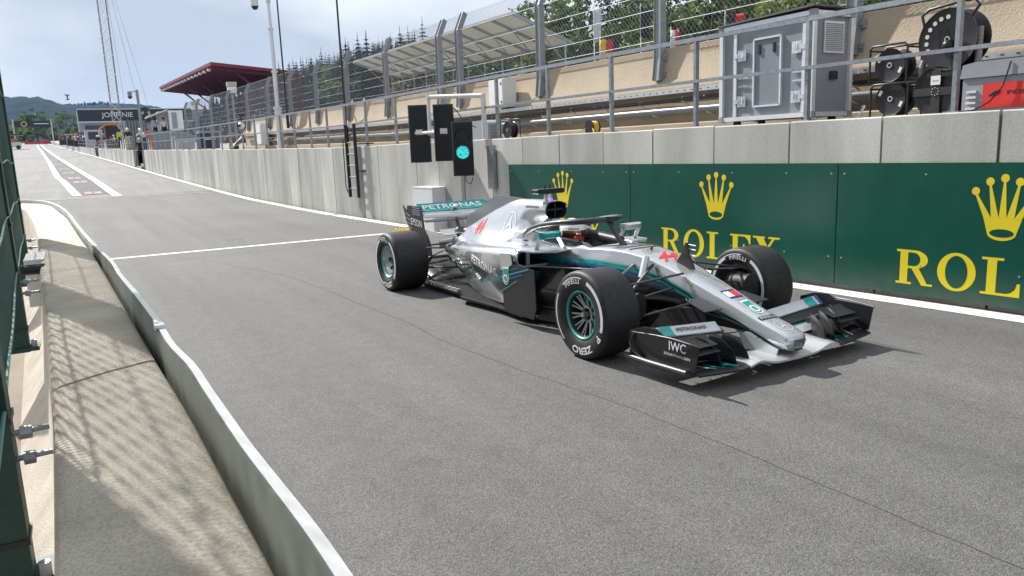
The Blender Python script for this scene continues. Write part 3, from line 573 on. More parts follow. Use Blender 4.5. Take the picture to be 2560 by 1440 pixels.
# --- sidepods, one each side
def pod(side):
    def sec(yin, yo, zt, zb, u, zm): return [(side * y_, z_) for y_, z_ in ((yin, zt + .01), ((yin + yo) / 2, zt + .012), (yo - .09, zt), (yo - .02, zt - .03), (yo, zt - .085), (yo, zm), (yo - u * .35, zm - .1 * (zm - zb) / .2), (yo - u * .8, zb + .03), (yo - u, zb), (yin, zb), (yin, (zt + zb) / 2), (yin, zt + .01))]
    st = [(-1.36, sec(.28, .685, .655, .50, .06, .57)), (-1.42, sec(.28, .70, .660, .47, .06, .56)), (-1.62, sec(.28, .70, .655, .20, .15, .46)), (-1.9, sec(.26, .685, .64, .07, .17, .42)), (-2.3, sec(.22, .625, .612, .06, .17, .42)), (-2.75, sec(.18, .52, .575, .08, .16, .42)), (-3.05, sec(.15, .455, .55, .20, .12, .42)), (-3.26, sec(.14, .43, .535, .33, .06, .43))]
    o = cb(loft(st, 140, 70, sym=False, caps=False), 'sidepod', M_LIV, smooth=60); recalc(o)
    bz = lambda x: float(np.interp(x, [-3.3, -2.9, -2.4, -2.0, -1.6, -1.3], [.43, .40, .35, .33, .40, .46]))
    def pod_paint(x, y, z):
        if x > -1.365: return (.02, .021, .024, .2)
        d = bz(x) - z
        if d > 0 and d < .10: return swoosh(d, x, (.055, .06, .066, .6))
        if d >= .10: return CARBON
        k = min(1, max(0, (d + .19) / .17)); k = k * k * (3 - 2 * k); g_ = (.055, .06, .066, .6); return tuple(a * (1 - k) + b * k for a, b in zip(SILVER, g_))
    livery(o, pod_paint)
    # dark duct behind the inlet and the exit at the back
    for x0, sc_, nm, yi, yo, zb, zt in ((-1.365, 1, 'radiator_inlet', .30, .675, .515, .645), (-3.255, 1, 'cooling_exit', .16, .42, .345, .53)):
        q = MB(); s_ = -.25 if x0 > -2 else .2
        rows = [[(xx, side * y_, z_) for y_, z_ in ((yi + e, zb + e), (yo - e, zb + e), (yo - e, zt - e), (yi + e, zt - e))] for xx, e in ((x0 + (.0 if s_ < 0 else 0), 0), (x0 + s_, .03))]
        q.grid(rows, True); q.add(rows[-1], [(0, 1, 2, 3)]); cb(q, nm, M_CARBM)
    # rounded lip round the inlet
    q = MB(); q.tube([(-1.355, side * y_, z_) for y_, z_ in ((.30, .505), (.62, .505), (.68, .53), (.692, .58), (.68, .63), (.62, .658), (.30, .663))], .014, 8); cb(q, 'inlet_lip', M_SILV, smooth=60)
    q = MB(); q.box((-1.37, side * .56, .575), (.02, .035, .12)); cb(q, 'inlet_strut', M_SILV)
    # wide upper lip wing above the inlet
    q = MB(); q.prism([(-1.05, .30), (-.98, .52), (-1.12, .66), (-1.36, .70), (-1.40, .30)], lambda a, b, o_: (a, side * b, .655 + o_ + .012 * (a + 1.4)), 0, .012); cb(q, 'inlet_wing', M_SILV)
    return o
podR = pod(-1); podL = pod(1)
bvh_pod = BVHTree.FromPolygons([v.co for v in podR.data.vertices], [tuple(p.vertices) for p in podR.data.polygons])
# exhaust style cooling outlet collars
for s_ in (-1, 1):
    q = MB(); q.cyl((-3.2, s_ * .36, .47), (-3.4, s_ * .33, .46), .075, 20, .06); cb(q, 'outlet_collar', M_CARB, smooth=50)
# --- floor with fins at its edge
fl = [(-.42, .20), (-.75, .40), (-1.02, .46), (-1.18, .60), (-1.32, .67), (-1.8, .645), (-2.45, .70), (-2.52, .665), (-2.60, .60), (-2.72, .60), (-3.35, .62), (-3.62, .565), (-4.0, .50), (-4.0, .0)]
out = fl + [(x, -y_) for x, y_ in fl[::-1][1:]] + []
q = MB(); q.prism(out, lambda a, b, o_: (a, b, .052 - .012 * a / 4 + o_), -.012, .008); cb(q, 'floor', M_CARB)
for s_ in (-1, 1):
    for k in range(8):
        x = -2.78 - k * .095; q = MB(); q.prism([(0, 0), (.06, 0), (.05, .032), (.0, .035)], lambda a, b, o_: (x + a, s_ * (.585 + .006 * k * 0 + o_) , .072 + b), -.02, .02); cb(q, 'floor_fin', M_GALVB)
    q = MB(); q.tube([(-1.1, s_ * .60, .075), (-1.35, s_ * .675, .08), (-1.8, s_ * .65, .07), (-2.45, s_ * .705, .08)], .012, 6); cb(q, 'floor_edge', M_CARB)
# --- turning vanes by the sidepods
for s_ in (-1, 1):
    vp = [(-1.54, .62), (-1.40, .635), (-1.33, .63), (-1.315, .545), (-.975, .533), (-.955, .20), (-1.0, .09), (-1.50, .10)]
    q = MB(); q.prism(vp, lambda a, b, o_: (a, s_ * (.75 - .03 * (a + 1.2)**2 + o_), b), -.005, .005); o = cb(q, 'turning_vane', M_CARB)
    if s_ < 0:
        yv = lambda a: -(.757 - .03 * (a + 1.2)**2)
        q = MB(); q.prism([(-1.538, .618), (-1.40, .633), (-1.335, .628), (-1.325, .545), (-1.42, .50), (-1.53, .47)], lambda a, b, o_: (a, yv(a) - o_, b), 0, .0015); cb(q, 'vane_silver_corner', M_SILV)
        for (x0, z0, x1, z1, m_, w_) in ((-1.535, .40, -1.05, .525, M_TEAL, .014), (-1.535, .36, -1.15, .47, M_BLUE, .012), (-1.535, .44, -1.2, .528, M_BLUE, .008), (-1.53, .27, -1.25, .40, M_TEAL, .01)):
            q = MB(); q.prism([(x0, z0), (x1, z1), (x1, z1 + w_), (x0, z0 + w_)], lambda a, b, o_: (a, yv(a) - .0018 - o_, b), 0, .0012); cb(q, 'vane_stripe', m_)
        drop = lambda r: [(-1.442 + r * math.cos(a), .405 + r * math.sin(a)) for a in np.linspace(math.radians(150), math.radians(400), 20)] + [(-1.442 + r * 1.02, .405 + r * 1.9), (-1.442 - r * .75, .405 + r * 1.75)]
        circ = lambda r: [(-1.442 + r * math.cos(a), .405 + r * math.sin(a)) for a in np.linspace(0, 6.1, 18)]
        for r_, m_, d_ in ((.058, M_LWHT, .003), (.050, M_TEAL, .0045), (.037, M_LWHT, .006), (.025, M_TEAL, .0075)):
            q = MB(); q.prism((drop if r_ > .04 else circ)(r_), lambda a, b, o_: (a, yv(a) - o_, b), 0, d_); cb(q, 'drop_emblem', m_)
    for k, (x0, x1, y_, z1) in enumerate(((-.50, -1.05, .40, .34), (-.42, -.98, .33, .40), (-.55, -1.0, .50, .28), (-.6, -1.1, .60, .2))):   # bargeboards
        q = MB(); q.prism([(x0, .08), (x0 - .06, z1), (x1 + .1, z1 - .03), (x1, .07)], lambda a, b, o_: (a, s_ * (y_ + .12 * (x0 - a) + o_), b), -.004, .004); cb(q, 'bargeboard', M_CARB)
    q = MB(); q.prism([(-.30, .36), (-.98, .735), (-1.03, .735), (-1.0, .70), (-.38, .34)], lambda a, b, o_: (a, s_ * b, .56 + o_), -.004, .004); cb(q, 'side_winglet', M_CARB)
# --- halo
hp = [(-1.80, .31, .70), (-1.68, .335, .785), (-1.5, .335, .845), (-1.25, .32, .885), (-1.05, .26, .905), (-.92, .15, .915), (-.87, 0, .918)]
path = [(x, -y_, z) for x, y_, z in hp] + [(x, y_, z) for x, y_, z in hp[::-1][1:]]
def smooth3(P, n):
    P = np.array(P, float); a = crom(P[:, :2], n); b = crom(np.c_[P[:, 2], P[:, 2]], n); return [(a[i, 0], a[i, 1], b[i, 0]) for i in range(n)]
q = MB(); q.tube(smooth3(path, 48), .031, 12, sy=.9); q.tube([(-.875, 0, .905), (-.83, 0, .85), (-.75, 0, .76), (-.66, 0, .69)], [.03, .022, .022, .035], 10)
q.prism([(-.86, -.05), (-.80, -.035), (-.80, .035), (-.86, .05)], lambda a, b, o_: (a, b, .935 + o_), -.03, .012); cb(q, 'halo', mk('halo_grey', (.04, .042, .046), .45, .2, var=.1, scale=8, coat=.2), smooth=60)
for s_ in (-1, 1):
    q = MB(); q.prism([(-1.92, .70), (-1.62, .70), (-1.56, .78), (-1.70, .80)], lambda a, b, o_: (a, s_ * (.325 + o_), b), -.035, .02); cb(q, 'halo_mount', M_SILV)
# --- headrest round the cockpit
q = MB(); q.tube(smooth3([(-1.0, -.24, .69), (-1.35, -.25, .71), (-1.6, -.2, .74), (-1.68, 0, .76), (-1.6, .2, .74), (-1.35, .25, .71), (-1.0, .24, .69)], 30), .045, 10); cb(q, 'headrest', M_CARBM, smooth=60)
q = MB(); q.tube([(-.93 + .14 * math.cos(a), .14 * math.sin(a), .58 + .04 * math.cos(a)) for a in np.linspace(0, 6.283, 17)[:-1]], .016, 8, closed=True); cb(q, 'steering_wheel', M_BLACK, smooth=60)
# --- overhead camera, pitot fin, antennas
q = MB(); q.prism([(-.165, 1.128), (-.14, 1.118), (.14, 1.118), (.165, 1.13), (.165, 1.158), (.14, 1.166), (-.14, 1.166), (-.165, 1.155)], lambda a, b, o_: (-1.83 + o_, a, b), -.05, .05); cb(q, 'overhead_camera', M_CARB)
q = MB(); q.cyl((-1.83, 0, 1.04), (-1.83, 0, 1.125), .05, 16, .038); cb(q, 'camera_mount', M_SILV, smooth=50)
m_purple = mk('purple_marker_lamp', (.55, .05, .85), .3, emit=2.2)
for dx, dy in ((.05, -.012), (.052, .006), (.046, .03)):
    q = MB(); q.sphere((-1.83 + dx - .004, dy - .012, 1.064), .0045, 8, 6); cb(q, 'marker_lamp', m_purple)
for dy in (-.03, .03):
    q = MB(); q.cyl((-1.84, dy, 1.165), (-1.84, dy, 1.20), .007, 6); cb(q, 'aerial', M_BLACK)
q = MB(); q.prism([(.18, .585), (-.02, .62), (.06, .72), (.085, .79), (.105, .79), (.12, .7)], lambda a, b, o_: (a, o_, b), -.012, .012); cb(q, 'nose_fin', M_CARB)
q = MB(); [q.cyl((.09, 0, z), (.19, 0, z - .005), .0035, 6) for z in (.70, .745, .78)]; cb(q, 'pitot_tube', M_GALVB)
q = MB(); q.cyl((-.32, 0, .70), (-.31, 0, .73), .012, 8, .004); cb(q, 'small_aerial', M_BLACK)
# --- mirrors
for s_ in (-1, 1):
    x = -1.13; y_ = s_ * .47; q = MB()
    q.grid([[(x + dx, y_ + dy * k, .80 + dz * k) for dy, dz in ((-.11, -.03), (.11, -.03), (.115, .0), (.11, .032), (-.11, .032), (-.115, 0))] for dx, k in ((-.035, .96), (.0, 1.0), (.03, .9), (.048, .62))], True)
    q.f += [tuple(range(5, -1, -1)), tuple(range(18, 24))]; q.m += [0, 0]; mi = recalc(cb(q, 'mirror', M_TEAL if s_ < 0 else M_SILV, smooth=40))
    q = MB(); q.box((x - .037, y_, .801), (.004, .19, .05)); cb(q, 'mirror_glass', mk('mirror_glass', (.7, .72, .74), .05, 1.), mi)
    q = MB(); q.bar((x, y_ - s_ * .09, .78), (x - .01, y_ - s_ * .16, .665), .05, .012); cb(q, 'mirror_stalk', M_SILV); q = MB(); q.bar((x, y_ + s_ * .10, .79), (x - .08, y_ + s_ * .10, .66), .045, .01); cb(q, 'mirror_stalk', M_SILV)
# --- wheels
def wheel(x, side, w, front):
    t_ = MB(); cy_ = side * (1.0 - w / 2); cz = .335; hw = w / 2
    f3 = lambda r, a, h_: (x + r * math.cos(a), cy_ + side * h_, cz + r * math.sin(a))
    prof = [(.180, -hw * .80), (.205, -hw * .95), (.26, -hw), (.298, -hw * .995), (.318, -hw * .96), (.330, -hw * .88), (.335, -hw * .70), (.3355, 0), (.335, hw * .70), (.330, hw * .88), (.318, hw * .96), (.298, hw * .995), (.26, hw), (.205, hw * .95), (.180, hw * .80)]
    t_.lathe(prof, 72, f3); wh = MB()
    # the wheel: barrel first, everything else hangs on it
    wh.lathe([(.183, -hw * .8), (.160, -hw * .8), (.150, -hw * .3), (.150, hw * .35), (.162, hw * .8), (.172, hw * .84), (.172, hw * .78)], 48, f3)
    root = cb(wh, 'wheel', M_RIMD if front else M_RIM, smooth=40)
    ty = cb(t_, 'tyre', M_TYRE, root, smooth=50)
    q = MB(); q.lathe([(.168, hw * .80), (.170, hw * .87), (.178, hw * .90), (.186, hw * .88), (.187, hw * .80)], 48, f3); cb(q, 'rim_ring', M_RIMG, root, smooth=50)
    if front:
        q = MB(); q.lathe([(.148, hw * .1), (.05, hw * .05), (.0, hw * .05)], 32, f3); cb(q, 'brake_drum', M_CARBM, root, smooth=50)
        for k in range(10):
            a = 2 * math.pi * k / 10 + .2; q = MB()
            for da in (-.09, .09): q.bar(f3(.055, a + da * .6, hw * .45), f3(.160, a + da * 1.3, hw * .66), .007, .012)
            cb(q, 'spoke', M_RIM, root)
        q = MB(); q.lathe([(.062, hw * .40), (.062, hw * .52), (.05, hw * .54), (.045, hw * .40)], 28, f3); cb(q, 'hub_ring', M_RIM, root, smooth=40)
        q = MB(); q.cyl(f3(0, 0, hw * .2), f3(0, 0, hw * .72), .025, 16, .018); cb(q, 'wheel_nut', M_RIM, root, smooth=40); q = MB(); q.cyl(f3(0, 0, hw * .72), f3(0, 0, hw * .80), .018, 12); cb(q, 'nut_cap', mk('nut_yellow', (.32, .33, .12), .4, .5), root)
    else:
        q = MB(); q.lathe([(.168, hw * .80), (.145, hw * .60), (.11, hw * .42), (.06, hw * .36), (.0, hw * .36)], 40, f3); cb(q, 'rim_disc', M_RIM, root, smooth=50)
        for k in range(7):
            a = 2 * math.pi * k / 7 + .35; q = MB(); P4 = [f3(r_, a + da, (hw * .52 if r_ > .12 else hw * .40) + .004) for r_, da in ((.085, -.2), (.135, -.17), (.135, .17), (.085, .2))]; q.add(P4, [(0, 1, 2, 3)]); cb(q, 'rim_window', M_CARBM, root)
        q = MB(); q.cyl(f3(0, 0, hw * .3), f3(0, 0, hw * .62), .032, 16, .024); cb(q, 'wheel_nut', M_RIMD, root, smooth=40)
    # sidewall print (both walls carry it)
    for fs in (1, -1):
        hz = lambda r: fs * (float(np.interp(r, [.205, .26, .298, .318], [hw * .95, hw, hw * .995, hw * .96])) + .0018)
        sg = -1 if side * fs < 0 else 1
        def arc(q, a0, a1, r0, r1, n=26):      # angles in degrees, clockwise from the top as seen from that side
            rows = []
            for i in range(n + 1):
                a = math.radians(a0 + (a1 - a0) * i / n); rows.append([(x - sg * r * math.sin(a), cy_ + side * hz(r), cz + r * math.cos(a)) for r in (r0, (r0 + r1) / 2, r1)])
            q.grid(rows)
        q = MB()
        if side < 0 and front: arc(q, 22, 107, .262, .290); cb(q, 'white_band', M_TWHITE, ty); q = MB(); arc(q, 222, 298, .278, .290)
        else: arc(q, 30, 118, .262, .290); cb(q, 'white_band', M_TWHITE, ty); q = MB(); arc(q, 200, 330, .262, .290)
        cb(q, 'white_band', M_TWHITE, ty)
        def word(q, s_, ac, rm, w_, h_, bold):
            v, f, _ = text2d(s_, bold); P_ = []
            for p in v:
                a = math.radians(ac) + p[0] * w_ / rm; r = rm + p[1] * h_; P_.append((x - sg * r * math.sin(a), cy_ + side * hz(r), cz + r * math.cos(a)))
            q.add(P_, f)
        q = MB(); word(q, 'PIRELLI', -18 if side < 0 and front else 0, .258, .185, .036, .03); arc(q, -43, 8, .281, .290, 16); cb(q, 'brand_letters', M_TWHITE, ty)
        q = MB(); word(q, 'P', 122, .268, .042, .055, .03); cb(q, 'model_letters', M_TWHITE, ty); q = MB(); word(q, 'ZERO', 172, .268, .25, .055, .03); cb(q, 'model_letters', M_TWHITE, ty)
    return root
for sd in (-1, 1): wheel(0, sd, .325, True); wheel(-3.726, sd, .405, False)
# --- suspension and brake ducts
def rod(a, b, w_, h_, name, m=M_CARB):
    q = MB(); q.tube([a, tuple((Vector(a) + Vector(b)) / 2), b], w_, 8, sy=h_ / w_); cb(q, name, m, smooth=60)
for s_ in (-1, 1):
    for a, b, w_, nm, m_ in (((.20, .14, .575), (.02, .72, .50), .018, 'upper_wishbone', M_SILV if 0 else M_CARB), ((-.30, .20, .60), (-.02, .72, .50), .018, 'upper_wishbone', M_CARB), ((.30, .12, .36), (.02, .74, .23), .018, 'lower_wishbone', M_CARB), ((-.25, .18, .33), (-.02, .74, .23), .018, 'lower_wishbone', M_CARB),
                             ((-.08, .20, .62), (-.02, .68, .27), .02, 'pushrod', M_CARB), ((.12, .13, .46), (.12, .70, .40), .014, 'steering_arm', M_CARB)):
        rod((a[0], s_ * a[1], a[2]), (b[0], s_ * b[1], b[2]), w_, w_ * .5, nm, m_)
    q = MB(); q.cyl((-.14, s_ * .215, .675), (-.10, s_ * .30, .52), .03, 12); cb(q, 'suspension_fairing', M_SILV, smooth=60)
    q = MB(); q.tube([(0, s_ * .72, .34), (.0, s_ * .66, .34)], .135, 20); cb(q, 'brake_drum_cover', M_CARB, smooth=50)
    q = MB(); q.tube([(.0, s_ * .66, .36), (.12, s_ * .62, .38), (.22, s_ * .60, .38)], [.08, .075, .085], 12, sy=1.25); cb(q, 'brake_duct', M_CARB, smooth=60)
    q = MB(); q.prism([(-.08, .50), (.10, .50), (.14, .60), (.05, .63), (-.05, .60)], lambda a, b, o_: (a, s_ * (.69 + o_), b), -.006, .006); cb(q, 'duct_fin', M_CARB)
    q = MB(); q.prism([(.62, -.16), (.62, -.34), (.40, -.30), (.36, -.16)], lambda a, b, o_: (a, s_ * -b, .36 + o_ + .2 * (.62 - a)), 0, .008); cb(q, 'nose_vane', M_CARB)
    q = MB(); q.prism([(.55, .12), (.5, .36), (.1, .30), (-.1, .10)], lambda a, b, o_: (a, s_ * (.22 + o_), b), -.004, .004); cb(q, 'turning_vane_front', M_CARB)
    for a, b, w_, nm in (((-3.30, .14, .46), (-3.70, .66, .47), .02, 'rear_upper_arm'), ((-3.9, .10, .46), (-3.75, .66, .47), .02, 'rear_upper_arm'), ((-3.1, .16, .26), (-3.70, .66, .24), .024, 'rear_lower_arm'), ((-3.95, .1, .24), (-3.75, .66, .24), .024, 'rear_lower_arm'), ((-3.726, .08, .33), (-3.726, .66, .33), .035, 'driveshaft'), ((-3.5, .12, .50), (-3.66, .62, .30), .014, 'pullrod')):
        rod((a[0], s_ * a[1], a[2]), (b[0], s_ * b[1], b[2]), w_, w_ * .5, nm)
    q = MB(); q.tube([(-3.726, s_ * .62, .335), (-3.726, s_ * .56, .335)], .15, 20); cb(q, 'brake_drum_cover', M_CARB, smooth=50)
# yellow inspection rings on the nose flank
for x, z in ((.27, .50), (.27, .385)):
    q = MB(); hy = bvh_ch.ray_cast(Vector((x, -1, z)), Vector((0, 1, 0)))[0]; yy_ = hy.y if hy else -.16
    q.lathe([(.016, 0), (.022, 0), (.022, .003), (.016, .003)], 18, lambda r, a, h_: (x + r * math.cos(a), yy_ - .002 - h_, z + r * math.sin(a)), True); cb(q, 'inspection_ring', mk('ring_yellow', (.55, .58, .04), .5))
# --- front wing
def wing_strip(name, y0, y1, chord, m, n=14, th=.008, parent=car):
    """chord(y)-> list of (x,z) from leading to trailing edge"""
    q = MB(); rows_u = []; rows_l = []
    for i in range(n + 1):
        y_ = y0 + (y1 - y0) * i / n; c_ = chord(y_); rows_u.append([(x, y_, z + th / 2) for x, z in c_]); rows_l.append([(x, y_, z - th / 2) for x, z in c_])
    m_ = len(rows_u[0]); q.grid([a + b[::-1] for a, b in zip(rows_u, rows_l)], True); k = 2 * m_; q.f += [tuple(range(k)), tuple(range(n * k, (n + 1) * k))[::-1]]; q.m += [0, 0]
    return recalc(cb(q, name, m, parent, smooth=40))
def main_ch(y_):
    a = abs(y_); le = 1.165 - .02 * a - .075 * max(0, a - .45); arch = .035 * math.exp(-((a - .36) / .10)**2); z = .088 + arch + .045 * max(0, a - .42)
    return [(le, z), (le - .04, z + .012), (le - .12, z + .012), (le - .20, z + .018 if a > .26 else z + .012), (le - .28, z + (.035 if a > .26 else .012))]
wing_strip('main_plane', -.46, .46, main_ch, M_SILV, 30, .014)
for s_ in (-1, 1):
    wing_strip('outer_plane', s_ * .4602, s_ * .885, main_ch, M_CARB, 16, .014)
    for y0, y1, m_ in ((.50, .53, M_TEAL), (.56, .575, M_BLUE), (.62, .66, M_TEAL), (.70, .71, M_LWHT)):
        q = MB(); q.grid([[(x, s_ * (y_ + .04 * i), z + .0085) for i, (x, z) in enumerate(main_ch(y_ + .02)[1:])] for y_ in (y0, y1)]); cb(q, 'plane_stripe', m_)
    wing_strip('wing_flap', s_ * .40, s_ * .885, lambda y_: [(.985, .135 + .05 * (abs(y_) - .4)), (.94, .142 + .05 * (abs(y_) - .4)), (.89, .155 + .05 * (abs(y_) - .4))], M_CARB, 8, .006)
    wing_strip('wing_flap', s_ * .36, s_ * .885, lambda y_: [(.915, .163 + .05 * (abs(y_) - .4)), (.87, .172 + .05 * (abs(y_) - .4)), (.83, .19 + .06 * (abs(y_) - .4))], M_SILV, 8, .006)
    fw = wing_strip('wing_flap', s_ * .30, s_ * .88, lambda y_: [(.86, .150 + .02 * abs(y_)), (.80, .165 + .02 * abs(y_)), (.74, .19 + .03 * abs(y_))], M_TEAL, 10, .008)
    wing_strip('wing_flap', s_ * .27, s_ * .88, lambda y_: [(.78, .19 + .05 * (abs(y_) - .3)), (.72, .215 + .07 * (abs(y_) - .3)), (.67, .25 + .08 * (abs(y_) - .3))], M_CARB, 10, .008)
    up = lambda y_: [(.71, .240 + .07 * (abs(y_) - .3)), (.675, .264 + .07 * (abs(y_) - .3)), (.645, .292 + .07 * (abs(y_) - .3))]
    wing_strip('upper_flap', s_ * .26, s_ * .86, up, M_SILV, 12, .008)
    for y0, y1, m_ in ((.855, .83, M_BLUE), (.80, .775, M_TEAL), (.775, .70, M_TEAL)):
        q = MB(); q.grid([[(x, s_ * y_, z + .007) for x, z in up(y_)] for y_ in (y0, y1)]); cb(q, 'flap_stripe', m_)
    if s_ < 0:
        def on_flap(a, b):      # a along the span towards the nose, b up the flap
            y_ = -.52 + a; t_ = .52 + b / .085; c_ = up(y_); f_ = min(max(t_, 0), 1) * 2; i = min(int(f_), 1); f_ -= i
            return (c_[i][0] + (c_[i + 1][0] - c_[i][0]) * f_ + .004, y_, c_[i][1] + (c_[i + 1][1] - c_[i][1]) * f_ + .009)
        q = MB(); put_text(q, 'PETRONAS', on_flap, .28, .032, .02); cb(q, 'flap_letters', M_LBLK)
    # endplate
    ep = [(.47, .30), (.60, .345), (.74, .352), (.80, .318), (1.0, .315), (1.12, .305), (1.09, .128), (.95, .108), (.47, .118)]
    q = MB(); q.prism(ep, lambda a, b, o_: (a, s_ * (.895 + .03 * max(0, .75 - a) + o_), b), -.005, .005); cb(q, 'endplate', M_CARB)
    q = MB(); q.tube([(.46, s_ * .935, .122), (.7, s_ * .928, .115), (1.04, s_ * .918, .118)], [.018, .024, .022], 10); cb(q, 'footplate', M_CARBM if 0 else mk('foot_grey', (.075, .075, .08), .42, .5), smooth=60)
    q = MB(); q.tube(smooth3([(.52, s_ * .93, .30), (.66, s_ * .945, .315), (.90, s_ * .925, .325), (1.12, s_ * .905, .308)], 14), .006, 6); cb(q, 'endplate_lip', mk('foot_grey', (.1, .1, .1)), smooth=60)
    q = MB(); q.tube(smooth3([(.53, s_ * .915, .29), (.50, s_ * .93, .21), (.60, s_ * .93, .14), (.82, s_ * .925, .12)], 16), .008, 6); cb(q, 'endplate_vane', mk('foot_grey', (.1, .1, .1)), smooth=60)
    # cascades: curved upright blades and their small roofs
    for k, (y_, x0, ztop, zlo) in enumerate(((.80, .90, .275, .18), (.63, 1.00, .295, .115), (.51, 1.02, .29, .112), (.40, 1.03, .28, .112))):
        q = MB(); rows = []
        for i in range(9):
            f_ = i / 8; zt_ = zlo + (ztop - zlo) * (.62 + .38 * math.sin(min(1, f_ * 1.25) * math.pi / 2)); rows.append([(x0 + .06 - .17 * f_ - .035 * (e / 3) ** 2, s_ * (y_ + .055 * f_**1.8 + .022 * (e / 3) ** 2), zlo + (zt_ - zlo) * e / 3) for e in range(4)])
        q.grid(rows); o = cb(q, 'cascade_blade', M_BLADE, smooth=60); md = o.modifiers.new('s', 'SOLIDIFY'); md.thickness = .004
    # two stacked cascade winglets bridging the outer blades
    for zc, xc, ya, yb in ((.262, .95, .60, .87), (.228, .99, .62, .87)):
        wing_strip('cascade_winglet', s_ * ya, s_ * yb, lambda y_: [(xc + .05, zc - .012), (xc, zc), (xc - .045, zc + .012), (xc - .09, zc + .034)], M_BLADE, 6, .005)
    q = MB(); q.tube([(.86, s_ * .84, .23), (.86, s_ * .62, .235), (.87, s_ * .48, .225)], .024, 10); cb(q, 'slot_tube', mk('foot_grey', (.1, .1, .1)), smooth=60)
    for y_ in (.40, .52, .64, .76):
        q = MB(); q.bar((1.02, s_ * y_, .088), (.85, s_ * y_, .086), .006, .03); cb(q, 'under_strake', M_CARB)
    # nose pylons
    q = MB(); q.prism([(1.09, .15), (.80, .22), (.74, .20), (.80, .10), (1.08, .108)], lambda a, b, o_: (a, s_ * (.115 + o_), b), -.006, .006); cb(q, 'nose_pylon', M_SILV)
# --- rear wing
RWX = -3.726
epr = [(-4.33, .93), (-4.26, .885), (-4.215, .865), (-4.20, .93), (-4.10, .932), (-3.82, .925), (-3.78, .84), (-3.745, .66), (-3.66, .59), (-3.60, .50), (-3.58, .36), (-3.66, .28), (-3.78, .28), (-3.88, .50), (-4.02, .60), (-4.16, .64), (-4.25, .74)]
for s_ in (-1, 1):
    q = MB(); q.prism(epr, lambda a, b, o_: (a, s_ * (.475 + o_), b), -.006, .006); e_ = cb(q, 'rear_endplate', mk('endplate_black', (.020, .020, .022), .45, var=.1))
    for k in range(4):
        q = MB(); q.bar((-4.05, s_ * .483, .912 - k * .026), (-3.83, s_ * .483, .905 - k * .026), .004, .009); cb(q, 'endplate_slot', M_GALV, e_)
    for k in range(4):
        q = MB(); q.bar((-4.26 + .02 * k, s_ * .483, .84 - k * .055), (-4.14 + .02 * k, s_ * .483, .80 - k * .05), .003, .006); cb(q, 'endplate_cut', M_GALV, e_)
fl_ = lambda y_: [(-3.835, .865), (-3.875, .885), (-3.91, .908), (-3.945, .935), (-3.955, .95)]
wing_strip('rear_flap', -.468, .468, fl_, M_TEAL, 8, .01)
dip = lambda y_: -.012 * math.exp(-(y_ / .25)**2)
wing_strip('rear_main_plane', -.468, .468, lambda y_: [(-3.755, .80 + dip(y_)), (-3.77, .825 + dip(y_)), (-3.80, .835 + dip(y_)), (-3.84, .84 + dip(y_)), (-3.87, .85 + dip(y_))], M_SILV, 20, .016)
wing_strip('rear_lower_slat', -.44, .44, lambda y_: [(-3.76, .745), (-3.80, .752), (-3.86, .762)], M_CARB, 6, .006)
q = MB(); put_text(q, 'PETRONAS', lambda a, b: (-3.90 - b * .80 + .012, -.02 + a, .905 + b * .66 + .009), .80, .075, .02); cb(q, 'wing_letters', M_LWHT)
for y0 in (-.465, .42):
    q = MB(); q.grid([[(x - .0, y_, z + .009) for x, z in fl_(0)[0:2]] for y_ in (y0, y0 + .045)]); cb(q, 'flap_stripe', M_BLUE)
q = MB(); q.prism([(-3.70, .55), (-3.76, .55), (-3.90, .80), (-3.97, .90), (-3.93, .92), (-3.84, .80)], lambda a, b, o_: (a, o_, b), -.008, .008); cb(q, 'wing_pillar', M_CARB)
q = MB(); q.sphere((-3.84, 0, .90), .05, 12, 8, (.9, .7, .5)); cb(q, 'drag_flap_actuator', M_SILV, smooth=60)
# --- gearbox, crash structure, diffuser, rain light
q = MB(); q.tube([(-3.45, 0, .47), (-3.75, 0, .46), (-4.05, 0, .43), (-4.25, 0, .41)], [.12, .095, .07, .055], 16); cb(q, 'crash_structure', M_CARB, smooth=60)
q = MB(); q.cyl((-3.5, 0, .60), (-3.78, 0, .60), .065, 18, .06); cb(q, 'exhaust', M_RIMD, smooth=50)
q = MB(); q.box((-4.27, 0, .41), (.03, .06, .09)); cb(q, 'rain_light', M_LRED)
q = MB(); rows = [[(x, y_, z) for y_ in (-.5, -.3, 0, .3, .5)] for x, z in ((-3.45, .06), (-3.7, .11), (-3.95, .18), (-4.15, .25))]; q.grid(rows); o = cb(q, 'diffuser', M_CARB, smooth=60); o.modifiers.new('s', 'SOLIDIFY').thickness = .01
for y_ in (-.48, -.25, 0, .25, .48):
    q = MB(); q.prism([(-3.5, .05), (-4.15, .06), (-4.15, .26), (-3.9, .19), (-3.5, .08)], lambda a, b, o_: (a, y_ + o_, b), -.004, .004); cb(q, 'diffuser_strake', M_CARB)
wing_strip('monkey_seat', -.18, .18, lambda y_: [(-3.82, .56), (-3.9, .58), (-3.96, .62)], M_SILV, 4, .008)
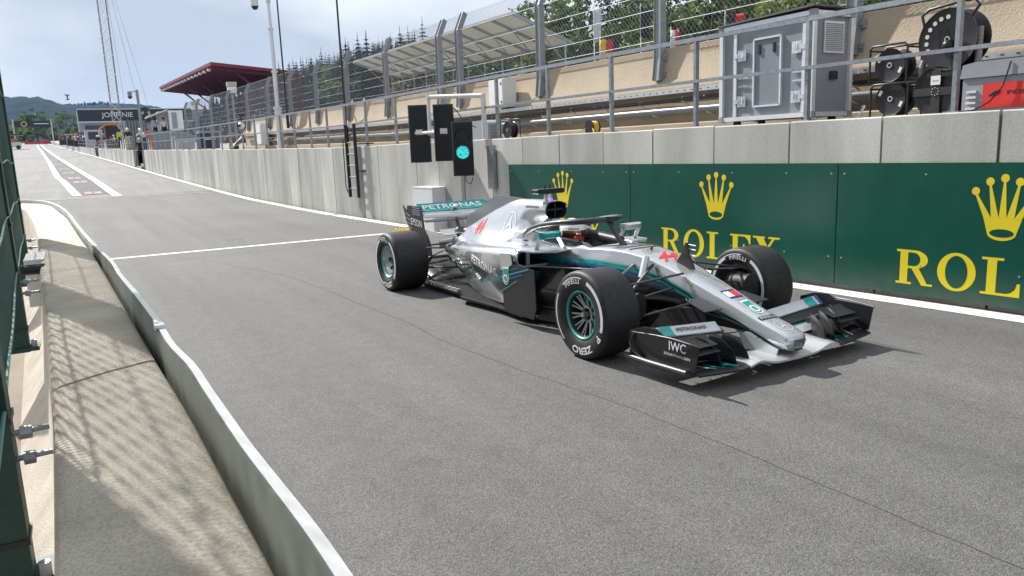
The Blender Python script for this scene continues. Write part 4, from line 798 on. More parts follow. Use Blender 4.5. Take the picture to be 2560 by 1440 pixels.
# --- stickers that follow the bodywork
def side_decal(bvh, mb, s_, x, z, w_, h_, bold=0., slope=0., shear=0.):
    v, f, _ = text2d(s_, bold); P_ = []
    for p in v:
        a = p[0] * w_; b = p[1] * h_; X = x + a + shear * b; Z = z + b + slope * a; hit = bvh.ray_cast(Vector((X, -2, Z)), Vector((0, 1, 0))); y_ = hit[0].y if hit[0] is not None else -.1; n_ = hit[1] if hit[0] is not None else Vector((0, -1, 0))
        if n_.y > 0: n_ = -n_
        P_.append(Vector((X, y_, Z)) + n_ * .003)
    mb.add(P_, f)
q = MB(); side_decal(bvh_ec, q, '44', -3.06, .715, .24, .165, .02, .18, .15); cb(q, 'race_number', M_LRED)
q = MB(); side_decal(bvh_ec, q, 'qualcomm', -1.93, .99, .24, .042, 0.01, 0, .2); cb(q, 'cover_letters', M_LBLK)
q = MB(); side_decal(bvh_pod, q, 'PETRONAS', -2.02, .455, .62, .085, .02, -.12, 0); cb(q, 'pod_letters', M_LWHT)
q = MB(); side_decal(bvh_pod, q, 'PETRONAS', -2.97, .535, .20, .02, 0, 0, 0); side_decal(bvh_pod, q, 'PRIMAX', -2.97, .50, .20, .022, 0, 0, 0); cb(q, 'pod_small_letters', M_LBLK)
def star(mb, fn, R_, w_=.10):
    """ring with three-pointed star, fn(a,b)->3D"""
    n = 40; rows = [[fn(r * math.cos(t_), r * math.sin(t_)) for r in (R_ * (1 - w_), R_)] for t_ in np.linspace(0, 2 * math.pi, n + 1)]; mb.grid(rows)
    for k in range(3):
        t_ = math.pi / 2 + k * 2 * math.pi / 3; c_, s2 = math.cos(t_), math.sin(t_); i_ = R_ * .13; P_ = [(0, 0), (i_ * math.cos(t_ - 1.05), i_ * math.sin(t_ - 1.05)), (R_ * .93 * c_, R_ * .93 * s2), (i_ * math.cos(t_ + 1.05), i_ * math.sin(t_ + 1.05))]
        mb.add([fn(*p) for p in P_], [(0, 1, 2), (0, 2, 3)])
def on_cover(a, b, x=-2.30, z=.80):
    X, Z = x + a * 1.0, z + b; hit = bvh_ec.ray_cast(Vector((X, -2, Z)), Vector((0, 1, 0))); y_ = hit[0].y if hit[0] is not None else -.18; return (X, y_ - .004, Z + .003)
q = MB(); star(q, on_cover, .125); cb(q, 'cover_emblem', mk('emblem_silver', (.72, .73, .74), .3, .6))
def on_nose(a, b, x=1.04):      # b forward-down the nose, a to the car's left
    X = x + b; hit = bvh_ch.ray_cast(Vector((X, a, 2)), Vector((0, 0, -1))); z_ = hit[0].z if hit[0] is not None else .3; return (X, a, z_ + .003)
q = MB(); star(q, lambda a, b: on_nose(a, -b, 1.035), .066); cb(q, 'nose_emblem', mk('emblem_silver', (.7, .7, .7)))
q = MB(); put_text(q, '44', lambda a, b: on_nose(.02 + a + .78 * b, -b, -.14), .20, .21, .03); cb(q, 'race_number', M_LRED)
q = MB(); q.grid([[on_nose(a, b, .90) for b in np.linspace(-.02, .022, 3)] for a in np.linspace(-.085, .085, 11)]); cb(q, 'nose_strip', M_LBLK)
q = MB(); put_text(q, 'PIRELLI', lambda a, b: tuple(Vector(on_nose(a, -b, .902)) + Vector((0, 0, .002))), .15, .028, .02); cb(q, 'nose_letters', M_SILV)
for nm, m_, a0, a1, b0, b1 in (('flag_blue', M_LNAV, -.06, .065, -.062, -.042), ('flag_white', M_LWHT, -.06, .0, -.042, .03), ('flag_red', M_LRED, .0, .065, -.042, .03), ('flag_blue', M_LNAV, -.06, .065, .03, .05)):
    q = MB(); q.grid([[on_nose(a, b, .565) for b in np.linspace(b0, b1, 3)] for a in np.linspace(a0, a1, 6)]); cb(q, nm, m_)
dropn = lambda r: [(r * math.cos(a), -r * 1.25 * math.sin(a)) for a in np.linspace(math.radians(150), math.radians(400), 18)] + [(r * 1.02, -r * 2.3), (-r * .75, -r * 2.1)]
for i, (r_, m_) in enumerate(((.052, M_LWHT), (.045, M_TEAL), (.034, M_LWHT), (.022, M_TEAL))):
    q = MB(); q.add([tuple(Vector(on_nose(a, b, .78)) + Vector((0, 0, .001 * i))) for a, b in (dropn(r_) if r_ > .04 else [(r_ * math.cos(t_), r_ * 1.25 * math.sin(t_)) for t_ in np.linspace(0, 6.0, 20)])], [tuple(range(20))]); cb(q, 'nose_drop_emblem', m_)
for x in (-.42, -.50):
    q = MB(); q.grid([[on_nose(a, b, x) for b in (-.012, .0, .012)] for a in np.linspace(-.15, .15, 9)]); cb(q, 'cowl_vent', M_CARBM)
q = MB(); put_text(q, 'IWC', lambda a, b: (.935 + a, -.9025, .268 + b), .155, .062, .01); cb(q, 'endplate_letters', M_LWHT)
q = MB(); put_text(q, 'SCHAFFHAUSEN', lambda a, b: (.93 + a, -.9025, .208 + b), .24, .018, .01); cb(q, 'endplate_letters', M_LWHT)
q = MB(); put_text(q, 'EPSON', lambda a, b: (-3.955 + a, -.4825, .735 + b - .08 * a), .30, .082, .0); cb(q, 'endplate_letters', M_LWHT)
# ------------------------------------------------------------------ driver
drv = thing('person', 'driver in white helmet with dark visor seated in the racing car', 'person', CARLOC, car.rotation_euler.z)
def skin_body(name, verts, edges, radii, mat, parent, sub=2, root=0):
    me = bpy.data.meshes.new(name); me.from_pydata(verts, edges, []); ob = bpy.data.objects.new(name, me); C.objects.link(ob)
    sk = ob.modifiers.new('skin', 'SKIN'); ss = ob.modifiers.new('sub', 'SUBSURF'); ss.levels = sub; ss.render_levels = sub
    for i, r_ in enumerate(radii): me.skin_vertices[0].data[i].radius = (r_, r_) if not isinstance(r_, tuple) else r_
    me.skin_vertices[0].data[root].use_root = True
    nm = bpy.data.meshes.new_from_object(ob.evaluated_get(bpy.context.evaluated_depsgraph_get())); bpy.data.objects.remove(ob); nm.name = name
    nm.materials.clear()
    for mm in (mat if isinstance(mat, list) else [mat]): nm.materials.append(mm)
    o2 = bpy.data.objects.new(name, nm); C.objects.link(o2); o2.parent = parent; nm.polygons.foreach_set('use_smooth', [True] * len(nm.polygons)); return o2
dv = [(-1.45, 0, .30), (-1.5, 0, .46), (-1.52, 0, .58), (-1.49, 0, .66), (-1.46, 0, .74), (-1.48, -.19, .575), (-1.25, -.22, .48), (-1.02, -.13, .58), (-1.48, .19, .575), (-1.25, .22, .48), (-1.02, .13, .58), (-.8, -.09, .42), (-.8, .09, .42)]
skin_body('body', dv, [(0, 1), (1, 2), (2, 3), (3, 4), (2, 5), (5, 6), (6, 7), (2, 8), (8, 9), (9, 10), (0, 11), (0, 12)], [.15, .15, .13, .06, .08, .075, .05, .04, .075, .05, .04, .07, .07], mk('race_suit_white', (.6, .6, .62), .8, var=.08, scale=20), drv)
hc = Vector((-1.44, 0, .765)); hr = .132
q = MB(); rows = []
for i in range(19):
    t_ = math.pi * i / 18; row = []
    for k in range(32):
        a = 2 * math.pi * k / 32; d = Vector((math.sin(t_) * math.cos(a), math.sin(t_) * math.sin(a), math.cos(t_)))
        sx = 1.10 if d.x > 0 else 1.05; ch_ = 1.0 + (.10 * max(0, d.x) * max(0, -d.z)); row.append(hc + Vector((d.x * hr * sx * ch_, d.y * hr * .94, d.z * hr * (1.0 if d.z > 0 else 1.02))))
    rows.append(row)
q.grid(rows, True); mat_idx = []
m_hw = mk('helmet_white', (.74, .74, .74), .2, var=.03, scale=5, coat=.6); m_hr = mk('helmet_red', (.5, .02, .02), .2, var=.05, coat=.6); m_hb = mk('helmet_black', (.015, .015, .016), .25, coat=.5); m_hy = mk('helmet_gold', (.6, .42, .06), .25, .3, coat=.5)
for i in range(18):
    for k in range(32):
        a = 2 * math.pi * (k + .5) / 32; t_ = math.pi * (i + .5) / 18; front_ = math.cos(a) > -.15
        mat_idx.append(1 if (9.5 <= i < 12 and front_) or (7 <= i < 9 and not front_) else 3 if i in (4, 5) and (k % 6) < 2 and not front_ else 2 if (i in (12,) and front_) else 0)
q.m = mat_idx; hl = q.build('helmet', [m_hw, m_hr, m_hb, m_hy], drv, 60, local=True)
q = MB(); rows = []
for i in range(7):
    t_ = math.radians(78 + 30 * i / 6); rows.append([hc + Vector((math.sin(t_) * math.cos(a) * hr * 1.135, math.sin(t_) * math.sin(a) * hr * .985, math.cos(t_) * hr * 1.02)) for a in np.linspace(-1.45, 1.45, 22)])
q.grid(rows); q.build('visor', mk('visor_iridium', (.28, .12, .07), .08, .85, var=.5, scale=9, coat=.6), hl, 60, local=True)
q = MB(); rows = [[hc + Vector((math.sin(t_) * math.cos(a) * hr * 1.15, math.sin(t_) * math.sin(a) * hr * 1.0, math.cos(t_) * hr * 1.02)) for a in np.linspace(-1.45, 1.45, 22)] for t_ in (math.radians(66), math.radians(79))]; q.grid(rows); q.build('visor_strip', m_hw, hl, 60, local=True)
q = MB()
def on_strip(a, b):
    an = -a / hr; t_ = math.radians(72.5) - b / hr; return hc + Vector((math.sin(t_) * math.cos(an - .55) * hr * 1.165, math.sin(t_) * math.sin(an - .55) * hr * 1.015, math.cos(t_) * hr * 1.02))
put_text(q, 'PETRONAS', lambda a, b: on_strip(-a, b), .10, .016, .02); q.build('strip_letters', M_LBLK, hl, None, local=True)
# ------------------------------------------------------------------ equipment on the walkway
t = thing('flight_case', 'tall grey cabinet with aluminium edges and butterfly latches on the walkway', 'equipment case', (7.55, 6.58, 1.71))
X0, X1, Y0, Y1, Z0, Z1 = 7.25, 7.87, 5.91, 7.26, 1.815, 2.90
q = MB(); q.bbox(X0 + .01, X1 - .01, Y0 + .01, Y1 - .01, Z0 + .01, Z1 - .01); q.build('body', M_CASE, t)
for x in (X0, X1):
    for y_ in (Y0, Y1):
        q = MB(); q.box((x, y_, (Z0 + Z1) / 2), (.055, .055, Z1 - Z0)); q.build('corner_trim', M_ALU, t)
for z in (Z0, Z1):
    for y_ in (Y0, Y1): q = MB(); q.box(((X0 + X1) / 2, y_, z), (X1 - X0 - .056, .05, .05)); q.build('edge_trim', M_ALU, t)
    for x in (X0, X1): q = MB(); q.box((x, (Y0 + Y1) / 2, z), (.05, Y1 - Y0 - .056, .05)); q.build('edge_trim', M_ALU, t)
for x in (X0, X1):
    for y_ in (Y0, Y1):
        for z in (Z0, Z1): q = MB(); q.box((x, y_, z), (.07, .07, .07)); q.build('corner_cap', M_CASEL, t)
q = MB(); q.prism([(0, 0), (0, .02), (1, .05), (1, .03)], lambda a, b, o: (X0 - .06 + o, Y1 + .05 - a * (Y1 - Y0 + .1), Z1 + .03 + b), 0, X1 - X0 + .1); q.build('lid', M_CASEL if 0 else mk('lid_dark', (.10, .10, .10), .5), t)
for yy_ in (7.04, 6.02):
    q = MB(); q.box((X0 - .004, yy_, (Z0 + Z1) / 2), (.02, .045, Z1 - Z0 - .06)); q.build('stile', M_ALU, t)
fy0, fy1, fz0, fz1 = 6.34, 6.74, 1.95, 2.72
for a in (((fy0, fz0), (fy1, fz0)), ((fy0, fz1), (fy1, fz1)), ((fy0, fz0), (fy0, fz1)), ((fy1, fz0), (fy1, fz1))):
    q = MB(); q.bar((X0 - .004, a[0][0], a[0][1]), (X0 - .004, a[1][0], a[1][1]), .022, .035, up=(1, 0, 0)); q.build('door_frame', M_ALU, t)
q = MB(); q.bbox(X0 - .002, X0 + .015, fy0 + .015, fy1 - .015, fz0 + .015, fz1 - .015); q.build('door', mk('case_door', (.20, .22, .25), .45, var=.05), t)
for y_ in (6.44, 6.66):
    q = MB(); q.box((X0 - .012, y_, 2.60), (.012, .03, .11)); q.build('strap', M_BLACK, t)
for y_ in (6.93, 6.12):
    for z in (2.56, 2.02):
        q = MB(); q.box((X0 - .008, y_, z), (.012, .13, .13)); q.cyl((X0 - .02, y_, z - .03), (X0 - .02, y_, z + .04), .018, 8); q.box((X0 - .016, y_ + (.09 if y_ > 6.5 else -.09), z), (.012, .07, .05)); q.build('latch', mk('latch_chrome', (.72, .74, .76), .22, .9, var=.2, scale=30), t)
    q = MB(); q.box((X0 - .006, y_ - .02, 2.30), (.01, .15, .03)); q.box((X0 - .006, y_ - .02, 2.20), (.012, .13, .02)); q.build('handle', mk('latch_chrome', (.7, .7, .7)), t)
vx0, vx1, vz0, vz1 = 7.42, 7.75, 2.48, 2.82
q = MB(); q.bbox(vx0, vx1, Y0 - .012, Y0 + .005, vz0, vz1); q.build('vent_frame', M_ALU, t)
for k in range(15):
    z = vz0 + .03 + k * (vz1 - vz0 - .06) / 14; q = MB(); q.box(((vx0 + vx1) / 2, Y0 - .016, z), (vx1 - vx0 - .04, .008, .009)); q.build('vent_slat', M_CASE, t)
q = MB(); q.box((7.6, Y0 - .008, 2.24), (.12, .014, .09)); q.build('side_handle', M_BLACK, t)
for x in (7.35, 7.78):
    for y_ in (6.05, 7.1): q = MB(); q.cyl((x - .02, y_, 1.755), (x + .02, y_, 1.755), .048, 12); q.box((x, y_, 1.80), (.05, .07, .03)); q.build('caster', M_RUB, t)
# framed drum reels
def drum(name, label, c, r, w_, m=M_BLACK, holes=False, grp=None, tags=True):
    """disc faces -X"""
    t = thing(name, label, 'cable reel', c, 0, grp); f3 = lambda rr, a, h_: (h_, rr * math.cos(a), rr * math.sin(a))
    for s_ in (-1, 1):
        q = MB(); q.lathe([(0, s_ * w_ / 2), (r * .93, s_ * w_ / 2), (r, s_ * w_ / 2 * 1.06), (r, s_ * w_ / 2 * .94), (r * .95, s_ * (w_ / 2 - .012)), (0, s_ * (w_ / 2 - .012))], 36, f3); q.build('flange', m, t, 40, local=True)
    q = MB(); q.lathe([(r * .72, -w_ / 2 + .012), (r * .72, w_ / 2 - .012)], 28, f3); q.build('wound_cable', M_RUB, t, 40, local=True)
    q = MB(); q.lathe([(.018, -w_ / 2 - .002), (.028, -w_ / 2 - .002), (.028, -w_ / 2 - .008), (.018, -w_ / 2 - .008)], 18, f3, True); q.build('hub_ring', M_GALVB, t, local=True)
    if tags:
        for a in (.5, 3.6): q = MB(); q.box((-w_ / 2 - .003, r * .78 * math.cos(a), r * .78 * math.sin(a)), (.003, .03, .055), Matrix.Rotation(a, 3, 'X')); q.build('paper_tag', M_WHT, t, local=True)
    if holes:
        for k in range(7):
            a = math.radians(-25 + k * 19); q = MB(); q.cyl((-w_ / 2 - .003, r * .72 * -math.cos(a) * -1, r * .72 * math.sin(a)), (-w_ / 2 - .004, r * .72 * math.cos(a), r * .72 * math.sin(a)), r * .075, 12); q.build('flange_hole', mk('pale_hose', (.5, .5, .46), .6), t, local=True)
    return t
def tube_frame(t, y0, y1, z0, z1, x0, x1, r=.011):
    for x in (x0, x1):
        q = MB(); q.tube([(x, y0, z0), (x, y0, z1 - .03), (x, y0 + (.03 if y1 > y0 else -.03), z1), (x, y1 - (.03 if y1 > y0 else -.03), z1), (x, y1, z1 - .03), (x, y1, z0)], r, 8); q.build('frame_tube', M_BLACK, t, 50, local=True)
    for y_ in (y0, y1):
        for z in (z0 + .02, z1 - .04): q = MB(); q.cyl((x0, y_, z), (x1, y_, z), r, 8); q.build('frame_tie', M_BLACK, t, local=True)
d1 = drum('cable_reel', 'upper black cable reel in a tube frame beside the grey cabinet', (7.48, 5.075, 2.255), .165, .18); tube_frame(d1, .205, -.205, -.17, .20, -.12, .12)
d2 = drum('cable_reel', 'lower black cable reel in a tube frame beside the grey cabinet', (7.48, 5.05, 1.92), .165, .18); tube_frame(d2, .205, -.205, -.21, .15, -.12, .12)
d3 = drum('cable_reel', 'largest black cable reel with a ring of pale holes, on top of another', (7.5, 4.49, 2.43), .285, .22, holes=True, tags=False)
q = MB(); q.tube([(-.1, .24, .14), (-.1, .27, .25), (-.1, .2, .30), (-.1, -.05, .325), (-.1, -.23, .33), (-.1, -.28, .27), (-.1, -.2, .17)], .014, 8); q.build('carry_handle', M_BLACK, d3, 50, local=True)
q = MB(); q.sphere((-.13, -.02, -.06), .055, 12, 8); q.build('hub_knob', M_BLACK, d3, 50, local=True)
q = MB(); q.tube([(-.12, -.05, -.03), (-.16, -.02, .1), (-.15, .06, .08), (-.14, .05, -.08), (-.13, -.06, -.2), (-.13, -.1, -.45)], .007, 6); q.build('loose_lead', M_BLACK, d3, 50, local=True)
for s_, x in ((1, .27), (-1, -.22)):
    q = MB(); P = [(-.0, x + .02 * s_, -.16 + .25 * (s_ < 0)), (-.02, x + .03 * s_, -.28), (.0, x - .01, -.42)]; q.tube(smooth3(P, 12), .03, 8); q.build('ribbed_hose', mk('ribbed_hose', (.22, .22, .215), .55, var=.3, scale=60, stretch=(.1, .1, 1)), d3, 50, local=True)
for z in (-.285,): q = MB(); q.bbox(-.13, .13, -.17, .17, -.42 + .08, -.30); q.build('stand', M_BLACK, d3, local=True)
d4 = drum('cable_reel', 'black drum reel with a cross brace and white label under the largest reel', (7.5, 4.565, 1.955), .235, .22, tags=False)
q = MB(); q.box((-.125, 0, 0), (.02, .46, .075)); q.box((-.124, 0, -.01), (.016, .09, .42)); q.build('cross_brace', M_RUB, d4, local=True)
q = MB(); q.box((-.138, .0, .105), (.004, .095, .085)); q.build('label_plate', M_WHT, d4, local=True)
q = MB(); put_text(q, 'DRUM', lambda a, b: (-.1415, -a, .10 + b), .06, .016); q.build('label_letters', M_LBLK, d4, local=True)
for a_ in range(8):
    q = MB(); q.cyl((-.137, .036 * math.cos(a_ * .785), .0 + .036 * math.sin(a_ * .785)), (-.142, .036 * math.cos(a_ * .785), .036 * math.sin(a_ * .785)), .006, 6); q.build('bolt', M_GALVB, d4, local=True)
# grey and red power case at the right edge
t = thing('power_case', 'grey metal case with a red printed panel at the right edge of the walkway', 'equipment case', (7.6, 3.7, 1.71))
q = MB(); q.bbox(7.33, 7.9, 3.0, 4.28, 1.715, 2.04); q.build('body', M_CASEL, t)
q = MB(); q.prism([(4.30, 2.045), (4.28, 2.165), (4.16, 2.185), (2.98, 2.185), (2.98, 2.045)], lambda a, b, o: (o, a, b), 7.31, 7.92); q.build('lid', M_CASEL, t)
q = MB(); q.bbox(7.322, 7.329, 3.05, 4.09, 1.765, 1.985); q.build('red_panel', M_RED, t)
q = MB(); put_text(q, 'PEB', lambda a, b: (7.320, 3.80 - a, 1.895 + b), .15, .035, .01); q.build('panel_letters', M_LBLK, t); q = MB(); put_text(q, 'CONTROL', lambda a, b: (7.320, 3.50 - a, 1.895 + b), .36, .035, .01); q.build('panel_letters', M_LBLK, t)
q = MB(); q.prism([(4.04, 1.875), (3.98, 1.915), (3.93, 1.92), (3.95, 1.89), (3.99, 1.875)], lambda a, b, o: (o, a, b), 7.3185, 7.3215); q.build('panel_emblem', M_LBLK, t)
for k in range(4):
    q = MB(); q.box((7.322, 4.19, 1.77 + k * .05), (.02, .09, .02)); q.build('louvre', M_ALU, t)
q = MB(); q.tube([(7.3, 4.2, 1.73), (7.28, 4.0, 1.82), (7.29, 3.9, 1.95), (7.3, 3.85, 2.16)], .006, 6); q.build('lead', M_BLACK, t, 50)
# small things along the walkway
t = thing('enclosure', 'grey plastic equipment enclosure with rounded top right of the traffic light', 'box', (7.15, 13.35, 1.71))
q = MB(); q.prism([(12.97, 0), (12.97, .33), (13.03, .37), (13.15, .39), (13.72, .385), (13.78, .36), (13.8, 0)], lambda a, b, o: (o, a, 1.715 + b), 6.95, 7.25); q.build('body', M_WHTM if 0 else mk('enclosure_grey', (.30, .33, .36), .4, var=.05), t, 30)
for k in range(4): q = MB(); q.box((7.1, 12.965, 1.80 + k * .06), (.18, .012, .02)); q.build('louvre', M_CASE, t)
dr = drum('cable_reel', 'small black cable reel in a wire frame behind the railing post', (7.2, 12.55, 1.89), .155, .14, tags=False); tube_frame(dr, .22, -.2, -.18, .20, -.09, .09, .008)
t = thing('cable_drum', 'small yellow and black cable drum sitting on the wall top', 'cable reel', (7.15, 9.9, 1.71))
f3 = lambda rr, a, h_: (h_ + .0, rr * math.cos(a), .12 + rr * math.sin(a))
for s_ in (-1, 1): q = MB(); q.lathe([(0, s_ * .07), (.115, s_ * .07), (.115, s_ * .055), (0, s_ * .055)], 24, f3); q.build('flange', M_BLACK, t, 40, local=True)
q = MB(); [q.tube([f3(.09 + .006 * (k % 2), a, -.045 + .013 * k) for a in np.linspace(0, 6.283, 21)[:-1]], .0075, 5, closed=True) for k in range(8)]; q.build('yellow_cable', M_YEL, t, 60, local=True)
q = MB(); q.tube([(-.06, -.08, .12), (-.12, -.2, .03), (-.16, -.5, .03), (-.17, -.9, .025)], .007, 5); q.tube([(-.06, .08, .12), (-.13, .25, .05), (-.15, .45, .02)], .007, 5); q.build('loose_cable', M_YEL, t, 60, local=True)
t = thing('electrical_box', 'white wall-mounted electrical box on the tan barrier wall', 'box', (8.0, 14.25, 2.4))
q = MB(); q.box((8.03, 14.27, 2.68), (.30, .60, .56)); q.build('housing', M_WHTM, t); q = MB(); q.box((7.87, 14.27, 2.68), (.025, .57, .53)); q.build('door', M_WHT, t)
for z in (2.5, 2.86): q = MB(); q.box((7.855, 14.03, z), (.012, .03, .045)); q.build('lock', M_BLACK, t)
q = MB(); q.tube([(8.05, 14.1, 2.97), (8.1, 13.9, 3.05), (8.15, 13.7, 3.0), (8.2, 13.5, 3.06)], .012, 6); q.build('cable', M_DECK, t, 50)
t = thing('electrical_box', 'pale electrical box at the far end of the tan wall', 'box', (7.5, 32.6, 2.2))
q = MB(); q.box((7.25, 33.4, 2.5), (.3, .8, .85)); q.build('housing', M_WHTM, t); q = MB(); q.box((7.09, 33.4, 2.5), (.02, .74, .78)); q.build('door', M_WHT, t)
q = MB(); P = [(7.6, 5.55, 1.72), (7.45, 5.5, 1.75), (7.3, 5.62, 1.73), (7.25, 5.8, 1.72), (7.15, 6.4, 1.72), (7.1, 7.0, 1.72)]; q.tube(smooth3(P, 24), .008, 6); tag(q.build('loose_cable', mk('orange_cable', (.55, .12, .03), .5)), 'thin orange cable running under the grey cabinet', 'cable')
q = MB(); P = [(7.75, 5.65, 1.72), (7.7, 5.6, 1.86), (7.6, 5.5, 1.86), (7.5, 5.55, 1.73), (7.4, 5.75, 1.72)]; q.tube(smooth3(P, 24), .012, 6); tag(q.build('loose_cable', M_WHT), 'short looped white cable beside the grey cabinet', 'cable')
# ------------------------------------------------------------------ debris fence on the tan wall
df = thing('debris_fence', 'tall galvanised debris fence of cranked posts, cables and chain link mesh', 'fence', (8.3, 12, 3.0))
PYS = [3.0, 6.43, 9.8, 13.15, 16.45, 17.45, 20.7, 23.8, 26.95, 30.2, 33.5, 37.3, 41.5, 45.6, 49.5, 53.5]
def fpost(y_):
    """H-section post, cranked inward (towards the lane) at the top"""
    q = MB(); x = wx(y_) + 1.86; zb = wt(y_) + (.80 if y_ < 38 else -.03); z1 = wt(y_) + 2.52; z2 = wt(y_) + 2.90; d = wall_dir(y_)
    pts = [(x - .07, zb), (x - .03, zb + .35), (x - .02, z1), (x + .15, z2)]
    for (xa, za), (xb, zb_) in zip(pts[:-1], pts[1:]):
        for dy, w_, h_ in ((-.075, .12, .012), (.075, .12, .012)):
            q.bar((xa, y_ + dy, za), (xb, y_ + dy, zb_), w_, h_, up=(0, 1, 0))
        q.bar((xa - .03, y_, za), (xb - .03, y_, zb_), .012, .138, up=(0, 1, 0))
    o = q.build('post', M_GREYP, df)
    if y_ < 38:
        for z in (wt(y_) + .88, wt(y_) + 1.16): q = MB(); q.box((x + .0, y_ - .10, z), (.05, .09, .10)); q.cyl((x - .03, y_ - .11, z), (x - .05, y_ - .11, z), .018, 8); q.build('base_bracket', M_GREYP, df)
for y_ in PYS: fpost(y_)
for hz in (1.42, 1.66, 1.90, 2.15, 2.50, 2.86):
    P = []
    for a, b in zip(PYS[:-1], PYS[1:]):
        ox = 1.82 if hz < 2.7 else 1.99
        q = MB(); q.cyl(wall_pt(a, ox, wt(a) + hz), wall_pt(b, ox, wt(b) + hz), .006, 6); q.build('cable', M_GREYP, df)
def mesh_panel(a, b, cell):
    q = MB(); A0 = wall_pt(a, 1.84); B0 = wall_pt(b, 1.84); Lp = (B0 - A0).length; H0 = 1.31 if b < 39 else 0; H1, H2 = 2.52, 2.90
    def pt(u, v):
        y_ = a + (b - a) * u / Lp; ox = 1.84 if v <= H1 else 1.84 + .17 * (v - H1) / (H2 - H1); return wall_pt(y_, ox, wt(y_) + v)
    hgt = H2 - H0; slope = 1.15; rad = .0022 if cell < .1 else .003
    for sgn in (1, -1):
        u0 = -hgt / slope if sgn > 0 else 0; e = u0
        while e < Lp + (0 if sgn > 0 else hgt / slope):
            # line u = e + sgn*v/slope
            v0, v1 = 0, hgt; us = lambda v: e + sgn * v / slope
            lo = max(v0, (0 - e) * slope * sgn if sgn > 0 else (e - Lp) * slope); hi = min(v1, (Lp - e) * slope if sgn > 0 else e * slope)
            if hi - lo > .03:
                cuts = sorted({lo, hi} | ({H1 - H0} if lo < H1 - H0 < hi else set()))
                for c0_, c1_ in zip(cuts[:-1], cuts[1:]):
                    p0, p1 = pt(us(c0_), c0_ + H0), pt(us(c1_), c1_ + H0); q.cyl(p0, p1, rad, 3, caps=False)
            e += cell
    o = q.build('chain_link_mesh', M_GALV, df); o['kind'] = 'stuff'
for a, b in zip(PYS[:-1], PYS[1:]): mesh_panel(a, b, .085 if a < 20 else .11 if a < 34 else .16)
# ------------------------------------------------------------------ foliage and trees
def leaf_mat(name, col, var=.45, rnd=.25, trans=.4):
    m = bpy.data.materials.new(name); m.use_nodes = True; t = m.node_tree; b = t.nodes['Principled BSDF']; out = t.nodes['Material Output']; b.inputs['Roughness'].default_value = .6
    tcn = t.nodes.new('ShaderNodeTexCoord'); nz = t.nodes.new('ShaderNodeTexNoise'); nz.inputs['Scale'].default_value = .55; nz.inputs['Detail'].default_value = 5; t.links.new(tcn.outputs['Object'], nz.inputs['Vector'])
    rp = t.nodes.new('ShaderNodeValToRGB'); rp.color_ramp.elements[0].position = .3; rp.color_ramp.elements[1].position = .7; rp.color_ramp.elements[0].color = (*[c * (1 - var) for c in col], 1); rp.color_ramp.elements[1].color = (col[0] * (1 + var * 1.3), col[1] * (1 + var), col[2] * (1 + var * .6), 1); t.links.new(nz.outputs['Fac'], rp.inputs['Fac'])
    oi = t.nodes.new('ShaderNodeObjectInfo'); mr = t.nodes.new('ShaderNodeMapRange'); mr.inputs['To Min'].default_value = 1 - rnd; mr.inputs['To Max'].default_value = 1 + rnd; t.links.new(oi.outputs['Random'], mr.inputs['Value'])
    sc = t.nodes.new('ShaderNodeVectorMath'); sc.operation = 'SCALE'; t.links.new(rp.outputs['Color'], sc.inputs[0]); t.links.new(mr.outputs[0], sc.inputs['Scale']); t.links.new(sc.outputs[0], b.inputs['Base Color'])
    tr = t.nodes.new('ShaderNodeBsdfTranslucent'); t.links.new(sc.outputs[0], tr.inputs['Color']); mxs = t.nodes.new('ShaderNodeMixShader'); mxs.inputs[0].default_value = trans
    t.links.new(b.outputs[0], mxs.inputs[1]); t.links.new(tr.outputs[0], mxs.inputs[2]); t.links.new(mxs.outputs[0], out.inputs['Surface']); return m
M_LEAF = leaf_mat('leaves_green', (.075, .125, .028)); M_LEAFY = leaf_mat('leaves_yellow_green', (.12, .165, .03)); M_NEED = leaf_mat('spruce_needles', (.011, .024, .013), .35, .25, .06); M_NEED.node_tree.nodes['Principled BSDF'].inputs['Roughness'].default_value = .95; M_NEED.node_tree.nodes['Principled BSDF'].inputs['Specular IOR Level'].default_value = .08
M_BARK = mk('bark', (.07, .055, .04), .9, var=.3, scale=6); M_HILL = mk('hillside_grass', (.05, .075, .028), .9, var=.45, scale=.12); M_FARW = mk('far_forest', (.010, .019, .013), .98, var=.6, scale=.045, detail=12, spec=.05, bump=1.0, bscale=.12)
def quads(c, nrm, size, r):
    """small leaf-sized quads, random orientation"""
    n = len(c); a = r.normal(size=(n, 3)); a /= np.linalg.norm(a, axis=1)[:, None]; b = r.normal(size=(n, 3)); b -= (a * b).sum(1)[:, None] * a; b /= np.linalg.norm(b, axis=1)[:, None]
    s_ = size * r.uniform(.6, 1.3, (n, 1)); return np.stack([c - a * s_ - b * s_ * .6, c + a * s_ - b * s_ * .6, c + a * s_ * .7 + b * s_ * .6, c - a * s_ * .7 + b * s_ * .6], 1).reshape(-1, 3)
def mesh_quads(name, V, m):
    me = bpy.data.meshes.new(name); n = len(V); me.vertices.add(n); me.vertices.foreach_set('co', V.astype(np.float32).ravel()); me.loops.add(n); me.loops.foreach_set('vertex_index', np.arange(n, dtype=np.int32)); me.polygons.add(n // 4); me.polygons.foreach_set('loop_start', np.arange(0, n, 4, dtype=np.int32)); me.update(calc_edges=True); me.materials.append(m); return me
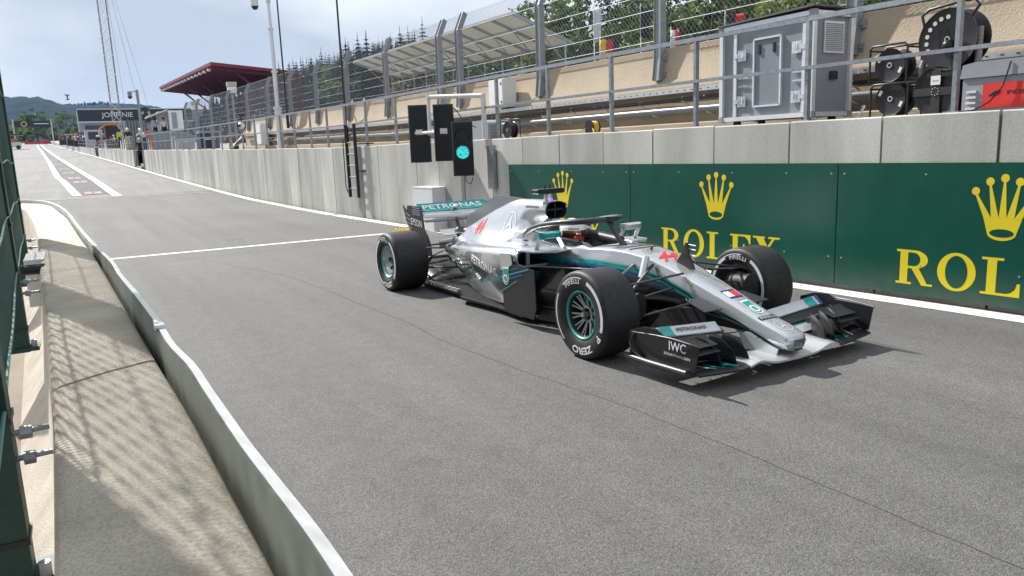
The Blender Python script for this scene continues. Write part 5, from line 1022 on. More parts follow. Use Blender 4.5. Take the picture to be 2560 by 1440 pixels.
def broadleaf(seed, H, Rr, m, n_cl=46, per=60, leaf=.17):
    r = np.random.default_rng(seed); C0_ = []
    for _ in range(n_cl):
        d = r.normal(size=3); d /= np.linalg.norm(d); k = r.uniform(.35, 1) ** .5; p = d * k * np.array([Rr, Rr, H * .36]) * r.uniform(.8, 1.12); p[2] += H * .6; cr = r.uniform(.14, .3) * Rr
        q_ = r.normal(size=(per, 3)); q_ *= (cr * r.uniform(.4, 1, (per, 1)) / np.linalg.norm(q_, axis=1)[:, None]); C0_.append(p + q_ * np.array([1, 1, .75]))
    c = np.concatenate(C0_); crown = mesh_quads('crown', quads(c, None, leaf, r), m)
    q = MB(); q.tube([(0, 0, -1.0), (.05, 0, H * .2), (-.05, .08, H * .45), (0, 0, H * .7)], [.22, .18, .12, .05], 8)
    for k in range(6):
        a = r.uniform(0, 6.28); z = H * r.uniform(.3, .5); q.tube([(0, 0, z), (Rr * .4 * math.cos(a), Rr * .4 * math.sin(a), z + H * .12), (Rr * .75 * math.cos(a), Rr * .75 * math.sin(a), z + H * .22)], [.09, .06, .02], 6)
    return crown, q
def spruce(seed, H, Rr):
    r = np.random.default_rng(seed); Q = []
    nw = 24
    for i in range(nw):
        f_ = i / nw; z = H * (.08 + .9 * f_); rad = Rr * (1 - f_) ** .85 * r.uniform(.8, 1.1) + .12; nb = int(9 - 4 * f_)
        for k in range(nb):
            a = 6.283 * k / nb + r.uniform(-.3, .3); L_ = rad * r.uniform(.75, 1.15); d = np.array([math.cos(a), math.sin(a), 0]); s_ = np.array([-d[1], d[0], 0])
            for j in range(5):
                t0, t1 = j / 5, (j + 1) / 5; w_ = (.16 + .36 * math.sin(math.pi * (t0 * .8 + .15))) * min(1.6, L_ * .55) * r.uniform(.7, 1.2); dz0, dz1 = -.28 * L_ * t0**1.4, -.28 * L_ * t1**1.4; e = r.uniform(-.12, .12)
                p0 = d * L_ * t0 + np.array([0, 0, z + dz0]); p1 = d * L_ * t1 + np.array([0, 0, z + dz1 + e]); hang = np.array([0, 0, -w_ * .55])
                Q += [p0, p1, p1 + s_ * w_ + hang, p0 + s_ * w_ * .8 + hang, p0, p0 - s_ * w_ * .8 + hang, p1 - s_ * w_ + hang, p1]
    Q += [np.array(p) for p in ((-.06, 0, H * .95), (.06, 0, H * .95), (.02, 0, H * 1.03), (-.02, 0, H * 1.03))]
    q = MB(); q.cyl((0, 0, -1), (0, 0, H * .97), Rr * .07 + .05, 7, .03); return mesh_quads('crown', np.array(Q), M_NEED), q
def tree_proto(kind, *a):
    cr, q = (broadleaf if kind else spruce)(*a); tm = bpy.data.meshes.new('trunk'); tm.from_pydata(q.v, [], q.f); tm.materials.append(M_BARK); return cr, tm
PT = {'oak': tree_proto(1, 1, 10, 4.2, M_LEAF), 'ash': tree_proto(1, 2, 12, 4.0, M_LEAF, 52), 'birch': tree_proto(1, 3, 9, 3.2, M_LEAFY, 40), 'bush': tree_proto(1, 4, 6, 3.6, M_LEAFY, 36, 60, .2), 's1': tree_proto(0, 11, 15, 3.9), 's2': tree_proto(0, 12, 17, 3.8), 's3': tree_proto(0, 13, 13, 3.4)}
def plant(kind, name, x, y_, z, s_, label, group=None):
    t = thing(name, label, 'tree', (x, y_, z), random.uniform(0, 6.28), group); t.scale = (s_ * random.uniform(.9, 1.1), s_ * random.uniform(.9, 1.1), s_)
    for nm, me in zip(('crown', 'trunk'), PT[kind]): o = bpy.data.objects.new(nm, me); C.objects.link(o); o.parent = t
    return t
hz = lambda x, y_: gz(min(max(y_, 0), 345)) + .22 * max(0, x - 38)
q = MB(); q.grid([[(x, y_, hz(x, y_) + (0 if x > 39 else -.35) + .5 * math.sin(x * .3 + y_ * .21) * (x > 42)) for x in (38.5, 42, 48, 55, 65, 80, 100, 130, 180, 260)] for y_ in np.arange(-40, 420, 12.)]); struct('hillside', q, M_HILL, 60)
rr = random.Random(5)
# broadleaf wood on the right, behind the straight
spots = [(50, 78, 'ash'), (46, 70, 'birch'), (52, 66, 'ash'), (47, 60, 'oak'), (58, 63, 'ash'), (45, 54, 'birch'), (51, 51, 'oak'), (57, 53, 'ash'), (46, 46, 'bush'), (50, 43, 'oak'), (56, 45, 'ash'), (46, 39, 'birch'), (52, 37, 'oak'), (60, 40, 'ash'), (47, 33, 'oak'), (55, 30, 'ash'), (48, 27, 'birch'), (64, 72, 'ash'), (66, 56, 'oak'), (68, 48, 'ash'), (63, 33, 'oak'), (52, 88, 'birch'), (50, 100, 'oak'), (48, 112, 'birch'), (53, 125, 'ash'), (47, 135, 'birch'), (50, 150, 'oak')]
for i, (x, y_, k) in enumerate(spots):
    plant(k, 'broadleaf_tree', x + rr.uniform(-1, 1), y_ + rr.uniform(-1, 1), hz(x, y_) - .3, rr.uniform(1.1, 1.45) * (1.15 if x > 56 else 1), {'oak': 'rounded mid green tree in the wood behind the debris fence', 'ash': 'tall darker green tree in the wood behind the debris fence', 'birch': 'bright yellow-green tree in front of the wood behind the fence', 'bush': 'low spreading yellow-green tree above the grey cabinet'}[k], 'broadleaf wood behind the straight')
for x, y_, s_, lab in ((60, 90, 1.0, 'tall dark spruce standing right of the grandstand canopy'), (62, 96.5, .78, 'shorter spruce partly behind the grandstand canopy'), (60, 79.5, .95, 'dark spruce rising above the broadleaf wood'), (64, 84, .7, 'small spruce between the taller spruces')):
    plant('s2', 'spruce_tree', x, y_, hz(x, y_), s_, lab)
for i in range(165):      # spruces on the ridge beyond the stands
    y_ = rr.uniform(130, 300); x = rr.uniform(.245, .43) * y_ + rr.uniform(-4, 4); x = max(x, 47); top_ = 1.585 + (.106 + (x / y_ - .245) * .28) * y_; kd = rr.choice(['s1', 's2', 's3']); sc_ = max(.45, min(1.15, (top_ - hz(x, y_) + .5) / {'s1': 15, 's2': 17, 's3': 13}[kd] * rr.uniform(.92, 1.16)))
    plant(kd, 'spruce_tree', x, y_, hz(x, y_) - .5, sc_, 'dark spruce on the forested ridge beyond the stands', 'spruces on the ridge')
for i, (x, y_) in enumerate(((-22, 345), (-15, 352), (-8, 340), (-3, 348), (2, 356), (-28, 360), (-12, 366), (8, 352), (-34, 350), (4, 372), (14, 360))):
    plant('bush' if i % 2 else 'oak', 'broadleaf_tree', x, y_, terrain_far(y_) - 1, rr.uniform(.9, 1.5), 'pale green tree in the row beyond the end of the pit lane', 'trees past the pit lane')
# the wood below the ridge: close-set young spruces that read as one mass
r = np.random.default_rng(21); q = MB()
for i in range(1500):
    y_ = r.uniform(105, 330); x = 46 + r.uniform(0, 1) * (.44 * y_ - 30); z = hz(x, y_) - .5; h_ = max(3.5, min(r.uniform(8, 15), 1.585 + (.094 + (x / y_ - .245) * .27) * y_ - z)); R_ = h_ * r.uniform(.2, .28); a0 = r.uniform(0, 6)
    for f0, f1, s_ in ((.05, .5, 1), (.35, .78, .72), (.6, 1.0, .45)):
        n = 7; vs_ = [(x + R_ * s_ * r.uniform(.75, 1.2) * math.cos(a0 + 6.283 * k / n), y_ + R_ * s_ * r.uniform(.75, 1.2) * math.sin(a0 + 6.283 * k / n), z + h_ * f0 + r.uniform(-.5, .3)) for k in range(n)] + [(x + r.uniform(-.2, .2), y_, z + h_ * f1)]
        q.add(vs_, [(k, (k + 1) % n, n) for k in range(n)])
o = q.build('spruce_wood', M_NEED); tag(o, 'close dark spruce wood covering the slope behind the stands', 'wood', kind='stuff')
# far hills with wooded crests
def far_hill(name, y0, y1, ridge, seed, m, x0, x1):
    r = np.random.default_rng(seed); xs_ = np.arange(x0, x1, 9.); ys_ = np.linspace(y0, y1, 60); rows = []
    ph = r.uniform(0, 6, 8)
    for y_ in ys_:
        f_ = (y_ - y0) / (y1 - y0); e = math.sin(min(1, f_ * 1.15) * math.pi / 2) ** 1.2
        rows.append([(x, y_, -40 + (np.interp(x, [p[0] for p in ridge], [p[1] for p in ridge]) + 40) * e + (3.0 * math.sin(x * .021 + ph[0] + y_ * .01) + 2.2 * math.sin(x * .05 + ph[1]) + r.uniform(-3.2, 3.2) + 2 * math.sin(x * .013 + y_ * .02 + ph[3])) * min(1, f_ * 3)) for x in xs_])
    q = MB(); q.grid(rows); return struct(name, q, m, 180)
far_hill('far_hill', 900, 1800, [(-900, 130), (-400, 122), (-94, 118), (-28, 118), (4, 106), (40, 109), (75, 112), (111, 105), (148, 99), (186, 96), (232, 92), (400, 85), (900, 65)], 3, M_FARW, -900, 900)
far_hill('near_hill', 480, 900, [(-600, 40), (-200, 30), (-60, 22), (0, 16), (60, 14), (140, 12), (400, 6)], 5, mk('mid_forest', (.014, .026, .014), .98, var=.6, scale=.07, detail=12, spec=.05), -600, 500)
r = np.random.default_rng(9); P = []
for x in np.arange(-420, 560, 2.6):
    zc = np.interp(x, [-94, -28, 4, 40, 75, 111, 148, 186, 232, 400], [118, 118, 106, 109, 112, 105, 99, 96, 92, 85]); b = r.uniform(0, 1) < (.75 if x > 60 else .45); h_ = r.uniform(4, 9) if b else r.uniform(3, 6)
    yy_ = 1672 + r.uniform(-22, 22); P.append(((x, yy_, zc - 5), (x, yy_, zc - 2 + h_), 2.6, .4 if b else 1.7))
q = MB()
for a, b, r0, r1 in P: q.cyl(a, b, r0, 6, r1)
o = q.build('ridge_wood', M_FARW); tag(o, 'serrated line of trees along the far hill crest', 'wood', kind='stuff')
# ------------------------------------------------------------------ canopy grandstand behind the straight
M_ROOFC = leaf_mat('canvas_roof', (.62, .60, .54), .05, .03, .5); M_STEEL = mk('scaffold_steel', (.40, .42, .44), .5, .6, var=.15, scale=6)
gs = thing('grandstand', 'temporary grandstand under a pale sloping canopy of canvas panels', 'grandstand', (33, 68, 3))
YG = list(np.linspace(51.3, 88, 12)); zf = lambda y_: 11.4 + (y_ - 51.3) * .0136; zb = lambda y_: 9.42 + (y_ - 51.3) * .024
for a, b in zip(YG[:-1], YG[1:]):
    q = MB(); q.add([(30, a + .08, zf(a)), (35.4, a + .08, zb(a)), (35.4, b - .08, zb(b)), (30, b - .08, zf(b)), (30, a + .08, zf(a) + .06), (35.4, a + .08, zb(a) + .06), (35.4, b - .08, zb(b) + .06), (30, b - .08, zf(b) + .06)], [(0, 1, 2, 3), (7, 6, 5, 4), (0, 4, 5, 1), (1, 5, 6, 2), (2, 6, 7, 3), (3, 7, 4, 0)]); q.build('canopy_panel', M_ROOFC, gs)
for y_ in YG:
    q = MB(); q.bar((30, y_, zf(y_) - .12), (35.4, y_, zb(y_) - .12), .12, .22); q.build('rafter', M_STEEL, gs)
    q = MB(); q.cyl((34.6, y_, 1), (34.6, y_, zb(y_) + .2), .09, 8); q.build('column', M_STEEL, gs)
    q = MB(); q.bar((34.6, y_, zb(y_) - 1.6), (31.8, y_, zf(y_) - .8), .07); q.build('strut', M_STEEL, gs)
for x, zz in ((30, zf), (31.8, lambda y_: zf(y_) - .72), (33.6, lambda y_: zf(y_) - 1.38), (35.4, zb)):
    q = MB(); q.bar((x, YG[0], zz(YG[0]) - .1), (x, YG[-1], zz(YG[-1]) - .1), .1, .16); q.build('purlin', M_STEEL, gs)
for k in range(7):
    q = MB(); x = 29.5 + k * .85; z = 4.4 + k * .45; q.bar((x, 50, z), (x, 90, z + .95), .85, .12); q.build('seat_tier', M_GREYP, gs)
for z in (5.3, 5.8):
    q = MB(); q.bar((29.2, 50, z), (29.2, 90, z + .95), .05); q.build('guard_rail', M_STEEL, gs)
r = np.random.default_rng(4); P = []; crowd_m = [mk('crowd_dark', (.03, .03, .04), .9), mk('crowd_red', (.25, .03, .03), .9), mk('crowd_pale', (.4, .4, .42), .9), mk('crowd_skin', (.35, .2, .14), .8), mk('crowd_orange', (.45, .14, .03), .9)]
q = MB()
for k in range(7):
    for y_ in np.arange(50.5, 89.5, .55):
        if r.uniform() < .8:
            x = 29.6 + k * .85; z = 4.46 + k * .45 + (y_ - 50) * .0237; q.cur = int(r.choice([0, 0, 0, 1, 2, 4])); yy_ = y_ + r.uniform(-.1, .1); q.cyl((x, yy_, z), (x, yy_, z + .62), .2, 6, .15); q.cur = 3 if r.uniform() < .7 else 0; q.sphere((x, yy_, z + .76), .12, 6, 4)
for k in range(11):
    for y_ in np.arange(135, 209, .9):
        if r.uniform() < .75:
            x = 24.1 + k * .9; z = 5.2 + k * .55 + (y_ - 134) * .029; q.cur = int(r.choice([0, 0, 0, 0, 2])); q.cyl((x, y_, z), (x, y_, z + .65), .22, 5, .15); q.cur = 0; q.sphere((x, y_, z + .78), .13, 5, 4)
o = q.build('seated_crowd', crowd_m, None); tag(o, 'dense seated crowd filling the grandstands', 'crowd', kind='stuff')
# ------------------------------------------------------------------ red roofed main grandstand
M_RROOF = mk('red_steel_roof', (.20, .028, .035), .55, .2, var=.12, scale=1.5); M_RDARK = mk('red_steel_dark', (.12, .02, .028), .6, .2, var=.15, scale=1.5)
rg = thing('grandstand', 'large grandstand with a dark red cantilevered steel roof', 'grandstand', (29, 172, 4))
fz = lambda y_: 16.3 + (y_ - 134) * .0329; bz2 = lambda y_: 15.0 + (y_ - 134) * .0303
q = MB(); q.add([(22, 134, fz(134)), (22, 210, fz(210)), (36, 210, bz2(210)), (36, 134, bz2(134)), (22, 134, fz(134) + .5), (22, 210, fz(210) + .5), (36, 210, bz2(210) + .5), (36, 134, bz2(134) + .5)], [(0, 1, 2, 3), (7, 6, 5, 4), (0, 4, 5, 1), (1, 5, 6, 2), (2, 6, 7, 3), (3, 7, 4, 0)]); q.build('roof', M_RROOF, rg)
for y_ in np.linspace(135, 209, 26):
    q = MB(); q.bar((22.2, y_, fz(y_) - .35), (36, y_, bz2(y_) - .35), .25, .55); q.build('rib', M_RDARK, rg)
for y_ in np.linspace(137, 207, 16):
    q = MB(); q.box((22.1, y_, fz(y_) - .55), (.5, .5, .4)); q.build('floodlight', M_WHT, rg)
for y_ in (138, 156, 174, 192, 206):
    q = MB(); q.cyl((33.5, y_, 2), (33.5, y_, bz2(y_)), .28, 10); q.build('column', M_RDARK, rg)
    q = MB(); q.bar((33.5, y_, bz2(y_) - 5), (26.5, y_, fz(y_) - .8), .28); q.build('strut', M_RROOF, rg)
    q = MB(); q.bar((30, y_, bz2(y_) - 2.3), (28.5, y_ + 7, fz(y_) - .7), .18); q.build('brace', M_RROOF, rg)
for k in range(12): q = MB(); q.bar((24 + k * .9, 134, 5 + k * .55), (24 + k * .9, 210, 7.2 + k * .55), .9, .2); q.build('seat_tier', M_GREYP, rg)
q = MB(); q.bbox(35.9, 36.3, 134, 210, 2, 15); q.build('back_wall', M_RDARK, rg)
q = MB(); q.add([(22.5, 134, 2), (22.5, 210, 4), (22.5, 210, 7.6), (22.5, 134, 5.3), (22.9, 134, 2), (22.9, 210, 4), (22.9, 210, 7.6), (22.9, 134, 5.3)], [(0, 1, 2, 3), (7, 6, 5, 4), (3, 2, 6, 7), (0, 3, 7, 4), (1, 5, 6, 2)]); q.build('front_wall', mk('stand_front', (.10, .10, .11), .7), rg)
# ------------------------------------------------------------------ lattice mast with guys
ms = thing('lattice_mast', 'tall bright lattice mast standing behind the pit wall, held by guys', 'mast', (6.7, 120, 3.3))
mx_, my_, mh, mw = 6.75, 120, 30., 1.02; cr3 = [(-mw / 2, -mw / 2), (mw / 2, -mw / 2), (mw / 2, mw / 2), (-mw / 2, mw / 2)]
for cx_, cy_ in cr3: q = MB(); q.cyl((mx_ + cx_, my_ + cy_, 3.2), (mx_ + cx_, my_ + cy_, mh), .07, 8); q.build('chord', M_GALV, ms, 50)
z = 3.3; k = 0
while z < mh - 1:
    for i in range(4):
        a, b = cr3[i], cr3[(i + 1) % 4]; q = MB(); A_ = Vector((mx_ + a[0], my_ + a[1], z)); B_ = Vector((mx_ + b[0], my_ + b[1], z)); up_ = Vector((0, 0, 1.25))
        q.bar(A_, B_, .04); q.bar(A_, B_ + up_, .035); q.bar(B_, A_ + up_, .035); q.build('lacing', M_GALVB, ms)
    q = MB(); [q.box((mx_ + c[0], my_ + c[1], z), (.17, .17, .12)) for c in cr3] if k % 2 == 0 else q.box((mx_ + cr3[0][0], my_ + cr3[0][1], z), (.17, .17, .12)); q.build('joint_collar', M_WHT, ms)
    z += 1.25; k += 1
for e in ((11.5, 116, 3.2), (11.0, 128, 3.6), (9.2, 135, 4)): q = MB(); q.cyl((mx_ + .5, my_, 29.5), e, .02, 5); q.build('guy_wire', M_GALV, ms)
# ------------------------------------------------------------------ camera mast, antennas, surveillance pole
cm = thing('camera_mast', 'grey telescopic mast with a dome camera on a gooseneck arm', 'camera mast', (7.3, 30.6, 1.9))
for z0, z1, r_, m_ in ((1.85, 3.4, .13, M_WHTM), (3.4, 4.75, .085, M_GALVB), (4.75, 6.3, .068, M_GALVB), (6.3, 7.3, .055, M_GALVB)):
    q = MB(); q.cyl((7.3, 30.6, z0), (7.3, 30.6, z1), r_, 14); q.build('mast_section', m_, cm, 50); q = MB(); q.cyl((7.3, 30.6, z1 - .05), (7.3, 30.6, z1 + .03), r_ + .03, 14); q.build('collar', M_WHTM, cm, 50)
q = MB(); q.box((7.3, 30.6, 7.5), (.16, .16, .4)); q.build('head_box', M_WHTM, cm)
q = MB(); q.tube([(7.25, 30.65, 7.5), (7.05, 30.8, 7.6), (6.9, 30.9, 7.58), (6.87, 30.93, 7.4)], .035, 8); q.build('gooseneck', M_WHTM, cm, 50)
q = MB(); q.cyl((6.87, 30.93, 7.42), (6.87, 30.93, 7.15), .13, 16, .15); q.build('camera_housing', M_WHTM, cm, 50); q = MB(); q.sphere((6.87, 30.93, 7.14), .125, 14, 8); q.build('camera_dome', M_BLACKG, cm, 50)
for x, y_, z0, lab, m_ in ((7.42, 29.75, 2.6, 'thin black antenna pole strapped to the fence beside the camera mast', M_BLACK), (7.62, 23.45, 1.9, 'black antenna pole standing above the dark ladder', M_BLACK)):
    t = thing('antenna_pole', lab, 'antenna', (x, y_, z0)); q = MB(); q.cyl((x, y_, z0), (x, y_, 9.5), .034, 10, .022); q.build('pole', m_, t, 50)
    q = MB(); q.cyl((x, y_, z0), (x, y_, z0 + .45), .055, 10); q.build('base_coil', M_BLACK, t, 50)
    for z in (wt(y_) + 1.2, wt(y_) + 2.4): q = MB(); q.bar((x - .03, y_ + .05, z), (x + .22, y_ + .25, z), .05, .03); q.build('clamp', M_GALVB, t)
t = thing('camera_pole', 'dark pole with a small dome camera near the steps', 'camera mast', (5.62, 70, 2.5)); q = MB(); q.cyl((5.65, 70, 2.4), (5.65, 70, 7.25), .13, 10, .1); q.build('pole', M_GREYP, t, 50)
q = MB(); q.bar((5.65, 70, 7.1), (5.1, 70, 7.1), .06); q.cyl((5.1, 70, 7.12), (5.1, 70, 6.75), .16, 12); q.build('arm', M_GREYP, t); q = MB(); q.sphere((5.1, 70, 6.7), .17, 12, 8); q.build('camera_dome', M_BLACKG, t, 50)
for (x, y_, z, lab) in ((8.35, 45, 5.36, 'pair of pale boxes on a fence pole before the red roof'), (8.48, 60, 5.35, 'white device box on a post left of the fence end')):
    t = thing('device_post', lab, 'equipment', (x, y_, 2.2)); q = MB(); q.cyl((x, y_, 2.0), (x, y_, z - .2), .07, 8); q.build('post', M_GREYP, t); q = MB(); q.box((x, y_, z + .17), (.5, .3, .24)); q.build('upper_box', mk('box_beige', (.45, .43, .36), .6), t); q = MB(); q.box((x, y_, z - .13), (.45, .28, .32)); q.build('lower_box', M_WHT, t)
t = thing('dome_camera', 'white ball camera fixed to the railing near the tan wall end', 'camera', (5.98, 31, 2.8)); q = MB(); q.sphere((5.96, 31.0, 2.78), .13, 14, 10); q.build('ball', M_WHT, t, 60); q = MB(); q.cyl((5.88, 30.92, 2.77), (5.82, 30.86, 2.765), .06, 12); q.build('lens', M_BLACKG, t); q = MB(); q.bar((5.96, 31, 2.9), (5.98, 31, 3.12), .05); q.box((5.98, 31, 3.14), (.22, .3, .06)); q.build('bracket', M_BLACK, t)
# ------------------------------------------------------------------ end of the lane: long banner building, gantry, barrier, tents, flags
jb = thing('control_building', 'grey building across the far end carrying a wide black lettered banner', 'building', (22, 300, 8))
q = MB(); q.bbox(5.2, 42, 300.2, 312, 5, 19.2); q.build('wall', mk('bldg_grey', (.30, .33, .36), .7, var=.1), jb)
q = MB(); q.bbox(5.4, 41, 299.7, 300.15, 15.5, 19.3); q.build('banner', mk('banner_black', (.02, .021, .026), .6), jb)
q = MB(); q.bbox(5.2, 41.2, 299.6, 300.1, 19.31, 19.6); q.build('banner_rim', M_WHTM, jb); q = MB(); q.bbox(5.2, 41.2, 299.6, 300.1, 15.0, 15.45); q.build('banner_sill', M_WHTM, jb)
q = MB(); put_text(q, 'JOHNNIE', lambda a, b: (17.2 + a, 299.6, 17.3 + b), 9.6, 2.1); put_text(q, 'W', lambda a, b: (30.3 + a, 299.6, 17.3 + b), 2.2, 2.0); q.build('banner_letters', M_LWHT, jb)
q = MB(); q.cyl((26.0, 299.5, 17.4), (26.0, 299.66, 17.4), 2.6, 32); q.build('round_badge', mk('banner_black', (.02, .02, .02)), jb)
q = MB(); [q.add([(26 + a, 299.4, 17.4 + b) for a, b in pl], [tuple(range(len(pl)))]) for pl in ([(-1.6, .2), (-.9, 1.3), (-.3, .8), (-.9, .1)], [(.2, -.9), (.9, .3), (.5, .9), (1.2, 1.4), (1.7, .4), (1.0, -.6)])]; q.build('badge_mark', mk('badge_gold', (.5, .38, .08), .5), jb)
for x0, x1, z0, z1 in ((7, 12.5, 11.6, 14.2), (13, 17, 11.6, 14.0), (18, 22, 11.6, 14.0), (7, 12.5, 8, 10.5)):
    q = MB(); q.bbox(x0, x1, 300.0, 300.15, z0, z1); q.build('window', M_BLACKG, jb)
t = thing('banner_gantry', 'dark sponsor banner on a gantry over the far pit lane', 'gantry', (-6.6, 250, 6.8)); q = MB(); q.bbox(-10.8, -2.45, 249.8, 250.1, 11.85, 13.55); q.build('banner', mk('banner_black', (.02, .02, .02)), t)
for x in (-11.1, -2.2): q = MB(); q.cyl((x, 250, 6.5), (x, 250, 14), .16, 8); q.build('leg', M_GALVB, t)
q = MB(); q.lathe([(.45, 0), (.75, 0)], 20, lambda r_, a, h_: (-8.6 + r_ * math.cos(a), 249.75, 12.7 + r_ * math.sin(a))); q.build('badge_mark', mk('badge_gold', (.5, .38, .08)), t); q = MB(); q.bbox(-6.3, -2.8, 249.72, 249.78, 12.65, 12.85); q.build('printed_line', M_LWHT, t)
t = thing('tyre_barrier', 'low red barrier closing off the far end of the pit lane', 'barrier', (-7, 290, 8))
for i in range(6): q = MB(); q.bbox(-10.6 + i * 1.2, -9.45 + i * 1.2, 289.8, 290.6, 8.0, 8.95); q.build('block', M_RED, t)
q = MB(); q.bbox(-5.3, -4.0, 289.9, 290.9, 8.0, 9.7); q.build('tall_block', M_RED, t)
for i, (x, y_, lab) in enumerate(((28, 83.4, 'left of two small white pointed tents behind the fence'), (28.2, 80.1, 'right of two small white pointed tents behind the fence'))):
    t = thing('tent', lab, 'tent', (x, y_, 4)); q = MB(); zb_ = 6.3; q.add([(x - .9, y_ - .9, zb_), (x + .9, y_ - .9, zb_), (x + .9, y_ + .9, zb_), (x - .9, y_ + .9, zb_), (x - .2, y_ - .2, zb_ + .55), (x + .2, y_ - .2, zb_ + .55), (x + .2, y_ + .2, zb_ + .55), (x - .2, y_ + .2, zb_ + .55), (x, y_, 7.35)], [(0, 1, 5, 4), (1, 2, 6, 5), (2, 3, 7, 6), (3, 0, 4, 7), (4, 5, 8), (5, 6, 8), (6, 7, 8), (7, 4, 8)]); q.build('roof', M_WHT, t)
    for a, b in ((-1, -1), (1, -1), (1, 1), (-1, 1)): q = MB(); q.cyl((x + a * .85, y_ + b * .85, 3.5), (x + a * .85, y_ + b * .85, zb_), .04, 6); q.build('pole', M_WHT, t)
def flag(x, y_, z0, z1, w_, cols, label, px_=0):
    t = thing('flag', label, 'flag', (x, y_, z0 - 2)); q = MB(); q.cyl((x, y_, z0 - 3), (x, y_, z1 + .2), .035, 6); q.build('pole', M_WHT, t); n = len(cols); dv_ = Vector((.5, -.87, 0))
    for i, m_ in enumerate(cols):
        rows = [[Vector((x, y_, 0)) + dv_ * (w_ * (i + k / 4) / n) + Vector((.87, .5, 0)) * (.06 * math.sin(7 * (i + k / 4) / n + z * 1.3)) + Vector((0, 0, z)) for z in np.linspace(z0, z1, 7)] for k in range(5)]
        q = MB(); q.grid(rows); q.build('cloth', m_, t, 60).modifiers.new('s', 'SOLIDIFY').thickness = .012
fy = mk('flag_yellow', (.62, .42, .03), .8); fr = mk('flag_red', (.5, .03, .03), .8); fb = mk('flag_black', (.02, .02, .022), .8); fw = mk('flag_white', (.6, .6, .62), .8)
flag(30, 40.6, 6.3, 7.95, 1.3, [fy, fr, fb], 'black, red and yellow flag seen through the debris fence')
flag(30, 41.2, 8.0, 9.9, .5, [fw], 'narrow white feather flag above the tricolour flag')
flag(30, 36.6, 7.6, 9.3, .55, [fb], 'tall narrow black banner flag among the trees')
flag(30, 29.9, 7.0, 7.75, 1.0, [fb, fr], 'dark flag with red half peeking above the grey cabinet')
flag(30, 34.0, 5.6, 7.6, .5, [fw, fr], 'white and red feather flag beside the fence post')
flag(30, 24.3, 6.2, 7.2, 1.1, [fr, fb], 'red flag cut by the top edge above the tan wall')
t = thing('cable_camera', 'small aerial camera hanging on wires high over the pit lane', 'camera', (2.0, 200, 15.5)); q = MB(); q.box((2.03, 200, 16.6), (.9, .5, .25)); q.build('carriage', mk('cam_brown', (.2, .15, .08), .6), t); q = MB(); q.cyl((2.03, 200, 16.5), (2.03, 200, 15.8), .14, 10); q.build('stem', M_BLACK, t); q = MB(); q.sphere((2.03, 200, 15.7), .35, 10, 8, (1, 1, .5)); q.build('camera_ball', M_BLACK, t)
# ------------------------------------------------------------------ kiosk, cabins and gear beyond the tan wall
t = thing('kiosk', 'white control cabin with an open awning behind the marshals', 'cabin', (7.3, 66, 2.4))
q = MB(); q.bbox(7.3, 8.3, 65.5, 68, 3.85, 5.35); q.build('body', M_WHT, t); q = MB(); q.bbox(6.65, 7.28, 66.2, 68, 3.6, 5.33); q.build('inner_room', mk('kiosk_grey', (.33, .35, .38), .6), t)
q = MB(); q.add([(5.8, 65.6, 4.85), (7.25, 65.6, 5.36), (7.25, 68, 5.36), (5.8, 68, 4.85), (5.8, 65.6, 4.95), (7.25, 65.6, 5.46), (7.25, 68, 5.46), (5.8, 68, 4.95)], [(0, 1, 2, 3), (7, 6, 5, 4), (0, 4, 5, 1), (1, 5, 6, 2), (2, 6, 7, 3), (3, 7, 4, 0)]); q.build('awning', M_WHTM, t)
q = MB(); q.bbox(7.5, 7.85, 65.44, 65.49, 4.0, 5.2); q.build('window', mk('kiosk_glass', (.25, .29, .35), .2), t); q = MB(); q.bbox(7.3, 8.2, 65.6, 68, 2.3, 3.84); q.build('base', M_GREYP, t); q = MB(); q.bbox(5.95, 7.28, 65.35, 65.55, 2.38, 3.75); q.build('counter', M_CASE, t)
def crate(name, lab, x0, x1, y0, y1, z0, z1, m_, cat='equipment case', lid=True):
    t = thing(name, lab, cat, ((x0 + x1) / 2, (y0 + y1) / 2, z0)); q = MB(); q.bbox(x0, x1, y0, y1, z0, z1 - .12); q.build('body', m_, t); q = MB(); q.bbox(x0 - .04, x1 + .04, y0 - .04, y1 + .04, z1 - .119, z1); q.build('lid', M_CASEL, t); q = MB(); q.bbox(x0 + .2, x1 - .2, y0 - .07, y0 - .041, (z0 + z1) / 2, (z0 + z1) / 2 + .06); q.build('handle', M_ALU, t); return t
crate('storage_crate', 'pale grey lidded crate behind the railing left of the tan wall', 5.75, 6.7, 49, 50.2, 2.2, 2.95, mk('crate_pale', (.42, .45, .47), .6)); crate('storage_crate', 'dark blue machine crate behind the railing beside the pale one', 6.6, 7.6, 46, 47.5, 2.15, 3.1, mk('crate_blue', (.03, .04, .09), .5)); crate('storage_crate', 'tall dark cabinet standing behind the railing near the kiosk', 6.3, 7.2, 56, 57, 2.3, 3.4, M_CASE)
t = thing('tarpaulin', 'crumpled beige sheet draped at the end of the tan wall', 'sheet', (7.2, 38.5, 2.0)); q = MB(); rows = [[(wx(38) + 1.2 + .9 * u, 38.2 + 1.6 * v, 1.98 + 1.2 * u * (1 - .6 * v) + .08 * math.sin(9 * u + 5 * v)) for u in np.linspace(0, 1, 10)] for v in np.linspace(0, 1, 10)]; q.grid(rows); q.build('cloth', M_TAN, t, 60).modifiers.new('s', 'SOLIDIFY').thickness = .02; q = MB(); q.bbox(wx(38) + 1.3, wx(38) + 1.5, 38.3, 39.7, 1.98, 2.12); q.build('foot_board', M_BARK, t)
t = thing('canopy_stand', 'pit stand with an orange curved canopy behind the far railing', 'pit stand', (5.3, 116, 3.4)); q = MB(); P = [(4.3, 5.7), (4.6, 6.1), (5.2, 6.4), (6.4, 6.5)]
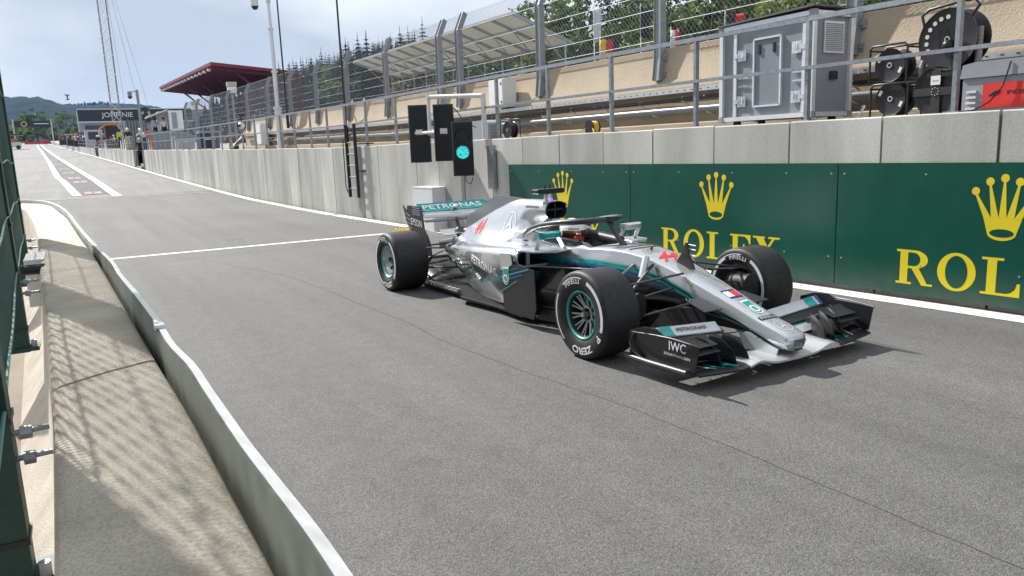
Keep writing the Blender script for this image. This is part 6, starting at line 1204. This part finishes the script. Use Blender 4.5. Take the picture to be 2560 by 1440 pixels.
for (a, b), (c_, d_) in zip(P[:-1], P[1:]): q.add([(a, 115, b), (c_, 115, d_), (c_, 118, d_), (a, 118, b), (a, 115, b + .22), (c_, 115, d_ + .22), (c_, 118, d_ + .22), (a, 118, b + .22)], [(0, 1, 2, 3), (7, 6, 5, 4), (0, 4, 5, 1), (2, 6, 7, 3), (1, 5, 6, 2), (3, 7, 4, 0)])
q.build('canopy', mk('canopy_orange', (.62, .20, .03), .5), t); q = MB(); q.bbox(5.0, 6.5, 116.0, 118, 3.4, 6.3); q.build('cabinet', M_BLACK, t); q = MB(); q.bbox(4.3, 4.45, 115.1, 115.25, 3.4, 5.7); q.build('post', M_GALV, t)
t = thing('cabin', 'grey cabin with a dark window beyond the mast', 'cabin', (3.9, 131, 3.8)); q = MB(); q.bbox(2.9, 5.2, 130, 133, 3.8, 6.4); q.build('body', mk('cabin_grey', (.42, .45, .48), .6), t); q = MB(); q.bbox(3.3, 4.6, 129.95, 129.99, 5.0, 6.1); q.build('window', M_BLACKG, t)
t = thing('dark_container', 'tall dark ribbed container beside the far steps', 'container', (5.9, 82, 2.7)); q = MB(); q.bbox(5.2, 7.0, 81, 84, 2.6, 5.4); q.build('body', mk('container_dark', (.09, .10, .11), .5), t)
for k in range(7): q = MB(); q.bbox(5.25 + k * .25, 5.33 + k * .25, 80.94, 80.99, 2.7, 5.3); q.build('rib', M_CASE, t)
for i, (x, y_, h_, m_, lab) in enumerate(((1.6, 150, 2.2, mk('stand_red', (.3, .05, .04), .5), 'red framed pit stand among the far crews'), (.6, 165, 2.0, mk('stand_silver', (.4, .41, .43), .4), 'silver roofed pit stand among the far crews'), (2.6, 140, 2.0, mk('stand_blue', (.04, .06, .16), .5), 'blue screened pit stand among the far crews'), (-.6, 185, 2.0, M_GREYP, 'small grey pit stand at the far end'))):
    t = thing('pit_stand', lab, 'pit stand', (x, y_, wt(y_))); z = wt(y_)
    for a in (0, 1.5):
        for b in (0, 1.2): q = MB(); q.bar((x + a, y_ + b, z), (x + a, y_ + b, z + h_), .1); q.build('post', m_, t)
    q = MB(); q.bbox(x - .3, x + 1.8, y_ - .3, y_ + 1.6, z + h_, z + h_ + .15); q.build('roof', m_, t); q = MB(); q.bbox(x - .1, x + 1.6, y_ + .2, y_ + .9, z, z + 1.0); q.build('desk', M_BLACK, t)
t = thing('service_cart', 'orange and white service vehicle parked by the left garages', 'vehicle', (-9.2, 205, 5.2)); z = gz(205); q = MB(); q.bbox(-11.5, -8.2, 204, 208, z + .5, z + 1.6); q.build('body', M_WHT, t); q = MB(); q.bbox(-10.8, -8.8, 203.9, 207, z + 1.61, z + 2.4); q.build('cab', mk('cart_orange', (.55, .14, .04), .5), t); q = MB(); q.bbox(-11.8, -7.6, 203.5, 208.5, z + 3.1, z + 3.3); q.build('roof', M_BLACK, t)
for dx in (-11, -8.7): q = MB(); q.cyl((dx, 203.9, z + .45), (dx, 204.2, z + .45), .45, 14); q.build('wheel', M_RUB, t)
# steps through the wall
t = thing('steps', 'concrete steps climbing through the gap in the pit wall', 'steps', (4.9, 64.5, 1.0))
for k in range(7):
    q = MB(); z0 = gz(64); q.bbox(wx(64) + k * .3, wx(64) + k * .3 + .32, 62.6, 67.3, z0 - .1, z0 + .2 + k * .19); q.build('step', M_CONC if 0 else M_DECK, t)
q = MB(); q.cyl((wx(64) - .05, 67.2, gz(64)), (wx(64) + .3, 67.2, wt(64) + .95), .04, 8); q.build('handrail', M_GALV, t)
# ------------------------------------------------------------------ people beyond the wall
M_SKIN = mk('skin', (.42, .25, .18), .6, var=.08); M_HAIR = mk('hair_dark', (.03, .022, .018), .8)
def cloth(n, c): return mk('cloth_' + n, c, .85, var=.12, scale=12)
C_OR, C_WH, C_BL, C_BK, C_HV, C_NV, C_RD = cloth('orange', (.62, .13, .02)), cloth('white', (.6, .6, .62)), cloth('blue', (.03, .06, .22)), cloth('black', (.018, .018, .02)), cloth('hivis', (.5, .55, .05)), cloth('navy', (.02, .03, .07)), cloth('red', (.4, .04, .04))
def figure(label, loc, face, torso, legs, pose='stand', hat=None, group=None, sc=1.):
    """face: heading in radians of the way the person looks (0 = +X)"""
    t = thing('person', label, 'person', loc, face - math.pi / 2, group); t.scale = (sc,) * 3
    J = {'pel': (0, 0, .95), 'spi': (0, .0, 1.15), 'che': (0, .0, 1.35), 'nec': (0, .01, 1.49), 'hea': (0, .03, 1.60), 'top': (0, .03, 1.69)}
    arms = {s: [(s * .19, 0, 1.41), (s * .25, .02, 1.13), (s * .24, .10, .90), (s * .235, .13, .81)] for s in (-1, 1)}; lg = {s: [(s * .095, 0, .90), (s * .105, .02, .50), (s * .11, -.01, .09), (s * .12, .13, .04)] for s in (-1, 1)}
    if pose == 'lean':
        f_ = lambda p: (p[0], p[1] + (p[2] - .95) * .62, .95 + (p[2] - .95) * .80); J = {k: f_(v) if v[2] > .96 else v for k, v in J.items()}
        arms = {s: [(s * .19, .28, 1.31), (s * .27, .48, 1.12), (s * .2, .62, 1.10), (s * .17, .70, 1.10)] for s in (-1, 1)}
    if pose == 'sit':
        dz = -.47; J = {k: (v[0], v[1] + .02, v[2] + dz) for k, v in J.items()}; arms = {s: [(s * .19, 0, .94), (s * .25, .1, .70), (s * .16, .32, .62), (s * .13, .40, .60)] for s in (-1, 1)}; lg = {s: [(s * .095, .05, .46), (s * .12, .45, .50), (s * .12, .42, .09), (s * .12, .56, .04)] for s in (-1, 1)}
    if pose == 'bend':
        f_ = lambda p: (p[0], p[1] + (p[2] - .95) * .9, .95 + (p[2] - .95) * .35); J = {k: f_(v) if v[2] > .96 else v for k, v in J.items()}; arms = {s: [(s * .19, .42, 1.08), (s * .22, .46, .80), (s * .14, .5, .62), (s * .12, .52, .55)] for s in (-1, 1)}
    V = list(J.values()); rad = [(.15, .11), (.14, .10), (.16, .11), .055, .09, .07]; mi = [1, 0, 0, 2, 2, 2]; E_ = [(0, 1), (1, 2), (2, 3), (3, 4), (4, 5)]
    for s in (-1, 1):
        b = len(V); V += arms[s]; rad += [.065, .05, .04, .042]; mi += [0, 0, 0, 2]; E_ += [(2, b), (b, b + 1), (b + 1, b + 2), (b + 2, b + 3)]
        b = len(V); V += lg[s]; rad += [.09, .07, .05, .045]; mi += [1, 1, 1, 3]; E_ += [(0, b), (b, b + 1), (b + 1, b + 2), (b + 2, b + 3)]
    o = skin_body('body', V, E_, rad, [torso, legs, M_SKIN, C_BK], t, 1); VV = np.array(V)
    me = o.data; ct = np.array([p.center[:] for p in me.polygons]); idx = np.argmin(((ct[:, None] - VV[None]) ** 2).sum(2), 1); me.polygons.foreach_set('material_index', np.array(mi)[idx].astype(np.int32)); me.update()
    h_ = Vector(J['hea']) + Vector((0, 0, .03)); q = MB()
    if hat is not None: q.sphere(h_ + Vector((0, -.005, .02)), .135, 14, 9, (.95, 1.1, .95)); q.bar(h_ + Vector((-.09, .13, .0)), h_ + Vector((.09, .13, .0)), .10, .015); q.build('helmet', hat, t, 60, local=True)
    else: q.sphere(h_ + Vector((0, -.025, .03)), .108, 12, 8, (.95, 1, .95)); q.build('hair', M_HAIR, t, 60, local=True)
    return t
W_H = M_WHT; dn = -math.pi / 2
figure('marshal in orange overalls leaning over the railing by the steps', (5.9, 66.2, 2.42), dn - .6, C_OR, C_OR, 'lean')
figure('white-haired marshal in white and blue clothes leaning beside the orange one', (5.35, 64.8, 2.38), dn - .7, C_WH, C_BL, 'lean', W_H)
figure('firefighter in black seated on the steps', (4.85, 63.5, 2.0), dn, C_BK, C_BK, 'sit', cloth('lime', (.45, .5, .2)))
figure('firefighter with white helmet and yellow banded jacket behind the far railing', (4.85, 74, 2.66), dn - .3, C_BK, C_HV, 'stand', W_H)
figure('firefighter in black and yellow beside the white-helmeted one', (4.45, 78, 2.74), dn + .4, C_HV, C_BK, 'stand', C_BK)
figure('person in pale clothes bending at the narrow gap in the far wall', (3.5, 110, 2.5), dn, C_WH, C_NV, 'bend')
figure('left of two people in white shirts under the kiosk awning', (6.45, 67.5, 3.15), dn + .2, C_WH, C_BK)
figure('right of two people in white shirts under the kiosk awning', (6.95, 66.2, 3.12), dn - .2, C_WH, C_BK)
rp_ = random.Random(2); cols = [(C_WH, C_BK), (C_OR, C_BK), (C_BK, C_BK), (C_RD, C_BK), (C_NV, C_NV), (C_BK, C_HV), (cloth('sand', (.4, .3, .18)), C_BK), (C_RD, C_WH)]
protos = []
for i in range(34):
    y_ = 114 + i * 2.9 + rp_.uniform(-1, 1); x = wx(y_) + rp_.uniform(.4, 2.6); loc = (x, y_, wt(y_) - .03)
    if i < 8: p = figure(['helmeted crew member in white top behind the far wall', 'crew member in orange top behind the far wall', 'helmeted crew member all in black behind the far wall', 'crew member in red top and dark trousers behind the far wall', 'helmeted crew member in navy behind the far wall', 'crew member in black top and yellow trousers behind the far wall', 'helmeted crew member in sand-coloured top behind the far wall', 'crew member in red top and white trousers behind the far wall'][i], loc, rp_.uniform(-3, 0), *cols[i], hat=W_H if i % 2 == 0 else None, group='pit crews behind the far wall'); protos.append(p)
    else:
        p = copy_tree(protos[i % 8]); p.location = loc; p.rotation_euler.z = rp_.uniform(0, 6)
# ------------------------------------------------------------------ near barrier on the left with bent steel strip and green fence
LR = [(-.5, .21), (.2, .21), (1.3, .209), (1.6, .204), (2.04, .201), (2.63, .183), (3.52, .161), (4.9, .128), (6.03, .10), (7.85, .03), (10.64, -.06), (14.05, -.27)]
LL = [(-.5, -.09), (.5, -.095), (1.33, -.099), (1.76, -.105), (2.2, -.112), (2.9, -.13), (3.68, -.153), (5.02, -.208), (7.78, -.292), (9.97, -.389), (12.2, -.52), (13.95, -.643)]
ry_, rx_ = zip(*LR); ly_, lx_ = zip(*LL); eR = lambda y_: float(np.interp(y_, ry_, rx_)); eL = lambda y_: float(np.interp(y_, ly_, lx_))
LT = .95
spine = [((eL(y_), y_), (eR(y_), y_)) for y_ in list(np.arange(-.5, 13.5, .25))] + [((-.66, 13.9), (-.27, 14.05)), ((-.80, 14.5), (-.42, 15.0)), ((-1.05, 15.0), (-.70, 15.75)), ((-1.45, 15.4), (-1.2, 16.2)), ((-2.1, 15.6), (-2.0, 16.4)), ((-4, 15.7), (-4, 16.5))]
lb = thing('concrete_barrier', 'worn concrete barrier along the left edge, its top in dappled shade', 'barrier', (0, 2, 0))
def barrier_piece(sp, name):
    q = MB(); rows = []
    for (a, b) in sp:
        A_ = Vector((a[0], a[1], 0)); B_ = Vector((b[0], b[1], 0)); d = (A_ - B_).normalized(); jz = random.uniform(-.0025, .0025)
        rows.append([B_ + Vector((0, 0, -.05)), B_ + Vector((0, 0, LT - .03)) , B_ + d * .012 + Vector((0, 0, LT - .006 + jz)), B_ + d * .03 + Vector((0, 0, LT + jz)), A_.lerp(B_, .5) + Vector((0, 0, LT + .004 + jz)), A_ - d * .03 + Vector((0, 0, LT + jz)), A_ - d * .01 + Vector((0, 0, LT - .007)), A_ + Vector((0, 0, LT - .03)), A_ + d * .02 + Vector((0, 0, LT - .3)), A_ + d * .06 + Vector((0, 0, .30)), A_ + d * .20 + Vector((0, 0, .12)), A_ + d * .20 + Vector((0, 0, -.05))])
    q.grid(rows); n = 12; m = len(rows); q.f += [tuple(range(n))[::-1], tuple(range((m - 1) * n, m * n))]; q.m += [0, 0]; return q.build(name, M_CONC2, lb, 50)
cut = next(i for i, s_ in enumerate(spine) if s_[0][1] > 2.62)
g = .004
def shift(s_, dy): return ((s_[0][0], s_[0][1] + dy), (s_[1][0], s_[1][1] + dy))
jn = ((eL(2.5), 2.50), (eR(2.68), 2.68))
barrier_piece(spine[:cut - 1] + [jn], 'barrier_length'); barrier_piece([shift(jn, .007)] + spine[cut + 1:], 'barrier_length')
# bent sheet-steel strip along the lane side
ST = [(.24, -.3, 1.08), (.239, .5, 1.08), (.239, .845, 1.08), (.239, 1.02, 1.078), (.239, 1.216, 1.065), (.236, 1.465, 1.054), (.233, 1.66, 1.054), (.232, 1.92, 1.05), (.227, 2.156, 1.057), (.216, 2.524, 1.04), (.209, 2.787, 1.053), (.204, 3.0, 1.056), (.19, 3.557, 1.052), (.171, 4.364, 1.033), (.159, 4.876, 1.041), (.13, 6.04, .995), (.082, 7.3, .975), (.02, 9.0, .972), (-.05, 10.95, .985), (-.149, 12.57, 1.0), (-.299, 14.2, 1.0), (-.44, 15.05, 1.0), (-.74, 15.85, 1.0), (-1.25, 16.3, 1.0), (-2.05, 16.52, 1.0), (-4, 16.6, 1.0)]
sp = thing('steel_strip', 'bent sheet-steel strip with a bright top edge along the left barrier', 'steel strip', (.23, 2, 0))
Pz = np.array(ST); Pz[:, 2] -= .016 * np.clip((8 - Pz[:, 1]) / 4, 0, 1); u = np.linspace(0, len(ST) - 1.001, 240); i_ = u.astype(int); f_ = (u - i_)[:, None]; xy = crom(Pz[:, :2], 240); zz = crom(np.c_[Pz[:, 2], Pz[:, 2]], 240)[:, 0]
q = MB(); rows = []
for k in range(240):
    p = Vector((xy[k, 0] - .016, xy[k, 1], 0)); d = Vector((xy[min(k + 1, 239)] - xy[max(k - 1, 0)]).tolist() + [0]).normalized(); n = Vector((d.y, -d.x, 0)); w_ = .008 * math.sin(xy[k, 1] * 5.3) * math.exp(-xy[k, 1] / 9)
    rows.append([p + n * (w_ - .004 + .008 * math.sin(xy[k, 1] * 2.1)) + Vector((0, 0, .55)), p + n * (w_ * .6 - .002) + Vector((0, 0, .85)), p + Vector((0, 0, zz[k] - .006)), p + n * .004 + Vector((0, 0, zz[k])), p + n * .024 + Vector((0, 0, zz[k] + .001)), p + n * .028 + Vector((0, 0, zz[k] - .006)), p + n * .028 + Vector((0, 0, zz[k] - .03))])
q.grid(rows); q.build('sheet', mk('strip_galv', (.31, .34, .30), .5, .3, var=.2, scale=3), sp, 40)
q = MB(); q.strip([tuple(Vector((xy[k, 0] - .002, xy[k, 1], zz[k] + .0035))) for k in range(0, 225)], .020); q.build('top_edge', mk('strip_edge_white', (.80, .80, .78), .5, .1, var=.05), sp)
q = MB(); q.box((.203, 2.76, 1.044), (.03, .05, .010)); q.box((.196, 2.80, 1.038), (.012, .05, .03)); q.build('torn_lap', mk('strip_edge_white', (.8, .8, .8)), sp)
# ground and fence on the spectator side
q = MB(); q.grid([[(-30, y_, .10), (-.3 + (0 if y_ < 12 else -.35), y_, .10)] for y_ in (-10, 0, 5, 10, 14, 15.5)]); struct('spectator_ground', q, mk('pale_ground', (.22, .185, .15), .95, var=.2, scale=3, bump=.4, bscale=30))
M_FG = mk('fence_green', (.010, .040, .032), .45, var=.2, scale=12); M_FGL = mk('fence_green_light', (.10, .22, .19), .45, var=.15, scale=12); M_NET = mk('screen_net', (.012, .058, .044), .6, var=.2, scale=8)
gf = thing('mesh_fence', 'dark green screened mesh fence at the left edge of the picture', 'fence', (-.3, 4, .1))
fx = lambda y_: float(np.interp(y_, [0, 2.3, 5.4, 8.4], [-.17, -.226, -.345, -.43]))
for y_ in (2.3, 5.4, 8.4):
    x = fx(y_); q = MB(); q.bar((x - .09, y_, .48), (x - .09, y_, 3.4), .22, .10, up=(0, 1, 0)); q.build('post', M_FG, gf)
    for z in (.62, .95, 1.25): q = MB(); q.bar((x - .09, y_, z - .008), (x - .09, y_, z + .008), .23, .11, up=(0, 1, 0)); q.build('strap', M_BLACK, gf)
    q = MB(); q.box((x + .01, y_, .50), (.12, .16, .02)); q.build('base_plate', M_FG, gf); q = MB(); q.cyl((x + .045, y_ - .04, .51), (x + .045, y_ - .04, .55), .016, 8); q.build('anchor_bolt', M_GALV, gf)
    for z in (.83, .90):
        q = MB(); q.cyl((x - .02, y_, z), (eL(y_) - .01, y_, z + .005), .008, 8); q.build('threaded_rod', M_GALV, gf); q = MB(); q.cyl((x + .035, y_, z), (x + .062, y_, z), .018, 6); q.build('rod_nut', M_GALV, gf)
q = MB(); q.box((-.27, 6.3, .80), (.12, .5, .32)); q.build('junction_box', M_WHTM, gf); q = MB(); q.cyl((-.33, 5.75, .93), (-.2, 5.75, .93), .035, 10); q.build('cable_gland', M_BLACK, gf)
def screen(y0, y1, z0, z1, pitch, vert, r_):
    q = MB(); n = int((y1 - y0) / pitch)
    bow = lambda y_, z: .02 * math.sin((y_ - y0) / (y1 - y0) * math.pi) * math.sin((z - z0) / (z1 - z0) * math.pi)
    e = y0 - (z1 - z0)
    while e < y1:            # strands of the net climb at 45 degrees
        lo = max(z0, z0 + y0 - e); hi = min(z1, z0 + y1 - e)
        if hi - lo > .03:
            zz_ = np.linspace(lo, hi, 5); P_ = [(fx(e + z - z0) + .002 - bow(e + z - z0, z), e + z - z0, z) for z in zz_]
            for a, b in zip(P_[:-1], P_[1:]): q.bar(a, b, .004, pitch * .44, up=(0, -1, 1))
        e += pitch * 1.41
    e = y0
    while e < y1 + (z1 - z0):            # a second, more open set leans the other way
        lo = max(z0, z0 + e - y1); hi = min(z1, z0 + e - y0)
        if hi - lo > .03:
            zz_ = np.linspace(lo, hi, 5); P_ = [(fx(e - z + z0) - .003 - bow(e - z + z0, z), e - z + z0, z) for z in zz_]
            for a, b in zip(P_[:-1], P_[1:]): q.bar(a, b, .003, pitch * .35, up=(0, 1, 1))
        e += pitch * 9
    for k in range(int((y1 - y0) / vert) + 1):
        y_ = y0 + k * vert; q.bar((fx(y_) + .0, y_, z0), (fx(y_) + .0 - bow(y_, (z0 + z1) / 2), y_, (z0 + z1) / 2), .006); q.bar((fx(y_) - bow(y_, (z0 + z1) / 2), y_, (z0 + z1) / 2), (fx(y_), y_, z1), .006)
    o = q.build('screen_net', M_NET, gf); o['kind'] = 'stuff'
for a, b in ((-.4, 2.26), (2.34, 5.36), (5.44, 8.36)): screen(a, b, .96, 3.3, .0145, .15, .002)
for z in (.97, 1.3, 1.62, 2.2, 2.9):
    q = MB(); q.tube([(fx(y_) + .012, y_, z + .012 * math.sin(y_ * 3)) for y_ in np.arange(-.4, 8.5, .3)], .005, 6); q.build('tension_wire', M_FGL, gf, 50)
# ------------------------------------------------------------------ thin haze in the valley air
q = MB(); q.bbox(-1000, 1000, -120, 1960, -64, 190)
m = bpy.data.materials.new('haze_air'); m.use_nodes = True; t = m.node_tree; t.nodes.remove(t.nodes['Principled BSDF']); v = t.nodes.new('ShaderNodeVolumePrincipled')
v.inputs['Color'].default_value = (.22, .47, .97, 1); v.inputs['Density'].default_value = .00008; v.inputs['Anisotropy'].default_value = .25; t.links.new(v.outputs[0], t.nodes['Material Output'].inputs['Volume'])
hzo = q.build('haze', m); hzo['kind'] = 'stuff'; hzo['label'] = 'thin bluish haze in the valley air'; hzo['category'] = 'haze'
# ------------------------------------------------------------------ tell look-alikes apart by their order
ORD = ['', 'second ', 'third ', 'fourth ', 'fifth ', 'sixth ', 'seventh ', 'eighth ', 'ninth ', 'tenth ', 'eleventh ', 'twelfth ']
for grp, key, how in (('broadleaf wood behind the straight', lambda o: o.location.x / o.location.y, 'leftmost'), ('trees past the pit lane', lambda o: o.location.x / o.location.y, 'leftmost'), ('pit crews behind the far wall', lambda o: o.location.y, 'nearest')):
    by = {}
    for o in C.objects:
        if o.parent is None and o.get('group') == grp: by.setdefault(o['label'], []).append(o)
    for lab, os_ in by.items():
        if len(os_) > 1:
            for i, o in enumerate(sorted(os_, key=key)): o['label'] = ORD[i] + how + ' ' + lab
